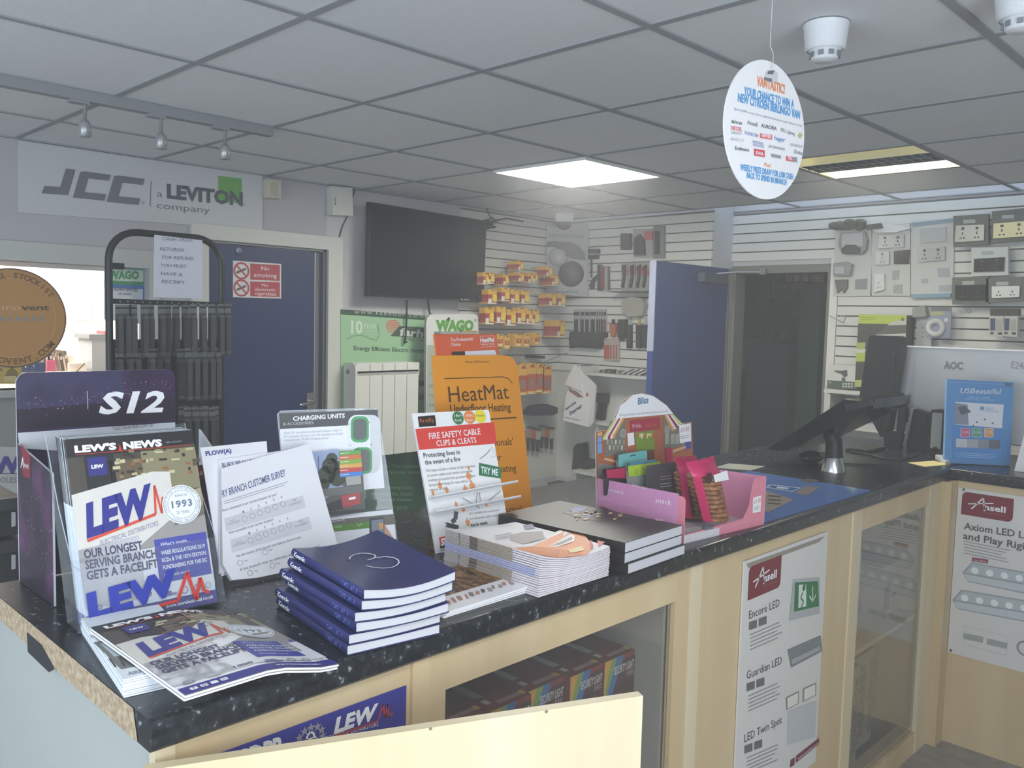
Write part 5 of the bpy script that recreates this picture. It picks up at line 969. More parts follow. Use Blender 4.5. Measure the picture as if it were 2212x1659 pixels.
mb = MB(); mb.ball((p.x, p.y+.015, ZC+.024), .045, .075, .024, GB, 18); mb.build('body', t); mb = MB(); mb.ball((p.x+.045, p.y+.03, ZC+.034), .02, .018, .013, C('#8d8873', .3), 12); mb.build('button', t)
mb = MB(); pts = [hz(*q, .004) for q in ((1790, 1000), (1850, 1003), (1900, 1003), (1930, 1004))]; mb.tube(pts, .003, BM, 6); mb.build('cable', t)
mb = MB(); pts = [hz(*q, .005) for q in ((1838, 976), (1880, 982), (1905, 990), (1945, 994), (1975, 985), (2000, 968), (1985, 955))]; mb.tube(pts, .004, BM, 6); tag(mb.build('cable'), 'thick black cable curling over the worktop behind the till', 'cable')
p = hz(1850, 978); t = thing('keyboard', 'flat dark keypad lying on the worktop behind the till post', 'keypad', p); mb = MB(); mb.bx(p.x-.05, p.x+.05, p.y, p.y+.2, ZC+.001, ZC+.012, BM); mb.build('case', t); mb = MB()
for i in range(4):
    for j in range(6): mb.bx(p.x-.044+.023*i, p.x-.026+.023*i, p.y+.01+.031*j, p.y+.034+.031*j, ZC+.012, ZC+.016, C('#4a4a48', .5))
mb.build('keys', t)
# ---- return counter: monitor, speaker, box, blue stand, router, note
ym = 2.86; PM = Pan((0, ym, 0), (1, 0, 0), (0, 0, 1), None); a = PM.L(1949, 746); SILV = C('#b3b5b7', .35, .35, noise=.03)
t = thing('computer_monitor', 'large silver monitor seen from behind on the return counter', 'monitor', (a[0]+.28, ym, ZC))
mb = MB(); PM.mb = mb; zl = ZC+.075; mb.rbox((a[0], ym, zl), (.57, 0, 0), (0, 0, a[1]-zl), (0, .03, 0), .006, SILV); mb.box((a[0], ym-.004, a[1]-.006), (.57, 0, 0), (0, .036, 0), (0, 0, .006), C('#f0f1f0', .25)); PM.b = .0006
PM.t('AOC', (2038, 796), (2080, 798), 15, C('#7b7d80', .4), 2, bold=.05); PM.t('E2460', (2184, 795), (2228, 800), 15, C('#85878a', .4), 2); mb.build('housing', t)
mb = MB(); mb.bx(a[0]+.25, a[0]+.33, ym-.02, ym, ZC+.01, zl+.1, BM); mb.lathe((a[0]+.29, ym-.03, ZC), (0, 0, 1), [(.05, 0), (.05, .006), (.03, .014), (.001, .015)], BM, 24); mb.build('stand', t)
ys_ = 2.70; PS = Pan((0, ys_, 0), (1, 0, 0), (0, 0, 1), None); a, b = PS.L(2005, 985), PS.L(2041, 888); zt = b[1]
t = thing('speaker', 'small black desktop speaker with a grey cloth front beside the blue stand', 'speaker', (a[0]+.03, ys_, ZC))
mb = MB(); mb.rbox((a[0], ys_, ZC+.002), (b[0]-a[0], 0, 0), (0, 0, zt-ZC), (0, .08, 0), .008, BM); mb.build('cabinet', t)
mb = MB(); mb.rbox((a[0]+.007, ys_-.004, ZC+.04), (b[0]-a[0]-.014, 0, 0), (0, 0, zt-ZC-.05), (0, .004, 0), .004, C('#8f9292', .9)); mb.build('grille', t)
mb = MB(); PS.mb = mb; mb.lathe(((a[0]+b[0])/2, ys_-.004, ZC+.038), (0, -1, 0), [(.012, 0), (.012, .003), (.001, .003)], BM, 16); PS.b = .006; PS.t('DELL', (2015, 969), (2028, 970), 3, PW, 2); mb.build('badge', t)
yk = 2.80; PK = Pan((0, yk, 0), (1, 0, 0), (0, 0, 1), None); a, b = PK.L(1962, 985), PK.L(2002, 884)
t = thing('label_printer', 'black upright box with a silver edge strip between the speaker and the till', 'printer', (a[0], yk, ZC)); mb = MB(); q = [PK.L(*p) for p in ((1958, 975), (1998, 982), (2002, 892), (1978, 884))]; q[0] = (q[0][0], ZC+.001); q[1] = (q[1][0], ZC+.001); mb.prism(V((0, yk, 0)), V((1, 0, 0)), V((0, 0, 1)), q, V((0, .05, 0)), BM); mb.build('case', t)
mb = MB(); q = [PK.L(*p) for p in ((1950, 963), (1957, 966), (1974, 884), (1969, 880))]; mb.prism(V((0, yk-.004, 0)), V((1, 0, 0)), V((0, 0, 1)), [(x, max(z, ZC+.003)) for x, z in q], V((0, .05, 0)), C('#8d8f90', .3, .5)); PK.mb = mb; PK.b = .0046; PK.t('RICOH', (1958, 937), (1962, 914), 4, PW, 2, up=(1954, 936)); mb.build('trim_strip', t)
P, w = lean((2040, 1000), (2182, 1006), 3, ZC+.003, None)
BLS = C('#5f97cf', .4, noise=.03); t = thing('display_stand', 'sky blue cardboard USB socket display standing before the silver monitor', 'display stand', P.o)
mb = MB(); P.mb = mb; out = [P.L(*p) for p in ((2040, 1000), (2182, 1006), (2190, 826), (2046, 819))]; out[0] = (out[0][0], 0); out[1] = (out[1][0], 0)
mb.prism(P.o-P.n*.02, P.u, P.v, out, P.n*.02, C('#86afd8', .5), BLS); P.b = .0005
P.ln([(2047, 825), (2188, 831)], .0012, C('#a9cbea', .5), 1); P.q([(2170, 827), (2186, 828), (2186, 835), (2171, 834)], C('#5d7390', .5), 2); P.t('USBeautiful', (2073, 849), (2160, 851), 11, PW, 3, shear=.25); P.t('Power your essentials', (2094, 860), (2138, 861), 4, C('#cfe2f3', .5), 2); P.t('USB charging wall outlets', (2085, 864), (2148, 866), 4, C('#a9cbea', .5), 2)
WC = C('#dfe3ea', .45); P.q([(2063, 868), (2168, 874), (2164, 925), (2062, 917)], WC, 2); P.q([(2063, 870), (2090, 874), (2092, 918), (2062, 916)], C('#8c93a6', .45), 3); P.q([(2068, 880), (2083, 876), (2098, 890), (2076, 896)], C('#5b6072', .45), 4); P.c((2121, 882), 5, C('#6fa0d0', .45), 4); P.t('Type-C', (2127, 883), (2146, 884), 5, C('#7aa6d2', .5), 4); P.t('USB Socket', (2127, 889), (2157, 891), 5, C('#7aa6d2', .5), 4)
for px, py in ((2108, 910), (2125, 904), (2142, 912), (2100, 918)): P.q([(px, py), (px+4, py), (px+4, py+4), (px, py+4)], C('#77797e', .45), 4)
P.q([(2058, 918), (2172, 927), (2168, 996), (2056, 990)], C('#4f8ccd', .4), 4)
for px, cc, s_ in ((2084, '#c9618a', '2.1A'), (2109, '#5aa87a', '3.1A'), (2135, '#dba05c', '4.2A')):
    a, b = P.L(px-10, 944), P.L(px+11, 925); P.lr(a[0], a[1], b[0], b[1], C('#e5e6ea', .45), 5, r=.004); P.lr(a[0]+.0015, a[1]+.0015, b[0]-.0015, b[1]-.0015, C(cc, .45), 6, r=.003); P.t(s_, (px-7, 936), (px+8, 936.6), 6, C('#f3d8df', .5), 7)
a, b = P.L(2064, 966), P.L(2160, 951); 
for k, cc in enumerate(('#c3c6cc', '#a9adb4', '#8b9098', '#666e78')): P.lr(a[0]+(b[0]-a[0])*k/4, a[1], a[0]+(b[0]-a[0])*(k+1)/4, b[1], C(cc, .4, .3), 5)
P.lines((2062, 978), (2152, 982), 4, 3, C('#9cc4ea', .5), 5); mb.build('card', t)
mb = MB(); q = hz(2046, 996); e = [hz(2020, 991), hz(2042, 1005), hz(2056, 1001), hz(2034, 987)]; mb.prism(V((0, 0, ZC+.0005)), V((1, 0, 0)), V((0, 1, 0)), [(p.x, p.y) for p in e], V((0, 0, .016)), C('#dcdcd8', .3)); tag(mb.build('wireless_router'), 'small white plastic gadget at the inner corner of the counter, beside the blue stand', 'gadget')
mb = MB(); e = [hz(1961, 1000), hz(1998, 1009), hz(2052, 1004), hz(2016, 996)]; mb.prism(V((0, 0, ZC+.0005)), V((1, 0, 0)), V((0, 1, 0)), [(p.x, p.y) for p in e], V((0, 0, .0012)), C('#dccf95', .6, noise=.1)); tag(mb.build('note'), 'yellow handwritten note lying flat near the inner corner of the counter', 'note')
mb = MB(); PW3 = Pan((0, 2.60, 0), (1, 0, 0), (0, 0, 1), mb); q = [PW3.L(*p) for p in ((2191, 1011), (2240, 1014), (2240, 925), (2213, 936))]; q[0] = (q[0][0], ZC+.001); q[1] = (q[1][0], ZC+.001); mb.prism(V((0, 2.60, 0)), V((1, 0, 0)), V((0, 0, 1)), q, V((0, .05, 0)), C('#e6e7e8', .4)); tag(mb.build('sign_holder'), 'white leaning sign holder cut off by the edge of the picture, on the return counter', 'sign holder')
# ---- round hanging sign
dd = V((-.862, 1.58, 0)).normalized()*1.8; c0 = ray(1655, 282); c0 = CAM + c0*(1.8/math.hypot(c0.x, c0.y)); ang = math.radians(83.6); du = V((math.cos(ang), math.sin(ang), 0)); R_ = .134
t = thing('hanging_sign', 'round white prize draw sign hanging on a string from the ceiling', 'hanging sign', c0-V((0, 0, R_)))
mb = MB(); P = Pan(c0, du, (0, 0, 1), mb); circ = [(R_*math.cos(2*math.pi*k/64), R_*math.sin(2*math.pi*k/64)) for k in range(64)]; mb.prism(c0-P.n*.003, P.u, P.v, circ, P.n*.003, PW); P.b = .0003
SKY = C('#5aa5e0', .5); ORN = C('#f0935a', .5)
P.t('VANTASTIC!', (1634, 184), (1694, 203), 20, ORN, 2, bold=.03); P.t('YOUR CHANCE TO WIN A', (1606, 205), (1714, 234), 18, SKY, 2, bold=.03); P.t('NEW CITROEN BERLINGO VAN', (1593, 219), (1727, 257), 18, SKY, 2, bold=.03)
P.t('Spend £200 on any of our selected brands for your chance to win', (1585, 237), (1731, 274), 5, C('#8f93a8', .5), 2); P.t('WEEKLY PRIZE DRAW FOR £100 CASH', (1598, 367), (1712, 388), 13, SKY, 2, bold=.03); P.t('BACK TO SPEND IN BRANCH', (1612, 384), (1698, 400), 12, SKY, 2, bold=.03); P.t('Plus!', (1650, 359), (1664, 362), 8, ORN, 2)
P.q([(1650, 168), (1655, 152), (1672, 151), (1679, 158), (1679, 176), (1664, 178), (1650, 172)], C('#d3d4d6', .5), 2); P.q([(1656, 160), (1659, 153), (1672, 153), (1668, 161)], C('#6b6e72', .5), 3); P.q([(1650, 167), (1666, 170), (1666, 178), (1650, 173)], C('#77797c', .5), 3)
for s_, p0, p1, h, cc in (('aico', (1579, 265), (1602, 270), 8, '#5c5c60'), ('Ansell', (1613, 268), (1635, 274), 9, '#9a9aa0'), ('AURORA', (1643, 275), (1677, 282), 8, '#77777c'), ('BELL Lighting', (1686, 283), (1716, 293), 7, '#9aa79c'), ('DIETZEL', (1578, 280), (1602, 284), 8, '#dd6a70'), ('UNIVOLT', (1578, 289), (1602, 292), 6, '#b9b9bd'), ('FLEXICON', (1608, 290), (1637, 297), 7, '#8d94c4'), ('hager', (1672, 302), (1695, 307), 9, '#7f9bd0'), ('LEDGROUP', (1706, 315), (1732, 320), 6, '#b5bdb7'), ('MARCO', (1578, 303), (1606, 307), 7, '#d0d0d4'), ('NATIONAL', (1625, 309), (1649, 314), 6, '#9d9fc4'), ('VENTILATION', (1625, 315), (1649, 320), 5, '#9d9fc4'), ('prysmian', (1660, 318), (1694, 325), 7, '#a5a5aa'), ('Scolmore', (1586, 323), (1617, 328), 8, '#5f6a60'), ('Draka', (1715, 331), (1732, 335), 8, '#9a9aa0')): P.t(s_, p0, p1, h, C(cc, .5), 2, bold=.015)
for q4, s_, cc in (([(1641, 288), (1667, 291), (1667, 302), (1641, 298)], 'GEWISS', '#e8706c'), ([(1628, 321), (1651, 325), (1651, 340), (1628, 336)], 'SWA', '#dc5a60'), ([(1697, 337), (1713, 339), (1713, 350), (1697, 347)], 'WISKA', '#e06a6a')): P.q(q4, C(cc, .5), 2); P.t(s_, (q4[3][0]+3, q4[3][1]-3), (q4[2][0]-3, q4[2][1]-3), 7, PW, 3, bold=.03)
P.q([(1714, 339), (1721, 340), (1721, 351), (1714, 350)], C('#8fa0b0', .5), 2); P.q([(1665, 332), (1686, 336), (1686, 343), (1665, 339)], C('#a39ca4', .5), 2); P.q([(1727, 285), (1733, 292), (1728, 300), (1722, 293)], C('#c9c08a', .5), 2)
mb.build('disc', t)
mb = MB(); tp = P.W(0.002, R_-.004, .003); mb.tube([tp-V((0, 0, .012))+P.n*.003, tp+V((0, 0, .004))+P.n*.004, tp+V((.001, .004, .02)), (c0.x, c0.y, c0.z+R_+.03), (c0.x+.001, c0.y, HC-.004)], .0008, C('#c9cacb', .4), 5); mb.build('string', t)
# ================================================================ left wall
def ex(mb, P, pts, d, mt, base=0, face=None):
    """a slab on face P: outline through photo points, from base out to base + d"""
    L = [P.L(*p) for p in pts]; A = sum(L[i][0]*L[(i+1) % len(L)][1]-L[(i+1) % len(L)][0]*L[i][1] for i in range(len(L)))
    if A < 0: L.reverse()
    mb.prism(P.W(0, 0, base), P.u, P.v, L, P.n*d, mt, face); return L
LW = lambda d=0: wallx(XW+.002+d, None)
mb = MB(); P = LW(); P.mb = mb; SG = C('#c3c4c6', .5); ex(mb, P, [(38, 303), (566, 380), (566, 497), (38, 459)], .006, SG); P.b = .0065; JG = C('#6f7178', .5)
_sl = [1]
def stroke(pts, mt=JG):
    _sl[0] += 1; P.q(pts, mt, _sl[0])
stroke([(141, 364), (162, 367), (146, 422), (124, 419)]); stroke([(95, 402), (150, 405), (146, 422), (88, 418)])
for dx, dy in ((0, 0), (73, 9)):
    stroke([(179+dx, 370+dy), (238+dx, 378+dy), (234+dx, 391+dy), (174+dx, 384+dy)]); stroke([(172+dx, 371+dy), (193+dx, 372+dy), (178+dx, 428+dy), (157+dx, 424+dy)]); stroke([(160+dx, 413+dy), (228+dx, 420+dy), (224+dx, 434+dy), (156+dx, 427+dy)])
P.ln([(325, 391), (323, 446)], .004, JG, 2); P.t('a', (337, 425), (350, 427), 15, JG, 2); P.t('LEVITON', (359, 427), (523, 444), 28, C('#54565e', .5), 3, bold=.05); P.t('company', (337, 450), (452, 461), 14, JG, 2)
P.q([(470, 380), (521, 386), (521, 440), (470, 435)], C('#6aa550', .5), 1); P.c((308, 438), 4, C('#a9abb0', .5), 2, 10); P.c((527, 442), 3, C('#a9abb0', .5), 2, 10)
tag(mb.build('wall_sign'), 'long white lighting company sign with grey letters and a green square, above the blue door', 'sign')
P = LW(); mb = MB(); ex(mb, P, [(567, 388), (597, 392), (597, 431), (567, 428)], .05, C('#c4c1ae', .5)); mb.bx(XW+.052, XW+.054, P.L(575, 400)[0], P.L(590, 400)[0], P.L(580, 425)[1], P.L(580, 396)[1], C('#b5b29f', .5)); tag(mb.build('alarm_sensor'), 'small cream alarm sensor beside the end of the white company sign', 'sensor')
mb = MB(); P = LW(); P.mb = mb; ex(mb, P, [(706, 404), (748, 408), (750, 468), (706, 465)], .06, C('#cfd0c9', .5)); P.b = .061
for k in range(6): P.q([(709, 428+k*3), (713, 428.4+k*3), (713, 430+k*3), (709, 429.6+k*3)], C('#5d605c', .5), 1)
tag(mb.build('junction_box'), 'white box with a small vent high on the wall between the door frame and television', 'box')
mb = MB(); mb.tube([P.W(*P.L(*p), .006) for p in ((765, 409), (757, 440), (748, 470), (738, 490), (732, 512))], .003, BLK, 5); tag(mb.build('cable'), 'thin dark cable hanging from the ceiling past the white box to the door frame', 'cable')
# television
XT = XW+.10; t = thing('television', 'large black flat television mounted high on the pale wall', 'television', (XT, 2.3, 1.8))
P = wallx(XT, None); mb = MB(); TVM = C('#141413', .16, spec=.5); L = ex(mb, P, [(791, 437), (1043, 478), (1037, 651), (787, 640)], .035, C('#1d1d1c', .35)); mb.build('housing', t)
mb = MB(); P.mb = mb; P.b = .0355; ex(mb, P, [(793, 442), (1041, 482), (1035, 646), (790, 636)], .0012, TVM, .0352); P.t('LG', (988, 648), (1004, 649), 3, WHT, 3); mb.build('screen', t)
mb = MB(); mb.bx(XW+.002, XT, 2.2, 2.5, 1.9, 2.15, BLK); mb.build('wall_bracket', t)
P = LW(.05)
for pts, lab in (([(879, 648), (878, 690), (876, 728), (873, 742), (879, 738)], 'black cable hanging straight down below the television in front of the green banner'), ([(924, 640), (926, 665), (928, 676), (945, 690), (965, 705), (985, 718)], 'black cable bent sideways below the television, crossing the white banner')):
    mb = MB(); mb.tube([P.W(*P.L(*p), 0) for p in pts], .006, BLK, 6); tag(mb.build('cable'), lab, 'cable')
P = LW(.1); mb = MB(); rr = random.Random(2)
for k in range(7): a = [P.L(1046+rr.uniform(-2, 22), 478+rr.uniform(-4, 16)) for _ in range(4)]; mb.tube([P.W(q[0], q[1], rr.uniform(-.04, .03)) for q in a], .006, BLK, 5)
mb.tube([P.W(*P.L(*p), 0) for p in ((1050, 480), (1062, 470), (1070, 476), (1095, 472), (1130, 478))], .006, BLK, 5); mb.tube([P.W(*P.L(*p), 0) for p in ((1052, 450), (1055, 462), (1066, 478), (1078, 482))], .004, BLK, 5)
tag(mb.build('cable'), 'tangle of black cables beside the upper corner of the television', 'cable')
# green roller banner, heater on it, white banner
P = LW(.02); t = thing('banner', 'tall green electric heating banner behind the white heater', 'banner', (XW+.03, 2.1, .3)); GR = C('#9fc79d', .55, noise=.03); DGN = C('#1f4f33', .5); DGT = C('#3c5a46', .5)
mb = MB(); P.mb = mb; ex(mb, P, [(735, 668), (948, 684), (940, 1240), (735, 1240)], .004, GR); P.b = .0045
P.q([(735, 668), (948, 684), (948, 694), (735, 679)], DGT, 1); P.t('WWW.FARHOUK.CO.UK', (764, 677), (922, 686), 6, C('#c9d9c6', .5), 2, sp=1.6)
P.t('10', (757, 719), (782, 720), 26, C('#d5e3d0', .5), 2, bold=.03); P.t('YEAR', (783, 709), (812, 710), 10, C('#d5e3d0', .5), 2); P.t('Guarantee', (783, 716), (812, 717), 6, C('#b9d2b3', .5), 2); P.ln([(749, 732), (764, 725), (781, 724), (800, 732), (812, 735), (818, 725), (815, 700)], .006, C('#7f9f7e', .5), 2)
for k in range(8): hw = 16*math.sqrt(max(.05, 1-((k-3.5)/4.2)**2)); y = 691+k*3.6; P.q([(848-hw, y), (848+hw, y+.4), (848+hw, y+2.4), (848-hw, y+2)], C('#d66a62', .5), 2)
P.q([(862, 704), (948, 710), (948, 732), (842, 726)], C('#4c5a50', .5), 3); P.t('farho', (861, 724), (930, 730), 16, C('#dfe6da', .5), 4, bold=.04, shear=.25); P.t('Intelligent Heating', (871, 734), (918, 737), 5, C('#5d7360', .5), 2)
P.t('Energy Efficient Electric Heating', (763, 756), (921, 762), 9, C('#34463a', .5), 2, bold=.01); P.t('FREE', (901, 780), (940, 782), 14, C('#cfe0c9', .5), 2, bold=.03); P.t('NEW', (899, 803), (935, 804), 9, C('#cfe0c9', .5), 2)
P.q([(735, 955), (943, 955), (940, 1240), (735, 1240)], DGN, 2); P.q([(902, 822), (945, 822), (945, 865), (902, 864)], C('#6a7f70', .5), 2); P.q([(904, 834), (918, 834), (918, 852), (904, 852)], C('#c9cbc6', .5), 3)
TG = C('#7d9c86', .5)
for s_, x0, x1, y, h in (('lines. This includes', 816, 905, 1010, 7), ('smartphone, tablet', 816, 905, 1023, 7), ('reduce Heating Costs', 800, 890, 1056, 7), ('National Main Dealer', 800, 892, 1070, 7), ('Storage Heater', 815, 890, 1082, 7), ('reduce your', 815, 880, 1100, 10), ('carbon footprint', 800, 890, 1116, 10)): P.t(s_, (x0, y), (x1, y), h, TG, 3)
mb.build('sheet', t); mb = MB(); mb.bx(XW+.005, XW+.09, 1.66, 2.46, .001, .08, C('#b7b9ba', .3, .5)); mb.build('base', t)
P = LW(.03); t = thing('electric_heater', 'white ribbed electric heater hanging before the green banner', 'heater', (XW+.05, 2.0, .85)); HW = C('#dcdcd4', .4); D_ = .12
F = wallx(XW+.03+D_, None); q = [F.L(*p) for p in ((776, 815), (898, 812), (903, 975), (896, 980), (776, 985), (770, 975))]; a0, a1 = F.L(770, 900)[0], F.L(903, 900)[0]; zt = F.L(840, 784)[1]; zb_ = F.L(840, 982)[1]
mb = MB(); mb.bx(XW+.03, XW+.03+D_*.75, a0+.004, a1-.004, zb_+.01, zt-.07, HW)
n = 5
for k in range(n): s = (a1-a0)/n; mb.rbox((XW+.03+D_*.7, a0+s*k+.002, zb_), (0, s-.004, 0), (0, 0, zt-.05-zb_), (D_*.3, 0, 0), .006, HW, 2)
mb.build('fins', t)
mb = MB()
for k in range(n+1): y = a0+(a1-a0)*k/n; mb.bx(XW+.04, XW+.03+D_, y-.004, y+.004, zt-.08, zt-.004, HW)
for x in (XW+.03, XW+.03+D_*.5, XW+.03+D_-.012): mb.bx(x, x+.012, a0, a1, zt-.012 if x < XW+.1 else zt-.055, zt-.0, HW)
mb.bx(XW+.03+D_-.012, XW+.03+D_, a0, a1, zt-.07, zt-.045, HW); mb.build('top_grille', t)
mb = MB(); mb.rbox((XW+.034, a0-.012, zb_), (D_-.002, 0, 0), (0, 0, zt-zb_+.002), (0, .014, 0), .03, HW, 4); mb.lathe((XW+.08, a0-.012, zt-.05), (0, -1, 0), [(.014, 0), (.014, .006), (.001, .007)], C('#8f908c', .4), 14); mb.build('side_cap', t)
P = LW(.16); t = thing('banner', 'white rounded top connector maker display board with big green letters, behind the orange stand', 'display board', (XW+.16, 2.6, .8)); mb = MB(); P.mb = mb; WGR = C('#5c9a3e', .5)
ex(mb, P, [(916, 700), (918, 686), (926, 679), (1022, 678), (1028, 684), (1031, 780), (1031, 1000), (916, 1000)], .02, C('#9aa096', .5), 0, C('#d0d2cd', .5)); P.b = .0205
P.t('WAGO', (936, 714), (1018, 713), 21, WGR, 2, bold=.07); P.ln([(944, 702), (962, 692), (966, 686)], .012, WGR, 3); P.q([(958, 690), (966, 684), (968, 694)], WGR, 3); P.c((1022, 692), 3, C('#a5a8a2', .5), 2, 10)
P.q([(918, 745), (1030, 745), (1030, 1000), (917, 1000)], C('#a8b0a2', .5), 1)
for y, s_ in ((809, 'Suitable for all'), (836, 'Easy to use'), (857, 'Fast and safe'), (878, 'Reusable')): P.t(s_, (923, y), (1000, y), 6, C('#70786c', .5), 2)
mb.build('board', t); mb = MB(); ex(mb, P, [(933, 716), (1010, 716), (1024, 735), (1024, 742), (933, 742)], .06, C('#8d9390', .5), .02); ex(mb, P, [(982, 713), (1016, 714), (1016, 722), (986, 724)], .03, C('#b08a4a', .5), .04); mb.build('sample_tray', t)
mb = MB(); P.mb = mb; mb.bx(XW+.18, XW+.30, 2.5, 3.0, .0, .012, C('#8d9390', .5)); mb.bx(XW+.165, XW+.185, 2.72, 2.78, .01, .9, C('#8d9390', .5)); mb.build('foot', t)
# no smoking sign on the door
P = wallx(XW-.019, None); t = mb = MB(); P.mb = mb; ex(mb, P, [(503, 563), (607, 570), (607, 645), (503, 642)], .002, C('#dcd9d8', .5)); P.b = .0024; RD = C('#b8484f', .5)
P.q([(540, 569), (604, 573), (604, 607), (540, 604)], RD, 1); P.q([(540, 608), (604, 610), (604, 642), (540, 640)], RD, 1)
for s_, y, x0, x1, h in (('No', 584, 564, 581, 9), ('smoking', 598, 548, 597, 9), ('No', 619, 565, 579, 7), ('electronic', 628, 550, 594, 7), ('cigarettes', 637, 550, 596, 7)): P.t(s_, (x0, y), (x1, y+(x1-x0)*.04), h, PW, 2)
for y in (585, 622):
    q = P.L(521, y); P.lring(q[0], q[1], .046, .01, RD, 2, 24); P.seg((q[0]-.03, q[1]+.03), (q[0]+.03, q[1]-.03), .008, RD, 3); P.seg((q[0]-.028, q[1]-.012), (q[0]+.026, q[1]+.012), .012, C('#5b595a', .5), 1)
tag(mb.build('safety_sign'), 'red and white no smoking sign on the blue door', 'sign')
for px, py, lab in ((515, 541, 'small clear stick-on hook at the top of the blue door, nearer its middle'), (455, 534, 'small clear stick-on hook near the top edge of the blue door, behind the black rack')):
    mb = MB(); q = P.W(*P.L(px, py), .001); mb.lathe(q, (1, 0, 0), [(.017, 0), (.016, .006), (.006, .01), (.001, .011)], C('#9da3b4', .2), 16); mb.tube([q+V((.01, 0, 0)), q+V((.014, 0, -.02)), q+V((.022, 0, -.022))], .003, STEEL, 6); tag(mb.build('suction_hook'), lab, 'hook')
# ---- black wire rack with blister packs, standing between counter and door
XR = -1.55; P = wallx(XR, None); RK = C('#262625', .4); a0 = P.L(236, 700)[0]; a1 = P.L(478, 700)[0]; zt = P.L(350, 507)[1]
t = thing('display_rack', 'black tubular rack with rows of blister packs, in front of the blue door', 'display rack', (XR, (a0+a1)/2, 0))
mb = MB(); out = rrect(a0, .02, a1, zt, .11, 6, (0, 0, 1, 1)); out = out[1:]+out[:1]; mb.tube([P.W(a, b, 0) for a, b in out], .014, RK, 10); mb.box(P.W(a0-.0, P.L(236, 574)[1]-.012, -.012), P.u*.055, P.v*.024, P.n*.024, RK); mb.build('tube_frame', t)
bars = [(645, 656), (733, 746), (857, 870), (985, 998), (1100, 1112)]
for ya_, yb_ in bars:
    z1, z0 = P.L(240, ya_)[1], P.L(240, yb_)[1]; mb = MB(); mb.box(P.W(a0, z0, -.008), P.u*(a1-a0), P.v*(z1-z0), P.n*.012, RK); P.mb = mb; P.b = .0045
    for k in range(14): P.lc(a0+.04+(a1-a0-.08)*k/13, (z0+z1)/2, .0035, C('#8d8d8a', .5), 1, 8)
    mb.build('hook_bar', t)
mb = MB(); mb.box(P.W(a0, .02, -.006), P.u*(a1-a0), P.v*(P.L(240, 735)[1]-.02), P.n*.004, C('#1b1b1a', .6)); mb.build('back_panel', t)
mb = MB(); mb.bx(XR-.2, XR+.2, a0-.01, a0+.03, .0, .03, RK); mb.bx(XR-.2, XR+.2, a1-.03, a1+.01, 0, .03, RK); mb.build('foot', t)
# blister packs
BLI = glassy('blister_plastic', '#a8aca8', refl=.16, opacity=.12, rough=.12); HDR = C('#6f726c', .4, noise=.1); INS = C('#31332f', .4, noise=.15)
bw, bh = (a1-a0)/242*16, .21
def blister(h=bh):
    r = thing('blister_pack', 'x', 'blister pack', (0, 0, 0)); mb = MB(); mb.bx(.0, .0012, -bw/2, bw/2, -h, 0, C('#434540', .5, noise=.08)); mb.bx(.0013, .0018, -bw/2, bw/2, -.035, 0, HDR); mb.bx(.0019, .0023, -.014, .014, -.016, -.010, RK); mb.build('card', r)
    mb = MB(); mb.rbox((.002, -bw/2+.006, -h+.006), (0, bw-.012, 0), (0, 0, h-.048), (.016, 0, 0), .008, BLI, 3); mb.build('blister', r)
    mb = MB(); mb.bx(.003, .014, -.012, .012, -h+.02, -.055, INS); mb.build('tool', r); return r
proto = blister(); first = True
rows = [(658, [(253, 0), (270, 0), (283, 0), (303, .02), (320, 0), (340, .02), (357, 0), (375, 0), (395, -.0)]), (752, [(253, 0), (275, 0), (292, 0), (318, .02), (337, 0), (355, 0), (378, .03), (398, 0)]), (876, [(384, .02), (398, 0), (418, 0), (437, 0), (455, .02)])]
RN = ['top', 'middle', 'lower']; CN = ['first', 'second', 'third', 'fourth', 'fifth', 'sixth', 'seventh', 'eighth', 'ninth', 'tenth', 'eleventh', 'twelfth']
packs = []
for r, (y, xs_) in enumerate(rows):
    for k, (px, off) in enumerate(xs_): packs.append((r, k, px, y, .014+off))
for r, k, px, y, off in packs:
    o = proto if first else dup(proto, (0, 0, 0)); first = False; q = P.L(px, y); o.location = P.W(q[0], q[1], off+.006)
    o['label'] = 'blister pack, %s row of the black rack, %s from the window' % (RN[r], CN[k]); o['group'] = 'blister packs on the black rack'
P2 = wallx(XR+.16, None)
for r, y, xs_ in ((0, 657, (417, 438, 457, 477, 491)), (1, 752, (407, 423, 440, 457, 470)), (2, 880, (405, 423, 440, 458))):
    for k, px in enumerate(xs_):
        o = dup(proto, (0, 0, 0)); q = P2.L(px, y); o.location = P2.W(q[0], q[1], 0); o['label'] = 'grey blister pack at the door end of the %s row of the black rack, standing out on its hook, %s of that cluster' % (RN[r], CN[k]) if 0 else 'blister pack on a long hook by the door, rack %s row, %s in' % (RN[r], CN[k]); o['group'] = 'blister packs on the black rack'
        mb = MB(); mb.tube([V((XR+.005, q[0], q[1]-.009)), V((XR+.19, q[0], q[1]-.009)), V((XR+.2, q[0], q[1]+.004))], .0022, STEEL, 5); tag(mb.build('rack_hook'), 'steel hook at the door end of the rack, %s row, %s in' % (RN[r], CN[k]), 'hook', 'long hooks on the black rack')
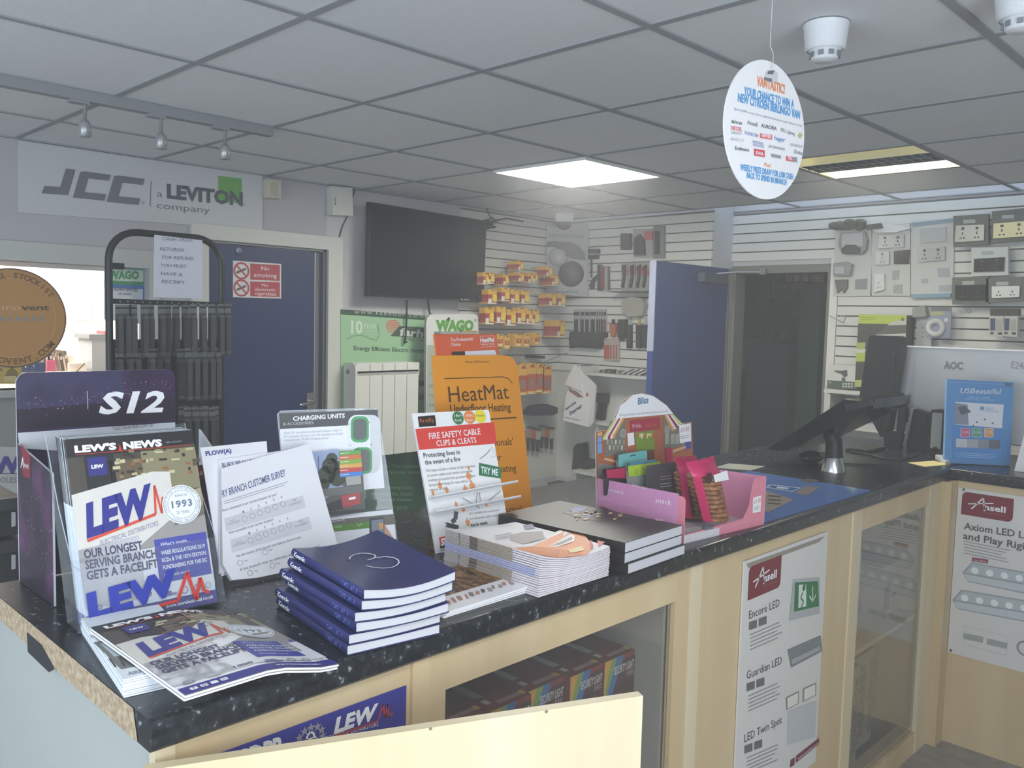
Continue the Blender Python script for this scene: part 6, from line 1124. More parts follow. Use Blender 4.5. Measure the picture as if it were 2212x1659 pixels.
# returns notice on the rack
P = wallx(XR+.018, None); mb = MB(); P.mb = mb; PAP = C('#c9ccd6', .6); ex(mb, P, [(333, 507), (437, 519), (437, 645), (331, 642)], .001, PAP); P.b = .0012; PEN = C('#5f636e', .6)
for s_, x0, x1, y in (('CASH SALES', 350, 415, 519), ('RETURNS', 345, 397, 541), ('FOR REFUND', 350, 417, 559), ('YOU MUST', 346, 402, 576), ('HAVE A', 347, 394, 594), ('RECEIPT', 349, 399, 611)): P.t(s_, (x0, y), (x1, y+3), 7, PEN, 2, shear=.1)
tag(mb.build('notice'), 'white handwritten returns notice fixed inside the top of the black rack', 'notice')
# ---- stickers on the office window and the office behind it
P = wallx(XW-.055, None); mb = MB(); P.mb = mb; TAN = C('#b98a4e', .55, noise=.03); cq = P.L(28, 687); rq = abs(P.L(137, 687)[0]-cq[0]); rz = (P.L(28, 580)[1]-P.L(28, 795)[1])/2
mb.prism(P.W(*cq, 0), P.u, P.v, [(rz*math.cos(2*math.pi*k/48), rz*math.sin(2*math.pi*k/48)) for k in range(48)], P.n*.003, TAN); P.b = .0035; BR_ = C('#7d5a34', .55)
P.lring(cq[0], cq[1], rz, .006, C('#5e5346', .5), 1, 48); P.lring(cq[0], cq[1], rz*.8, .002, C('#d5ae78', .5), 1, 48)
P.arc('OFFICIAL STOCKIST', cq[0], cq[1], rz*.8, -62, 55, rz*.11, BR_, 2, bold=.03); P.arc('ENVIROVENT.COM', cq[0], cq[1], rz*.93, 236, 128, rz*.12, BR_, 2, bold=.03, inward=True)
P.t('enviro', (-52, 670), (44, 670), 12, C('#d8b98c', .5), 2); P.t('vent', (45, 670), (106, 670), 12, C('#57513f', .5), 2, bold=.02)
for k in range(6): P.q([(0+k*17, 684), (9+k*17, 684), (9+k*17, 693), (0+k*17, 693)], C('#8f9089', .5), 2)
tag(mb.build('window_sticker'), 'round tan ventilation stockist sticker on the office window', 'sticker')
mb = MB(); P.mb = mb; P.b = 0; YEL = C('#bfa254', .55); ex(mb, P, [(-30, 780), (47, 780), (47, 829), (-30, 829)], .0015, YEL); P.b = .002; P.q([(10, 812), (16, 800), (22, 796), (23, 786), (27, 784), (30, 788), (30, 797), (36, 802), (40, 812), (38, 816), (12, 816)], C('#7f7446', .5), 1); P.q([(8, 813), (34, 812), (34, 824), (8, 825)], C('#c9ba84', .5), 2); P.t('SAFE', (-25, 801), (6, 801), 6, C('#5b522e', .5), 2); P.t('WORKING', (-30, 791), (2, 791), 6, C('#5b522e', .5), 2); tag(mb.build('window_sticker'), 'yellow card with a figure in the lower corner of the office window', 'card')
P = wallx(XW-.05, None); mb = MB(); P.mb = mb; ex(mb, P, [(225, 574), (322, 580), (319, 700), (225, 690)], .002, C('#cfdcea', .5)); P.b = .0025; ex(mb, P, [(225, 577), (315, 582), (313, 700), (225, 690)], .001, C('#5278b8', .5), .002)
P.q([(225, 577), (315, 582), (315, 617), (225, 613)], C('#4f9a62', .5), 2); P.q([(225, 580), (309, 584), (309, 609), (225, 605)], C('#cfd8cc', .5), 3); P.t('WAGO', (233, 602), (300, 602), 16, C('#4f9a62', .5), 4, bold=.06); P.q([(225, 621), (308, 625), (306, 700), (225, 690)], C('#d4d8dc', .5), 3); P.t('BUILDING SERVICES', (240, 627), (297, 630), 6, C('#4c4e56', .5), 4, bold=.02); P.t('STOCKIST', (255, 637), (283, 638), 5, C('#4c4e56', .5), 4, bold=.02)
tag(mb.build('window_sticker'), 'green and blue stockist poster at the corner of the office window, seen through the rack', 'poster')
XO = -4.0; zsh = H(120, 803, 'x', XO).z; PO_ = wallx(XO, None); b0, b1 = PO_.L(-120, 800)[0], PO_.L(192, 800)[0]
t = thing('office_shelf', 'white shelf of books and folders in the bright office', 'shelf', (XO-.15, (b0+b1)/2, 0)); mb = MB(); mb.bx(XO-.32, XO+.03, b0, b1, zsh-.03, zsh, C('#d6d2cc', .6)); mb.build('top_board', t); mb = MB(); mb.bx(XO-.3, XO-.02, b0, b0+.02, 0, zsh-.03, C('#c9c5bf', .6)); mb.bx(XO-.3, XO-.02, b1-.02, b1, 0, zsh-.03, C('#c9c5bf', .6)); mb.build('side_board', t)
rr = random.Random(12); x = 22; k = 0
bc = ['#8d7a66', '#4a3f3a', '#c2b7a6', '#6f5f55', '#a89a88', '#5d5560', '#d0c8bb', '#3d3733', '#937f6c', '#756b66']
while x < 150:
    wv = rr.uniform(4, 7); h = (rr.uniform(42, 50) if x < 100 else rr.uniform(46, 62)-(x-100)*.35); y0_ = PO_.L(x, 790); a = PO_.L(x, 790)[0]; b = PO_.L(x+wv-.6, 790)[0]; hz_ = (PO_.L(x, 790-h)[1]-PO_.L(x, 790)[1]); tilt = .0 if x < 104 else .16*hz_
    mb = MB(); mb.prism(V((XO-.2, 0, 0)), V((0, 1, 0)), V((0, 0, 1)), [(a, zsh+.002), (b, zsh+.002), (b-tilt, zsh+hz_), (a-tilt, zsh+hz_)], V((.16, 0, 0)), C(bc[k % 10], .6)); q = Pan((XO-.04, 0, 0), (0, 1, 0), (0, 0, 1), mb); q.lr(a+.002-tilt*.7, zsh+hz_*.62, b-.002-tilt*.7, zsh+hz_*.8, C('#cfc6b6', .6), 1)
    x += 9 if x < 104 <= x+wv else 0
    tag(mb.build('book'), 'upright book on the office shelf, %s from the yellow card' % (['nearest']+['%s' % c for c in CN[1:]]+['thirteenth', 'fourteenth', 'fifteenth', 'sixteenth', 'seventeenth', 'eighteenth', 'nineteenth', 'twentieth', 'last', 'last', 'last', 'last', 'last'])[min(k, 24)], 'book', 'books on the office shelf'); x += wv; k += 1
PX = Pan((XO+.0, 0, 0), (0, 1, 0), (0, 0, 1), None)
for i, (x0, x1) in enumerate(((44, 62), (63, 79), (80, 95))):
    mb = MB(); a, b = PX.L(x0, 795)[0], PX.L(x1, 795)[0]; h = PX.L(x0, 783)[1]; mb.bx(XO-.03, XO+.02, a, b, zsh+.002, h, C('#2f4066', .5)); mb.bx(XO+.02, XO+.021, a+.02, b-.02, h-.03, h-.012, PW); tag(mb.build('folder'), 'low blue folder before the office books, %s from the pink paper' % ('third', 'second', 'nearest')[i], 'folder', 'blue folders in the office')
mb = MB(); ex(mb, PX, [(97, 777), (115, 777), (115, 802), (97, 801)], .01, C('#d45f86', .6), .03); tag(mb.build('paper'), 'bright pink paper standing before the books in the office', 'paper')
mb = MB(); a, b = PX.L(150, 795)[0], PX.L(186, 795)[0]; h = PX.L(160, 785)[1]; mb.bx(XO-.15, XO+.0, a, b, zsh+.001, h, C('#d6d0c4', .6)); mb.prism(V((XO-.1, 0, 0)), V((0, 1, 0)), V((0, 0, 1)), [PX.L(*p) for p in ((153, 786), (172, 785), (170, 770), (150, 768))][::-1], V((.01, 0, 0)), C('#d9d6c6', .6)); tag(mb.build('tray'), 'cream paper tray at the end of the office books', 'tray')
mb = MB(); mb.tube([PX.W(*PX.L(162, 803), .02), PX.W(*PX.L(180, 784), .02)], .005, C('#6d5340', .5), 6); tag(mb.build('stick'), 'thin brown stick leaning against the cream tray in the office', 'stick')
mb = MB(); a, b = PX.L(199, 780)[0], PX.L(240, 780)[0]; h = PX.L(210, 732)[1]; mb.bx(XO-.25, XO, a, b, .0, h, C('#9aa0a4', .5)); mb.bx(XO-.26, XO+.01, a-.02, b, h, h+.03, C('#7b8084', .5)); mb.bx(XO-.2, XO-.05, a+.1, b, h+.03, h+.05, C('#b8545a', .5)); tag(mb.build('filing_bin'), 'grey office bin with a flat lid beside the books, behind the rack', 'bin')
PQ = wallx(-4.595, None); mb = MB(); PQ.mb = mb; ex(mb, PQ, [(158, 643), (197, 645), (197, 694), (158, 691)], .002, C('#f0ece8', .7)); PQ.b = .003; PQ.t('RULES', (168, 649), (180, 649), 3, C('#8a8684', .5), 2); PQ.lines((163, 655), (192, 656), 3.4, 9, C('#cfcac6', .5), 2, th=.25); tag(mb.build('notice'), 'white typed notice on the far office wall', 'notice')
P = LW(); mb = MB(); P.mb = mb; ex(mb, P, [(-60, 962), (50, 966), (50, 1090), (-60, 1090)], .003, C('#b9bbbb', .5)); P.b = .0035; P.t('LEW', (-70, 1020), (46, 1020), 33, C('#4b3f8d', .5), 2, bold=.06); P.q([(-60, 1020), (50, 1022), (50, 1024), (-60, 1023)], C('#6d6a7c', .5), 2); P.t('ELECTRICAL WHOLESALE', (-130, 1042), (62, 1042), 12, C('#77797c', .5), 2); tag(mb.build('poster'), 'grey wholesale poster with purple initials below the office window', 'poster')
XB_ = -.55
PBn = wallx(XB_, None)
for i, (px0, px1, y0_, y1_) in enumerate(((-40, 44, 1076, 1160), (-40, 46, 1168, 1330))):
    mb = MB(); a, b = PBn.L(px0, y0_)[0], PBn.L(px1, y0_)[0]; z1, z0 = PBn.L(0, y0_)[1], PBn.L(0, y1_)[1]
    mb.bx(XB_-.35, XB_, a, b, z0 if i == 0 else max(.2, z0), z1, C('#2b2c2e', .5)); mb.bx(XB_, XB_+.02, a, b, z1-.03, z1, C('#3b3d40', .4)); PBn.mb = mb; PBn.b = .002; PBn.q([(24, y0_+30), (33, y0_+30), (33, y0_+60), (24, y0_+62)], C('#b9bcbf', .3), 1)
    tag(mb.build('storage_tub'), ('dark storage tub behind the counter, the upper one of two by the display box' if i == 0 else 'dark storage tub behind the counter, underneath the other tub'), 'tub')
# ================================================================ goods on the slatted walls
YC, RC, WC2 = C('#d9a93c', .45, noise=.06), C('#a53a2c', .45, noise=.06), C('#d8d6cd', .5); YD = C('#e2c64e', .4, noise=.08); ORC = C('#b5532e', .45, noise=.06)
def packet(kind, w, h):
    """hanging card packet, hole at the origin, face towards +x"""
    mb = MB(); P = Pan((.0, 0, -h), (0, 1, 0), (0, 0, 1), mb); th_ = .016; body = {0: RC, 1: YC, 2: ORC}[kind]
    mb.bx(-th_, 0, -w/2, w/2, -h*.35, 0, YC); mb.bx(-th_, 0, -w/2, w/2, -h*.9, -h*.35, body); mb.bx(-th_, 0, -w/2, w/2, -h, -h*.9, YC)
    P.lr(-.012, h*.9, .012, h*.95, BLK, 1, r=.003)
    if kind == 0: mb.rbox((0, -.002, -h*.85), (0, w*.44, 0), (0, 0, h*.5), (.008, 0, 0), .008, YD, 3); P.lr(-w*.46, h*.08, -w*.08, h*.36, WC2, 1); P.lr(-w*.5, 0, w*.5, h*.07, WC2, 2)
    elif kind == 1: P.lr(-w*.4, h*.3, w*.4, h*.62, RC, 1); P.lr(-w*.3, h*.12, w*.3, h*.22, WC2, 1); P.lr(-w*.1, h*.4, w*.15, h*.56, YC, 2)
    else: P.lr(-w*.3, h*.2, w*.3, h*.5, C('#8a7468', .4), 1); P.lr(-w*.4, .004, w*.2, h*.06, WC2, 1); P.lr(-w*.3, h*.86, w*.35, h*.93, C('#c75a30', .5), 1)
    return mb.build('component_packet', None, (0, 0, 0))
protos = {}
def put_pk(kind, w, h, loc, label, group):
    k = (kind, round(w, 3), round(h, 3))
    if k not in protos: protos[k] = o = packet(kind, w, h)
    else: o = protos[k].copy(); COL.objects.link(o)
    o.location = loc; tag(o, label, 'packet', group)
XF = XW+.20; PF = wallx(XF, None)
pk = [(0, 'top', [(1050, 588, 12, 26, 3, 0), (1061, 588, 13, 25, 3, 0), (1093, 591, 11, 25, 4, 0), (1125, 563, 11, 22, 5, 0), (1126, 588, 11, 20, 5, 0), (1147, 589, 11, 22, 4, 0), (1157, 588, 9, 22, 3, 0), (1186, 575, 12, 22, 5, 0), (1199, 592, 12, 26, 5, 0)]),
      (1, 'second', [(1064, 625, 19, 31, 4, 0), (1092, 621, 18, 30, 4, 0), (1113, 625, 18, 30, 4, 0), (1135, 626, 17, 30, 4, 0), (1194, 634, 15, 27, 5, 0), (1214, 634, 15, 28, 5, 0)]),
      (2, 'third', [(1058, 664, 18, 36, 3, 0), (1083, 662, 20, 36, 4, 0), (1105, 668, 19, 35, 3, 0), (1127, 664, 17, 35, 3, 0), (1144, 667, 13, 33, 3, 0), (1157, 668, 16, 33, 3, 0), (1212, 692, 16, 37, 6, 0)]),
      (3, 'fourth', [(1062, 722, 11, 28, 3, 1), (1081, 722, 13, 28, 3, 1), (1096, 725, 12, 29, 3, 1), (1121, 721, 13, 28, 4, 1), (1138, 723, 13, 27, 4, 1), (1161, 719, 12, 27, 5, 1)]),
      (4, 'bottom', [(1131, 788, 18, 66, 4, 2), (1150, 785, 17, 66, 4, 2), (1168, 786, 16, 62, 3, 2), (1183, 790, 18, 60, 3, 2)])]
for r, rn, hs in pk:
    for k, (px, py, w, h, n, kind) in enumerate(hs):
        a = PF.L(px-w/2, py); b = PF.L(px+w/2, py); z1 = PF.L(px, py+h)[1]; y = (a[0]+b[0])/2; ww = round((b[0]-a[0])/.004)*.004; hh = round((a[1]-z1)/.004)*.004
        for j in range(n):
            lab = 'front packet hanging %s from the television in the %s packet row' % (CN[k], rn) if j == 0 else 'packet behind the front one, %s hook from the television, %s packet row' % (CN[k], rn)
            put_pk(kind, ww, hh, (XF-.022*j, y, a[1]-.0005*j), lab, 'packets on hook %d of the %s row' % (k+1, rn) if j else None)
        mb = MB(); mb.tube([V((XW+.02, y, a[1]-.007)), V((XF+.015, y, a[1]-.007)), V((XF+.02, y, a[1]+.004))], .0022, STEEL, 5); tag(mb.build('display_hook'), 'steel hook holding packets, %s from the television in the %s row' % (CN[k], rn), 'hook', 'hooks on the slatted wall')
P = LW(.03)
for i, pts in enumerate((((1160, 790), (1200, 765), (1245, 752)), ((1060, 600), (1085, 582))) ):
    mb = MB(); c = [P.L(*p) for p in pts]; mb.tube([P.W(q[0], q[1], -.01+.06*j) for j, q in enumerate(c)], .002, STEEL, 5); mb.tube([P.W(q[0]+.03, q[1], -.01+.06*j) for j, q in enumerate(c)], .002, STEEL, 5); tag(mb.build('display_hook'), ('empty twin prong hook low in the slatted corner' if i == 0 else 'empty twin prong hook just beside the television, above the yellow packets'), 'hook')
mb = MB(); ex(mb, P, [(1130, 888), (1140, 876), (1170, 872), (1187, 878), (1187, 890), (1178, 895), (1130, 896)], .08, C('#3a3340', .7, noise=.15)); tag(mb.build('cap'), 'dark purple cap hanging under the orange packets', 'cap')
mb = MB(); ex(mb, P, [(1135, 766), (1164, 768), (1164, 774), (1135, 772)], .06, BLK); tag(mb.build('hook_clip'), 'black clip on the wall above the orange packets', 'clip')
for i, px in enumerate((1140, 1150, 1160, 1169, 1179, 1190)):
    mb = MB(); o = 921+(i % 3)*3-i*.8; ex(mb, P, [(px-4, o), (px+5, o), (px+5, o+4), (px-4, o+4)], .02, C('#3f5044', .5)); ex(mb, P, [(px-4, o+4), (px+5, o+4), (px+5, o+24), (px-4, o+24)], .014, C(('#a08d7c', '#b4633a', '#b0b2ac')[i % 3], .5)); ex(mb, P, [(px-2, o+24), (px+3, o+24), (px+3, o+52-i), (px-2, o+52-i)], .01, C('#4a4640', .5)); tag(mb.build('screwdriver_bit'), 'carded bit set low on the wall below the dark cap, %s along' % CN[i], 'tool', 'carded bit sets')
# corner display board with two dark domes
A_ = wallx(XW+.03, None); A_ = A_.W(*A_.L(1181, 560), 0); B_ = wally(YL-.03, None); B_ = B_.W(*B_.L(1271, 560), 0); uu = V((B_.x-A_.x, B_.y-A_.y, 0)); wd_ = uu.length
mb = MB(); P = Pan((A_.x, A_.y, 0), uu, (0, 0, 1), mb); t = thing('display_board', 'pale detector display board with two dark domes set across the corner', 'display board', (A_.x, A_.y, P.L(1230, 640)[1])); BD = C('#9c9d9c', .5)
ex(mb, P, [(1181, 490), (1271, 492), (1271, 641), (1181, 634)], .008, BD); P.b = .0085; P.t('www.aico.ie', (1199, 634), (1250, 632), 6, C('#5f676c', .5), 2, bold=.03); P.q([(1185, 505), (1262, 508), (1262, 515), (1185, 512)], C('#84868a', .5), 1); mb.build('board', t)
mb = MB(); DM = C('#4c4b46', .4)
L = ex(mb, P, [(1183, 523), (1200, 521), (1238, 525), (1254, 534), (1263, 548), (1265, 562), (1240, 559), (1222, 553), (1208, 541), (1200, 534), (1181, 533)], .02, DM, .008); mb.build('dark_crescent', t)
q = P.L(1234, 592); c = P.W(q[0], q[1], .008); mb = MB(); r1 = abs(P.L(1265, 592)[0]-q[0]); r2 = abs(P.L(1234, 620)[1]-q[1]); mb.lathe(c, P.n, [(r2, 0), (r2*.98, .01), (r2*.8, .03), (r2*.4, .042), (.001, .045)], DM, 24); mb.build('dome', t)
q = P.L(1206, 556); c = P.W(q[0], q[1], .008); mb = MB(); mb.lathe(c, P.n, [(.07, 0), (.066, .012), (.05, .03), (.025, .04), (.001, .043)], C('#a8a9a6', .15, spec=.6), 24); mb.build('pale_dome', t)
# tools on the back wall piece
P = wally(YL-.018, None); DK = C('#34332f', .5, noise=.1); DR = C('#7e3a38', .5); RDD = C('#b5544a', .5); TRN = C('#a3a39c', .35); ORD_ = C('#b0623e', .5)
def tool(lab, parts, name='hand_tool', cat='tool', group=None):
    mb = MB()
    for pts, d, mt in parts: ex(mb, P, pts, d, mt)
    return tag(mb.build(name), lab, cat, group)
R4 = lambda x0, y0, x1, y1: [(x0, y0), (x1, y0), (x1, y1), (x0, y1)]
tool('black probe lead with a looped cable, hanging beside the corner display board', [(R4(1276, 538, 1297, 548), .03, DK), (R4(1276, 552, 1295, 560), .03, DK), (R4(1277, 560, 1280, 600), .01, DK), ([(1283, 600), (1297, 588), (1300, 592), (1287, 606), (1284, 624), (1279, 626), (1274, 618), (1280, 604)], .01, DK)])
tool('dark red packaged tool beside the looped probe lead', [(R4(1296, 572, 1302, 628), .03, DK), (R4(1302, 576, 1318, 626), .025, DR), (R4(1313, 578, 1318, 628), .035, TRN)])
tool('black holstered tool at the top of the wall near the blue door', [(R4(1346, 505, 1366, 540), .03, DK)])
tool('large blister pack with a red top and black grips, highest by the blue door', [(R4(1370, 495, 1412, 556), .012, TRN), (R4(1394, 500, 1412, 518), .016, RDD), ([(1374, 515), (1386, 506), (1396, 518), (1398, 552), (1374, 552)], .025, DK)])
tool('grey carded tool partly hidden behind the top of the open blue door', [(R4(1414, 488, 1438, 558), .015, C('#7f807c', .5)), (R4(1418, 500, 1428, 550), .022, DK)])
for i, x in enumerate((1344, 1361, 1376, 1389)): tool('carded pliers in the middle row by the blue door, %s from the corner' % CN[i], [(R4(x, 568, x+14, 629), .01, TRN), ([(x+3, 574+i), (x+11, 572), (x+10, 600), (x+6, 622), (x+1, 620), (x+5, 598)], .022, DK), (R4(x+7, 578, x+14, 596), .014, RDD)], 'pliers', 'pliers')
mb = MB(); a = P.L(1340, 629); b = P.L(1418, 629); mb.box(P.W(a[0], a[1]-.012, 0), P.u*(b[0]-a[0]), P.v*.008, P.n*.12, C('#55564f', .5)); tag(mb.build('wall_shelf'), 'thin dark ledge under the carded pliers', 'shelf')
for i, x in enumerate((1241, 1256, 1266, 1277, 1291, 1296, 1301, 1306)):
    w = (13, 9, 10, 13, 4, 4, 4, 6)[i]; tool('carded tool in the lower tool row above the black tray, %s from the corner' % CN[i], [(R4(x, 668, x+w, 722), .01, C('#a7a8a4', .4)), (R4(x+1, 674, x+w-1, 682), .014, DK), (R4(x+w*.25, 690, x+w*.75, 722), .022, DK if i < 7 else DR)], 'carded_tool', 'tool')
tool('black slatted tool tray with hanging pouches under the carded tools', [([(1241, 716), (1314, 718), (1314, 728), (1306, 730), (1306, 748), (1296, 752), (1250, 748), (1240, 752), (1238, 730)], .05, DK)], 'tool_tray', 'tray')
tool('red handled screwdriver hanging beside the black tray', [(R4(1325, 690, 1329, 700), .02, DK), ([(1321, 700), (1334, 700), (1335, 712), (1331, 728), (1324, 728), (1321, 712)], .025, ORD_)], 'screwdriver', 'screwdriver')
tool('black tool holster hanging in the lower tool row', [([(1340, 690), (1357, 690), (1356, 728), (1348, 735), (1339, 728)], .03, DK)], 'holster', 'holster')
for i, x in enumerate((1358, 1378, 1391)): tool('black handled chisel with %s shank, hanging by the blue door' % ('a pale', 'a yellow', 'a short pale')[i], [(R4(x+2, 684, x+7, 702), .008, C(('#b3b4ae', '#c9a34c', '#b3b4ae')[i], .4)), (R4(x, 702, x+9, 752), .025, DK)], 'chisel', 'chisel')
for i, x in enumerate((1306, 1320, 1327, 1334)): tool('red and white carded saw blades below the tray, %s from the corner' % CN[i], [(R4(x, 732, x+(13 if i == 0 else 6), 779), .008+.004*i, C('#b5a69e', .45)), (R4(x+1, 745, x+(12 if i == 0 else 3), 775), .013+.004*i, RDD)], 'blade_pack', 'packet')
tool('large clear bag of fittings hanging above the chisels', [([(1352, 648), (1372, 642), (1396, 645), (1400, 660), (1396, 682), (1364, 684), (1352, 670)], .05, C('#a3a295', .35, noise=.2))], 'parts_bag', 'bag')
# shelves on the back piece
SHW = C('#c9cac4', .5)
for y0, x0, x1, dep, lab in ((803, 1258, 1404, .16, 'white shelf of small loose parts left of the open blue door'), (912, 1284, 1404, .14, 'white shelf under the hanging black torch'), (1024, 1236, 1404, .2, 'lowest white shelf in the corner, above the worktop')):
    F = wally(YL-.02-dep, None); a = F.L(x0, y0); b = F.L(x1, y0+10); mb = MB(); z = F.L((x0+x1)/2, y0+6)[1]; mb.bx(max(a[0], XW+.03), b[0], YL-.02-dep, YL-.02, z-.02, z, SHW); x_ = max(a[0], XW+.03); mb.bx(x_+.01, x_+.02, YL-.02-dep*.9, YL-.02, z-.12, z-.02, SHW); tag(mb.build('wall_shelf'), lab.replace('left of', 'beside'), 'shelf')
    if y0 == 803:
        rr = random.Random(9); zs = z
        for i in range(16):
            xx = a[0]+.12+.024*i; mb = MB()
            if i < 8: mb.bx(xx, xx+.018, YL-.14, YL-.09, zs+.001, zs+rr.uniform(.014, .03), C(rr.choice(['#4a4a46', '#9d9a90', '#5e564c', '#77756f']), .5))
            else: mb.tube([(xx-.012, YL-.13, zs+.004), (xx+.02, YL-.06, zs+.004+.03)], .007, C('#3b3b38' if i % 2 else '#c9c9c4', .5), 8)
            tag(mb.build('cable_clip'), ('small fitting lying loose on the upper white shelf, %s from the corner' % CN[i]) if i < 8 else ('short cable gland on the shelf by the blue door, %s along the pile' % CN[i-8]), 'fitting')
    if y0 == 912: tool('black torch standing on the middle white shelf', [([(1297, 848), (1317, 849), (1316, 870), (1292, 866)], .06, DK), ([(1300, 868), (1312, 870), (1308, 908), (1294, 904)], .04, C('#2a2a28', .2))], 'torch', 'torch')
    if y0 == 1024: tool('dark power tool standing on the lowest white shelf in the corner', [([(1262, 962), (1270, 955), (1272, 990), (1290, 992), (1290, 1018), (1258, 1014)], .12, C('#3d3a38', .5))], 'power_tool', 'tool')
mb = MB(); PL_ = LW(.03); ex(mb, PL_, [(1183, 1043), (1212, 1036), (1212, 1046), (1204, 1051), (1183, 1052)], .06, C('#595348', .6)); tag(mb.build('small_box'), 'small dark box low in the corner just above the worktop', 'box')
# carrier bags
P3 = wally(YL-.24, None); BAGW = C('#cfcfcd', .45, noise=.04, scale=12)
mb = MB(); N = 8; tl, tr, br, bl = [V((*P3.L(*p), 0)) for p in ((1246, 788), (1258, 792), (1284, 928), (1222, 912))]
ex(mb, P3, [(1246, 788), (1254, 788), (1256, 800), (1290, 833), (1288, 856), (1284, 912), (1276, 922), (1221, 908), (1229, 845), (1226, 830), (1238, 797)], .012, BAGW)
ex(mb, P3, [(1226, 830), (1246, 788), (1256, 800), (1263, 846), (1240, 836)], .02, C('#d9d9d7', .4), .012); ex(mb, P3, [(1240, 838), (1262, 846), (1274, 858), (1279, 880), (1276, 922), (1221, 908), (1228, 850)], .012, C('#dcdcdc', .4), .012)
P3.mb = mb; P3.b = .025; BT = C('#5a5d78', .5); P3.t('vent-Axia', (1226, 887), (1250, 870), 6, BT, 2, bold=.04, up=(1224, 882)); P3.t(':hager', (1236, 897), (1264, 878), 8, BT, 2, bold=.04, up=(1233, 890)); P3.q([(1232, 838), (1252, 846), (1266, 858), (1254, 858), (1236, 846)], C('#8d6a6c', .5), 2); P3.ln([(1224, 900), (1258, 908)], .003, BT, 2); P3.c((1273, 852), 3, C('#b0644e', .5), 1, 10)
t = thing('carrier_bag', 'white plastic carrier bags hanging in the corner below the tools', 'bag', P3.W(*P3.L(1255, 920), 0)); mb.build('bags', t)
mb = MB(); q = P3.L(1252, 790); mb.tube([P3.W(*q, .02), P3.W(*q, -.235)], .004, STEEL, 6); mb.build('hook', t)
# speaker above the blue door
P = wally(YB-.16, None); mb = MB(); L = ex(mb, P, [(1484, 503), (1508, 508), (1541, 524), (1534, 570), (1478, 572)], -.12, C('#33332f', .6)); t = thing('loudspeaker', 'black loudspeaker tilted on a bracket above the open blue door', 'loudspeaker', P.W(*P.L(1505, 571), -.06)); o = mb.build('cabinet', t)
mb = MB(); mb.tube([P.W(*P.L(*p), 0) for p in ((1452, 556), (1458, 528), (1480, 528))], .008, C('#5d5f5a', .5), 6); mb.tube([P.W(*P.L(1480, 528), 0), P.W(*P.L(1480, 528), -.14)], .008, C('#5d5f5a', .5), 6); mb.build('bracket', t)
# ================================================================ display side of the back wall
YD_ = YB-.018; P = wally(YD_, None); BDW = C('#c4c5bf', .5, noise=.02); BDT = C('#b8bab6', .5)
CHR = C('#8d8f8f', .34, .7); BCH = C('#34332f', .25, .5); WP = C('#d6d6d2', .35); SLT = C('#4a4a47', .5); GP = C('#8b8e8c', .5)
def board(q4, name, lab):
    t = thing(name, lab, 'display board', P.W(*P.L(*q4[3]), 0)); mb = MB(); ex(mb, P, q4, .01, BDW); mb.build('board', t); return t
def plate(t, q4, mt, d=.012, slots=2, sw=True, name='socket_plate'):
    mb = MB(); L = ex(mb, P, q4, d, mt, .01); P.mb = mb; P.b = .01+d+.0004
    f = lambda x, y: (q4[3][0]*(1-x)*(1-y)+q4[2][0]*x*(1-y)+q4[1][0]*x*y+q4[0][0]*(1-x)*y, q4[3][1]*(1-x)*(1-y)+q4[2][1]*x*(1-y)+q4[1][1]*x*y+q4[0][1]*(1-x)*y)
    for k in range(slots):
        c = (k+.5)/slots; w = .1/slots*2
        for dx, dy, a, b in ((0, .5, .02, .09), (-w*.6, .22, .03, .05), (w*.6, .22, .03, .05)): P.q([f(c+dx-a, .0+dy-b), f(c+dx+a, dy-b), f(c+dx+a, dy+b), f(c+dx-a, dy+b)], SLT, 1)
        if sw: P.q([f(c-.05, .72), f(c+.05, .72), f(c+.05, .88), f(c-.05, .88)], SLT, 1)
    mb.build(name, t)
def blob(t, pts, d, mt, name): mb = MB(); ex(mb, P, pts, d, mt, .0105); mb.build(name, t)
t = board([(1806, 494), (1884, 487), (1884, 639), (1801, 640)], 'display_board', 'pale display board of grey weatherproof sockets beside the dark doorway')
blob(t, [(1822, 504), (1872, 500), (1879, 520), (1876, 540), (1868, 549), (1825, 549), (1817, 530)], .03, GP, 'weatherproof_box'); blob(t, [(1825, 507), (1871, 504), (1871, 533), (1825, 536)], .036, C('#a9acab', .4), 'socket_face')
blob(t, [(1825, 540), (1835, 530), (1856, 530), (1866, 540), (1862, 549), (1827, 549)], .04, SLT, 'hinge_clip'); blob(t, [(1806, 570), (1832, 566), (1846, 572), (1842, 596), (1806, 596)], .03, GP, 'weatherproof_box'); blob(t, [(1809, 578), (1830, 576), (1830, 592), (1809, 592)], .035, C('#a5acac', .4), 'socket_face'); blob(t, [(1807, 605), (1834, 604), (1834, 622), (1826, 634), (1822, 624), (1812, 634)], .015, C('#6b6460', .5), 'outdoor_switch'); blob(t, [(1850, 604), (1875, 602), (1874, 625), (1849, 624)], .006, GP, 'printed_picture')
mb = MB(); rr = random.Random(6)
for k in range(14): x, y = rr.uniform(1808, 1876), rr.uniform(478, 494); q = P.W(*P.L(x, y), .04); mb.ball(q, .035, .03, .022, C('#5b5c54', .8, noise=.3, scale=50), 10)
tag(mb.build('garland'), 'dark bundle of dusty garland lying on top of the weatherproof socket board', 'garland')
mb = MB(); ex(mb, P, [(1868, 480), (1900, 478), (1972, 494), (1940, 503), (1900, 504), (1888, 498)], .02, C('#dcdcd8', .4), .012); ex(mb, P, [(1878, 488), (1910, 484), (1912, 494), (1880, 498)], .03, SLT, .03); tag(mb.build('plastic_cover'), 'shiny white plastic cover sagging across the top of the chrome socket board', 'cover')
t = board([(1886, 487), (1967, 484), (1968, 639), (1882, 639)], 'display_board', 'pale display board of shiny chrome sockets, second from the dark doorway')
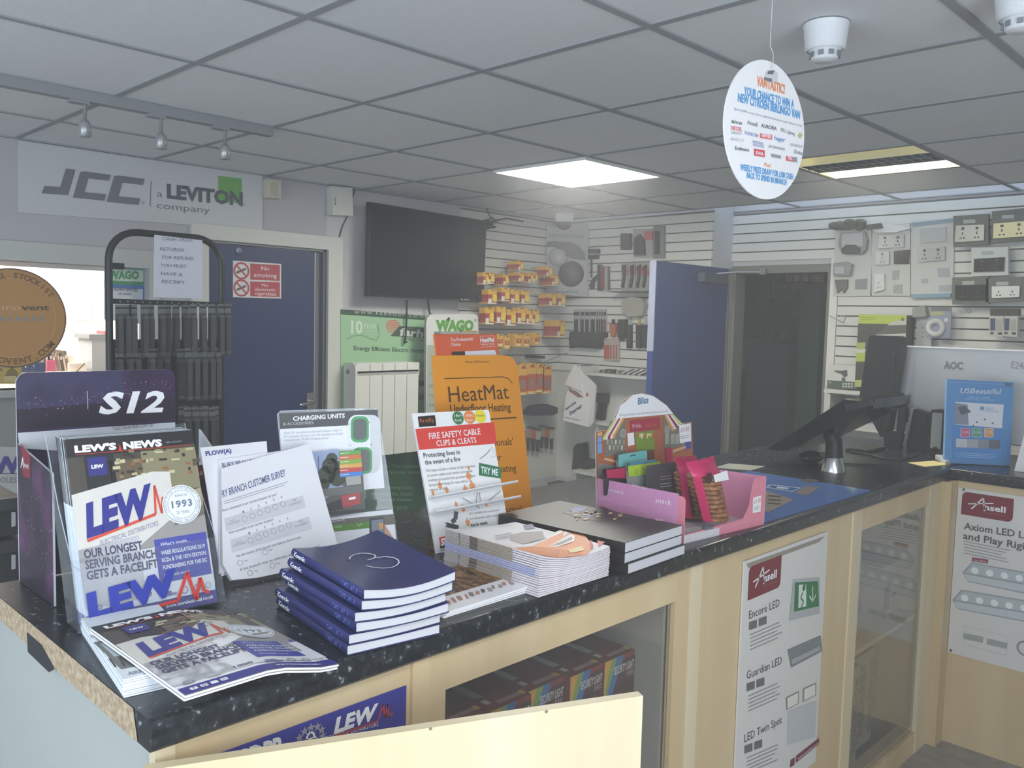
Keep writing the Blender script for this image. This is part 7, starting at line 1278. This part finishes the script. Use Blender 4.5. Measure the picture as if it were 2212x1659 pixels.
plate(t, [(1902, 510), (1956, 507), (1955, 535), (1901, 537)], CHR); plate(t, [(1894, 545), (1924, 543), (1924, 572), (1894, 573)], CHR, slots=1); plate(t, [(1934, 543), (1967, 540), (1966, 570), (1934, 571)], BCH, slots=1); plate(t, [(1893, 593), (1914, 593), (1914, 626), (1892, 632)], WP, .02, 1, False, 'switch_plate')
for q in ([(1930, 585), (1944, 584), (1943, 603), (1929, 604)], [(1932, 616), (1951, 614), (1951, 634), (1931, 633)]): blob(t, q, .003, C('#a3a49e', .5), 'printed_picture')
t = board([(1970, 478), (2063, 470), (2060, 641), (1969, 642)], 'display_board', 'pale blue edged display board with one metal double socket, third from the doorway')
plate(t, [(1986, 537), (2044, 533), (2044, 563), (1985, 567)], C('#999b98', .3, .6)); blob(t, [(1972, 482), (2062, 472), (2062, 480), (1972, 490)], .004, C('#7f95a3', .4), 'blue_strip'); blob(t, [(1972, 636), (2058, 634), (2058, 642), (1972, 644)], .02, C('#7e99ab', .4), 'blue_ledge'); blob(t, [(1990, 495), (2046, 490), (2046, 522), (1990, 526)], .01, C('#aeb0ae', .4), 'blank_plate')
for q in ([(2026, 580), (2052, 578), (2052, 598), (2028, 598)], [(1992, 602), (2006, 602), (2006, 611), (1992, 611)], [(2030, 617), (2058, 615), (2058, 630), (2030, 630)]): blob(t, q, .003, C('#a2aaad', .5), 'printed_picture')
P = wally(YD_-.05, None)
for q4, mt, top, lab in (([(2068, 488), (2129, 486), (2128, 520), (2065, 524)], C('#9b9d9a', .35, .4), [(2066, 468), (2136, 463), (2136, 484), (2066, 488)], 'packaged brushed steel double socket hanging high on the wall, beside the cream one'), ([(2149, 484), (2222, 478), (2222, 511), (2148, 516)], C('#d9cf9e', .25), [(2150, 458), (2222, 450), (2222, 474), (2150, 478)], 'packaged cream double socket hanging high at the edge of the picture'),
                           ([(2107, 560), (2172, 556), (2170, 586), (2106, 588)], BCH, [(2104, 536), (2178, 534), (2178, 556), (2104, 560)], 'packaged dark chrome double socket, above another of its kind'), ([(2066, 617), (2132, 615), (2130, 648), (2066, 648)], BCH, [(2063, 600), (2136, 598), (2136, 614), (2063, 616)], 'packaged dark chrome double socket on the lower row beside the switch'), ([(2145, 619), (2205, 618), (2204, 642), (2145, 644)], WP, [(2136, 602), (2216, 598), (2216, 616), (2136, 618)], 'packaged white double switch on the lower row at the edge')):
    t = thing('packaged_socket', lab, 'socket', P.W(*P.L(*q4[3]), 0)); mb = MB(); x0, x1, y0, y1 = min(top[0][0], q4[3][0])-2, max(top[1][0], q4[1][0])+3, top[0][1], q4[3][1]+10; dark = 'steel' in lab or 'cream' in lab or 'switch' in lab
    ex(mb, P, [(x0, y0), (x1, top[1][1]), (x1, q4[2][1]+9), (x0, y1)], .03, C('#63655f' if dark else '#c3c8c6', .5)); P.mb = mb; P.b = .0305; P.q([(x0+22, y0+8), (x0+48, y0+7), (x0+48, y0+15), (x0+22, y0+16)], C('#a5a6a2', .5), 1); mb.build('box', t); P.o.y -= .02; plate(t, q4, mt, .012, 2, 'switch' not in lab); P.o.y += .02
P = wally(YD_-.06, None)
t = thing('parts_pack', 'clear pack holding a white ring on a purple card, above the silver monitor', 'pack', P.W(*P.L(2010, 735), 0)); mb = MB(); ex(mb, P, [(2012, 664), (2056, 664), (2054, 730), (2008, 730)], .01, C('#8f95ac', .45)); P.mb = mb; P.b = .0105; P.q([(2012, 664), (2056, 664), (2056, 672), (2012, 672)], C('#63656e', .5), 1); P.q([(2012, 674), (2042, 672), (2042, 680), (2012, 682)], C('#b3b172', .5), 1); P.c((2045, 691), 5, WP, 1, 12); mb.build('card', t)
q = P.L(2023, 708); mb = MB(); mb.lathe(P.W(q[0], q[1], .011), P.n, [(.05, 0), (.05, .012), (.042, .018), (.024, .014), (.022, 0)], C('#d0d1cc', .3), 24); mb.build('ring', t)
mb = MB(); P2_ = wally(YD_-.12, None); ex(mb, P2_, [(2006, 662), (2060, 662), (2072, 668), (2072, 732), (2006, 732)], .002, CLR); mb.build('clear_front', t)
for i, x in enumerate((2144, 2174)):
    mb = MB(); ex(mb, P, [(x+1, 667), (x+32, 667), (x+31, 682), (x+1, 682)], .05, C('#45433f', .5)); ex(mb, P, [(x-1, 682), (x+30, 683), (x+28, 728), (x-2, 726)], .045, C('#b9bab4', .4)); P.mb = mb; P.b = .0455; P.q([(x+1, 688), (x+12, 688), (x+11, 714), (x+1, 714)], C('#474b6e', .5), 1); P.q([(x+13, 690), (x+27, 690), (x+26, 716), (x+12, 715)], C('#a3a49c', .5), 1); P.q([(x+1, 717), (x+8, 717), (x+8, 722), (x+1, 722)], SLT, 1); P.q([(x+17, 718), (x+26, 718), (x+26, 723), (x+17, 723)], SLT, 1); tag(mb.build('meter_pack'), 'packaged meter with a purple panel above the silver monitor, %s' % ('nearer the purple ring pack' if i == 0 else 'farther from the purple ring pack'), 'pack')
P = wally(YD_-.14, None); t = thing('light_box', 'lime green and black solar light carton on the wall shelf, partly behind the black slab', 'carton', P.W(*P.L(1850, 840), 0)); LIM = C('#a9bd4a', .5, noise=.03); mb = MB()
ex(mb, P, [(1855, 679), (1959, 681), (1952, 838), (1846, 836)], -.12, C('#4a4a44', .5)); P.mb = mb; P.b = .0006; P.n = V((0, -1, 0))
P.q([(1855, 679), (1959, 681), (1958, 700), (1854, 699)], LIM, 1); P.q([(1915, 703), (1958, 695), (1958, 700), (1895, 722), (1956, 720), (1956, 742), (1890, 740)], C('#b7b9ae', .5), 2) if 0 else P.q([(1930, 694), (1958, 689), (1958, 702), (1916, 703)], C('#b7b9ae', .5), 2); P.q([(1914, 704), (1958, 702), (1957, 719), (1893, 722)], C('#5d5c54', .4), 2); P.q([(1892, 723), (1957, 720), (1956, 742), (1900, 742)], C('#bfc0b5', .5), 2)
P.q([(1851, 740), (1870, 740), (1868, 754), (1850, 754)], C('#9fae62', .5), 2); P.q([(1850, 754), (1870, 754), (1869, 762), (1850, 762)], C('#c6c9ba', .5), 2); P.q([(1850, 762), (1869, 762), (1868, 781), (1849, 781)], LIM, 2); P.q([(1847, 821), (1866, 821), (1866, 836), (1846, 836)], C('#aab36a', .5), 2); P.c((1950, 690), 4, C('#6d7a3a', .5), 3, 10); P.lines((1860, 686), (1900, 687), 4, 2, C('#869a3c', .5), 2); mb.build('carton', t)
mb = MB(); ex(mb, P, [(1790, 787), (1849, 790), (1846, 841), (1786, 839)], -.12, C('#c9cbc6', .5)); P.mb = mb; P.q([(1788, 821), (1847, 825), (1846, 841), (1786, 839)], C('#4d5b50', .5), 1); P.q([(1803, 800), (1818, 801), (1830, 799), (1831, 812), (1824, 815), (1818, 808), (1803, 803)], C('#56585a', .5), 2); P.q([(1819, 815), (1826, 817), (1826, 824), (1818, 822)], C('#56585a', .5), 2); P.c((1793, 826), 3, C('#8d968d', .5), 2, 10)
for k in range(8): P.c((1822+6*(k % 4), 829+6*(k//4)), 2.4, C('#b7bdb4', .5), 2, 8)
tag(mb.build('light_box'), 'white and green floodlight carton on the wall shelf by the doorway', 'carton')
F = wally(YD_-.2, None); mb = MB(); a = F.L(1780, 838); z = F.L(1810, 839)[1]-.002; z = P.L(1815, 841)[1]-.001; mb.bx(a[0], a[0]+1.0, YD_-.2, YD_, z-.02, z, SHW); mb.bx(a[0]+.02, a[0]+.035, YD_-.19, YD_, z-.25, z-.02, SHW); tag(mb.build('wall_shelf'), 'white wall shelf holding the floodlight and solar light cartons', 'shelf')
P = wally(YD_-.02, None); mb = MB(); z2 = P.L(1900, 920)[1]; mb.bx(-.33, .5, YD_-.2, YD_, z2-.02, z2, SHW); tag(mb.build('wall_shelf'), 'lower white wall shelf seen under the tilted till', 'shelf')
mb = MB(); mb.bx(-.22, .1, YD_-.18, YD_-.05, z2+.001, z2+.1, C('#b9bcc0', .5)); mb.bx(-.2, .08, YD_-.185, YD_-.18, z2+.03, z2+.07, C('#7a8a9c', .5)); tag(mb.build('carton'), 'pale carton on the lower wall shelf behind the till', 'carton')
mb = MB(); ex(mb, P, [(1983, 685), (2016, 685), (2014, 748), (1982, 748)], .02, C('#aeb2b5', .5)); P.mb = mb; P.b = .0205
for k in range(6): P.c((1996+9*(k % 2), 708+10*(k//2)), 1.4, SLT, 1, 6)
tag(mb.build('mounting_plate'), 'pale drilled mounting plate between the solar carton and the ring pack', 'plate')
mb = MB(); ex(mb, P, [(1978, 666), (2004, 660), (2008, 684), (1978, 686)], .05, C('#8f918c', .45)); tag(mb.build('parts_pack'), 'grey wrapped fitting above the drilled mounting plate', 'fitting')
for i, pts in enumerate((((1795, 682), (1830, 698), (1840, 684), (1832, 683)), ((2086, 666), (2098, 676), (2108, 676), (2108, 668)))):
    mb = MB(); mb.tube([P.W(*P.L(*p), .02+.03*j) for j, p in enumerate(pts)], .003, C('#b9b9b4', .3, .5), 6); tag(mb.build('display_hook'), ('empty bent wire hook beside the doorway above the floodlight carton' if i == 0 else 'empty bent wire hook beside the purple meter packs'), 'hook')
# ================================================================ inside the display cabinets
RBX = C('#7e2f2a', .5, noise=.06); 
def lightbox(x, y, z, w, d, h):
    r = thing('security_light_box', 'x', 'carton', (x, y, z)); mb = MB(); mb.bx(x-d, x, y, y+w, z, z+h, RBX); P = Pan((x, 0, 0), (0, 1, 0), (0, 0, 1), mb, .0004)
    P.lp([(y, z+h), (y+w*.62, z+h), (y+w*.3, z+h*.8), (y, z+h*.62)][::-1], C('#3c6aa0', .45), 1); P.lp([(y, z+h), (y+w*.4, z+h), (y+w*.2, z+h*.86), (y, z+h*.72)][::-1], C('#7f9a4a', .45), 2); P.lp([(y, z+h), (y+w*.22, z+h), (y+w*.1, z+h*.9), (y, z+h*.76)][::-1], C('#cf9a3e', .45), 3)
    P.lp([(y+w*.3, z+h*.8), (y+w*.62, z+h*.97), (y+w, z+h*.97), (y+w, z+h*.6), (y+w*.3, z+h*.6)][::-1], C('#4a2422', .5), 1)
    P.lt('SECURITY LIGHT', y+w*.3, z+h*.9, w*.66, h*.045, C('#cfc6c0', .5), 4, bold=.02); P.lt('SERIES', y+w*.72, z+h*.86, w*.22, h*.028, C('#b3a29c', .5), 4); P.lr(y+w*.5, z+h*.7, y+w*.92, z+h*.72, C('#b3a29c', .5), 4); P.lr(y+w*.5, z+h*.66, y+w*.85, z+h*.675, C('#b3a29c', .5), 4)
    P.lr(y+w*.25, z+h*.08, y+w*.85, z+h*.56, C('#cfcac6', .5), 4, r=w*.2, corners=(0, 0, 0, 1)); mb.build('carton', r)
    T = Pan((x, y, z+h), (0, 1, 0), (-1, 0, 0), (mb := MB()), .0004); T.lr(w*.1, .06, w*.28, .16, C('#c9c5c1', .5), 1); T.lr(w*.1, .025, w*.22, .045, C('#c9c5c1', .5), 1); T.lr(w*.3, .012, w*.9, .026, C('#a88a86', .5), 1); T.lr(w*.88, .01, w*.98, .028, C('#d4a83e', .5), 2); mb.build('top_print', r); return r
zc_ = .4805; w_, d_, h_ = .118, .26, .40
proto = lightbox(FX-.06, .36, zc_, w_, d_, h_); proto['label'] = 'red security light carton nearest the maple stile, in the glass cabinet'
nm = ['second', 'third', 'fourth', 'fifth']
for i in range(4): dup(proto, (-.012 if i % 2 else .0, -(w_+.004)*(i+1), -.0), 'red security light carton, %s along from the maple stile in the glass cabinet' % nm[i])
for i in range(4): dup(proto, (-d_-.03, -(w_+.006)*i-.03, 0), 'red security light carton in the rear row of the glass cabinet, %s from the stile' % ('first', 'second', 'third', 'fourth')[i])
# narrow glass cabinet: pale fixing cartons below, white and green cartons on the shelf
CTN = C('#b0a794', .6, noise=.04); CTP = C('#8a8375', .6)
def fixbox(x, y, z, w, d, h):
    r = thing('fixing_carton', 'x', 'carton', (x, y, z)); mb = MB(); mb.bx(x-d, x, y, y+w, z, z+h, CTN); P = Pan((x, y, z), (0, 1, 0), (0, 0, 1), mb, .0004)
    P.lr(w*.1, h*.12, w*.6, h*.9, CTP, 1, r=w*.2, corners=(0, 0, 1, 1)); P.lt('quickbox', w*.94, h*.1, h*.8, w*.2, C('#7a7367', .6), 2, bold=.02, dirn=(0, 1), up=(-1, 0))
    for k in range(6): P.lp([(w*.15, h*(.16+.12*k)), (w*.5, h*(.2+.12*k)), (w*.55, h*(.24+.12*k)), (w*.2, h*(.2+.12*k))], C('#a79f8f', .6), 2)
    T = Pan((x, y, z+h), (0, 1, 0), (-1, 0, 0), mb, .0004); T.lc(w*.45, d*.62, w*.3, CTP, 1, 18, ry=d*.16); T.lt('quickbox', w*.1, d*.2, w*.8, d*.14, C('#7a7367', .6), 1, bold=.02); S = Pan((x-d, y, z), (1, 0, 0), (0, 0, 1), mb, .0004); S.lr(d*.2, 0, d*.9, h*.5, CTP, 1); mb.build('carton', r); return r
proto = fixbox(FX-.06, 1.66, .101, .2, .3, .36); proto['label'] = 'pale fixing carton standing low in the narrow glass cabinet, nearest the poster'
dup(proto, (-.03, .21, 0), 'pale fixing carton low in the narrow glass cabinet, second from the poster'); dup(proto, (-.02, .42, -.03) if 0 else (-.1, .425, 0), 'pale fixing carton low in the narrow glass cabinet, nearest the corner')
for x, y, w, d, h, cc, lab, pr in ((FX-.07, 1.63, .09, .12, .19, '#a9b26a', 'lime topped carton on the shelf of the narrow glass cabinet', '#7f7a9a'), (FX-.09, 1.735, .15, .2, .3, '#c9c8c2', 'white lamp carton on the shelf of the narrow glass cabinet, beside the lime one', '#8d8984'), (FX-.2, 1.9, .2, .2, .22, '#b5b2a8', 'grey carton set back on the shelf of the narrow glass cabinet', '#77746c'), (FX-.1, 2.12, .18, .2, .2, '#bdb39c', 'tan carton on the shelf of the narrow glass cabinet by the corner', '#8a8170')):
    mb = MB(); z = .554; mb.bx(x-d, x, y, y+w, z, z+h, C('#c4c3bd' if cc[1] == 'a' else cc, .6)); P = Pan((x, y, z), (0, 1, 0), (0, 0, 1), mb, .0004); P.lr(0, h*.8, w, h, C(cc, .5), 1); P.lr(w*.15, h*.1, w*.5, h*.6, C(pr, .5), 1); P.lines if 0 else P.lr(w*.6, h*.3, w*.9, h*.4, C(pr, .5), 1); tag(mb.build('carton'), lab, 'carton')
# ================================================================ stockroom beyond the doorway
UP = C('#3d3f38', .6); rr = random.Random(21)
t = thing('storage_rack', 'dark shelving in the unlit stockroom beyond the doorway', 'shelving', (-.7, 6.4, 0))
for z in (.5, 1.0, 1.45, 1.95): mb = MB(); mb.bx(-2.0, .6, 6.1, 6.7, z-.03, z, UP); mb.build('shelf', t)
for x in (-2.0, -1.1, -.2, .55):
    mb = MB(); mb.bx(x, x+.04, 6.1, 6.14, 0, 2.4, UP); mb.build('upright', t)
WR = ['lowest', 'second', 'third', 'top']
for zi, z in enumerate((.5, 1.0, 1.45, 1.95)):
    x = -1.95; k = 0
    while x < .45:
        w = rr.uniform(.18, .4); h = rr.uniform(.12, .34); mb = MB(); mb.bx(x, x+w, 6.16, 6.55, z+.001, z+h, C(rr.choice(['#6f6a58', '#57594f', '#4a5a4c', '#7a7468', '#4d4f5c']), .7)); mb.bx(x+w*.3, x+w*.6, 6.155, 6.16, z+h*.3, z+h*.6, C('#8d8a7c', .6)); tag(mb.build('stock_carton'), 'dim carton on the %s stockroom shelf, %s from the blue door side' % (WR[zi], CN[min(k, 11)]), 'carton'); x += w+.03; k += 1
PS_ = wally(5.2, None)
for i, (x0, x1, y0, y1) in enumerate(((1711, 1718, 583, 608), (1729, 1738, 577, 608), (1746, 1760, 575, 609), (1772, 1780, 580, 609))):
    mb = MB()
    for k in range(6): ex(mb, PS_, [(x0, y1-(y1-y0)*k/6), (x1, y1-(y1-y0)*k/6), (x1, y1-(y1-y0)*(k+.8)/6), (x0, y1-(y1-y0)*(k+.8)/6)], .1, C('#c9c2b4', .6))
    tag(mb.build('paper_ream'), 'small pale pile on the high crate beyond the doorway, %s of four' % CN[i], 'pile')
mb = MB(); ex(mb, PS_, [(1709, 609), (1800, 611), (1800, 628), (1709, 624)], -.3, C('#6d6a5a', .7)); mb.bx(PS_.L(1755, 640)[0], PS_.L(1800, 640)[0], 5.0, 5.3, .3, PS_.L(1750, 626)[1], C('#3e5c48', .6)); tag(mb.build('crate_stack'), 'green and grey crates just inside the dark doorway', 'crate')
mb = MB(); a, b = PS_.L(1588, 735), PS_.L(1652, 800); mb.bx(a[0], b[0], 5.0, 5.03, b[1], a[1], C('#7d7f78', .7)); mb.bx(a[0], b[0]+.1, 4.95, 5.3, a[1], a[1]+.02, UP); mb.bx(a[0], a[0]+.05, 5.0, 5.05, 0, b[1], UP); tag(mb.build('work_table'), 'grey fronted table in the dark stockroom just past the open door', 'table')
mb = MB(); a, b = PS_.L(1655, 740), PS_.L(1740, 790); mb.bx(a[0], b[0], 4.9, 5.2, 0, a[1], C('#4b4e5e', .7)); tag(mb.build('stock_bin'), 'bluish bin in the middle of the dark stockroom', 'bin')
# ================================================================ thin haze volume added to imitate a lens veil
mt = bpy.data.materials.new('lens_veil'); mt.use_nodes = True; nt = mt.node_tree; nt.nodes.remove(nt.nodes['Principled BSDF'])
vs_ = nt.nodes.new('ShaderNodeVolumeScatter'); vs_.inputs['Density'].default_value = .038; vs_.inputs['Anisotropy'].default_value = .2; vs_.inputs['Color'].default_value = (.95, .97, 1, 1)
nt.links.new(vs_.outputs[0], nt.nodes['Material Output'].inputs['Volume'])
mb = MB(); mb.bx(X0+.001, X1-.001, Y0+.001, YB-.001, .001, HC-.003, mt); o = mb.build('haze'); o['kind'] = 'structure'  # added box of haze, stands in for lens veil rather than real mist
for o in bpy.data.objects:
    if '_at' in o.keys(): del o['_at']
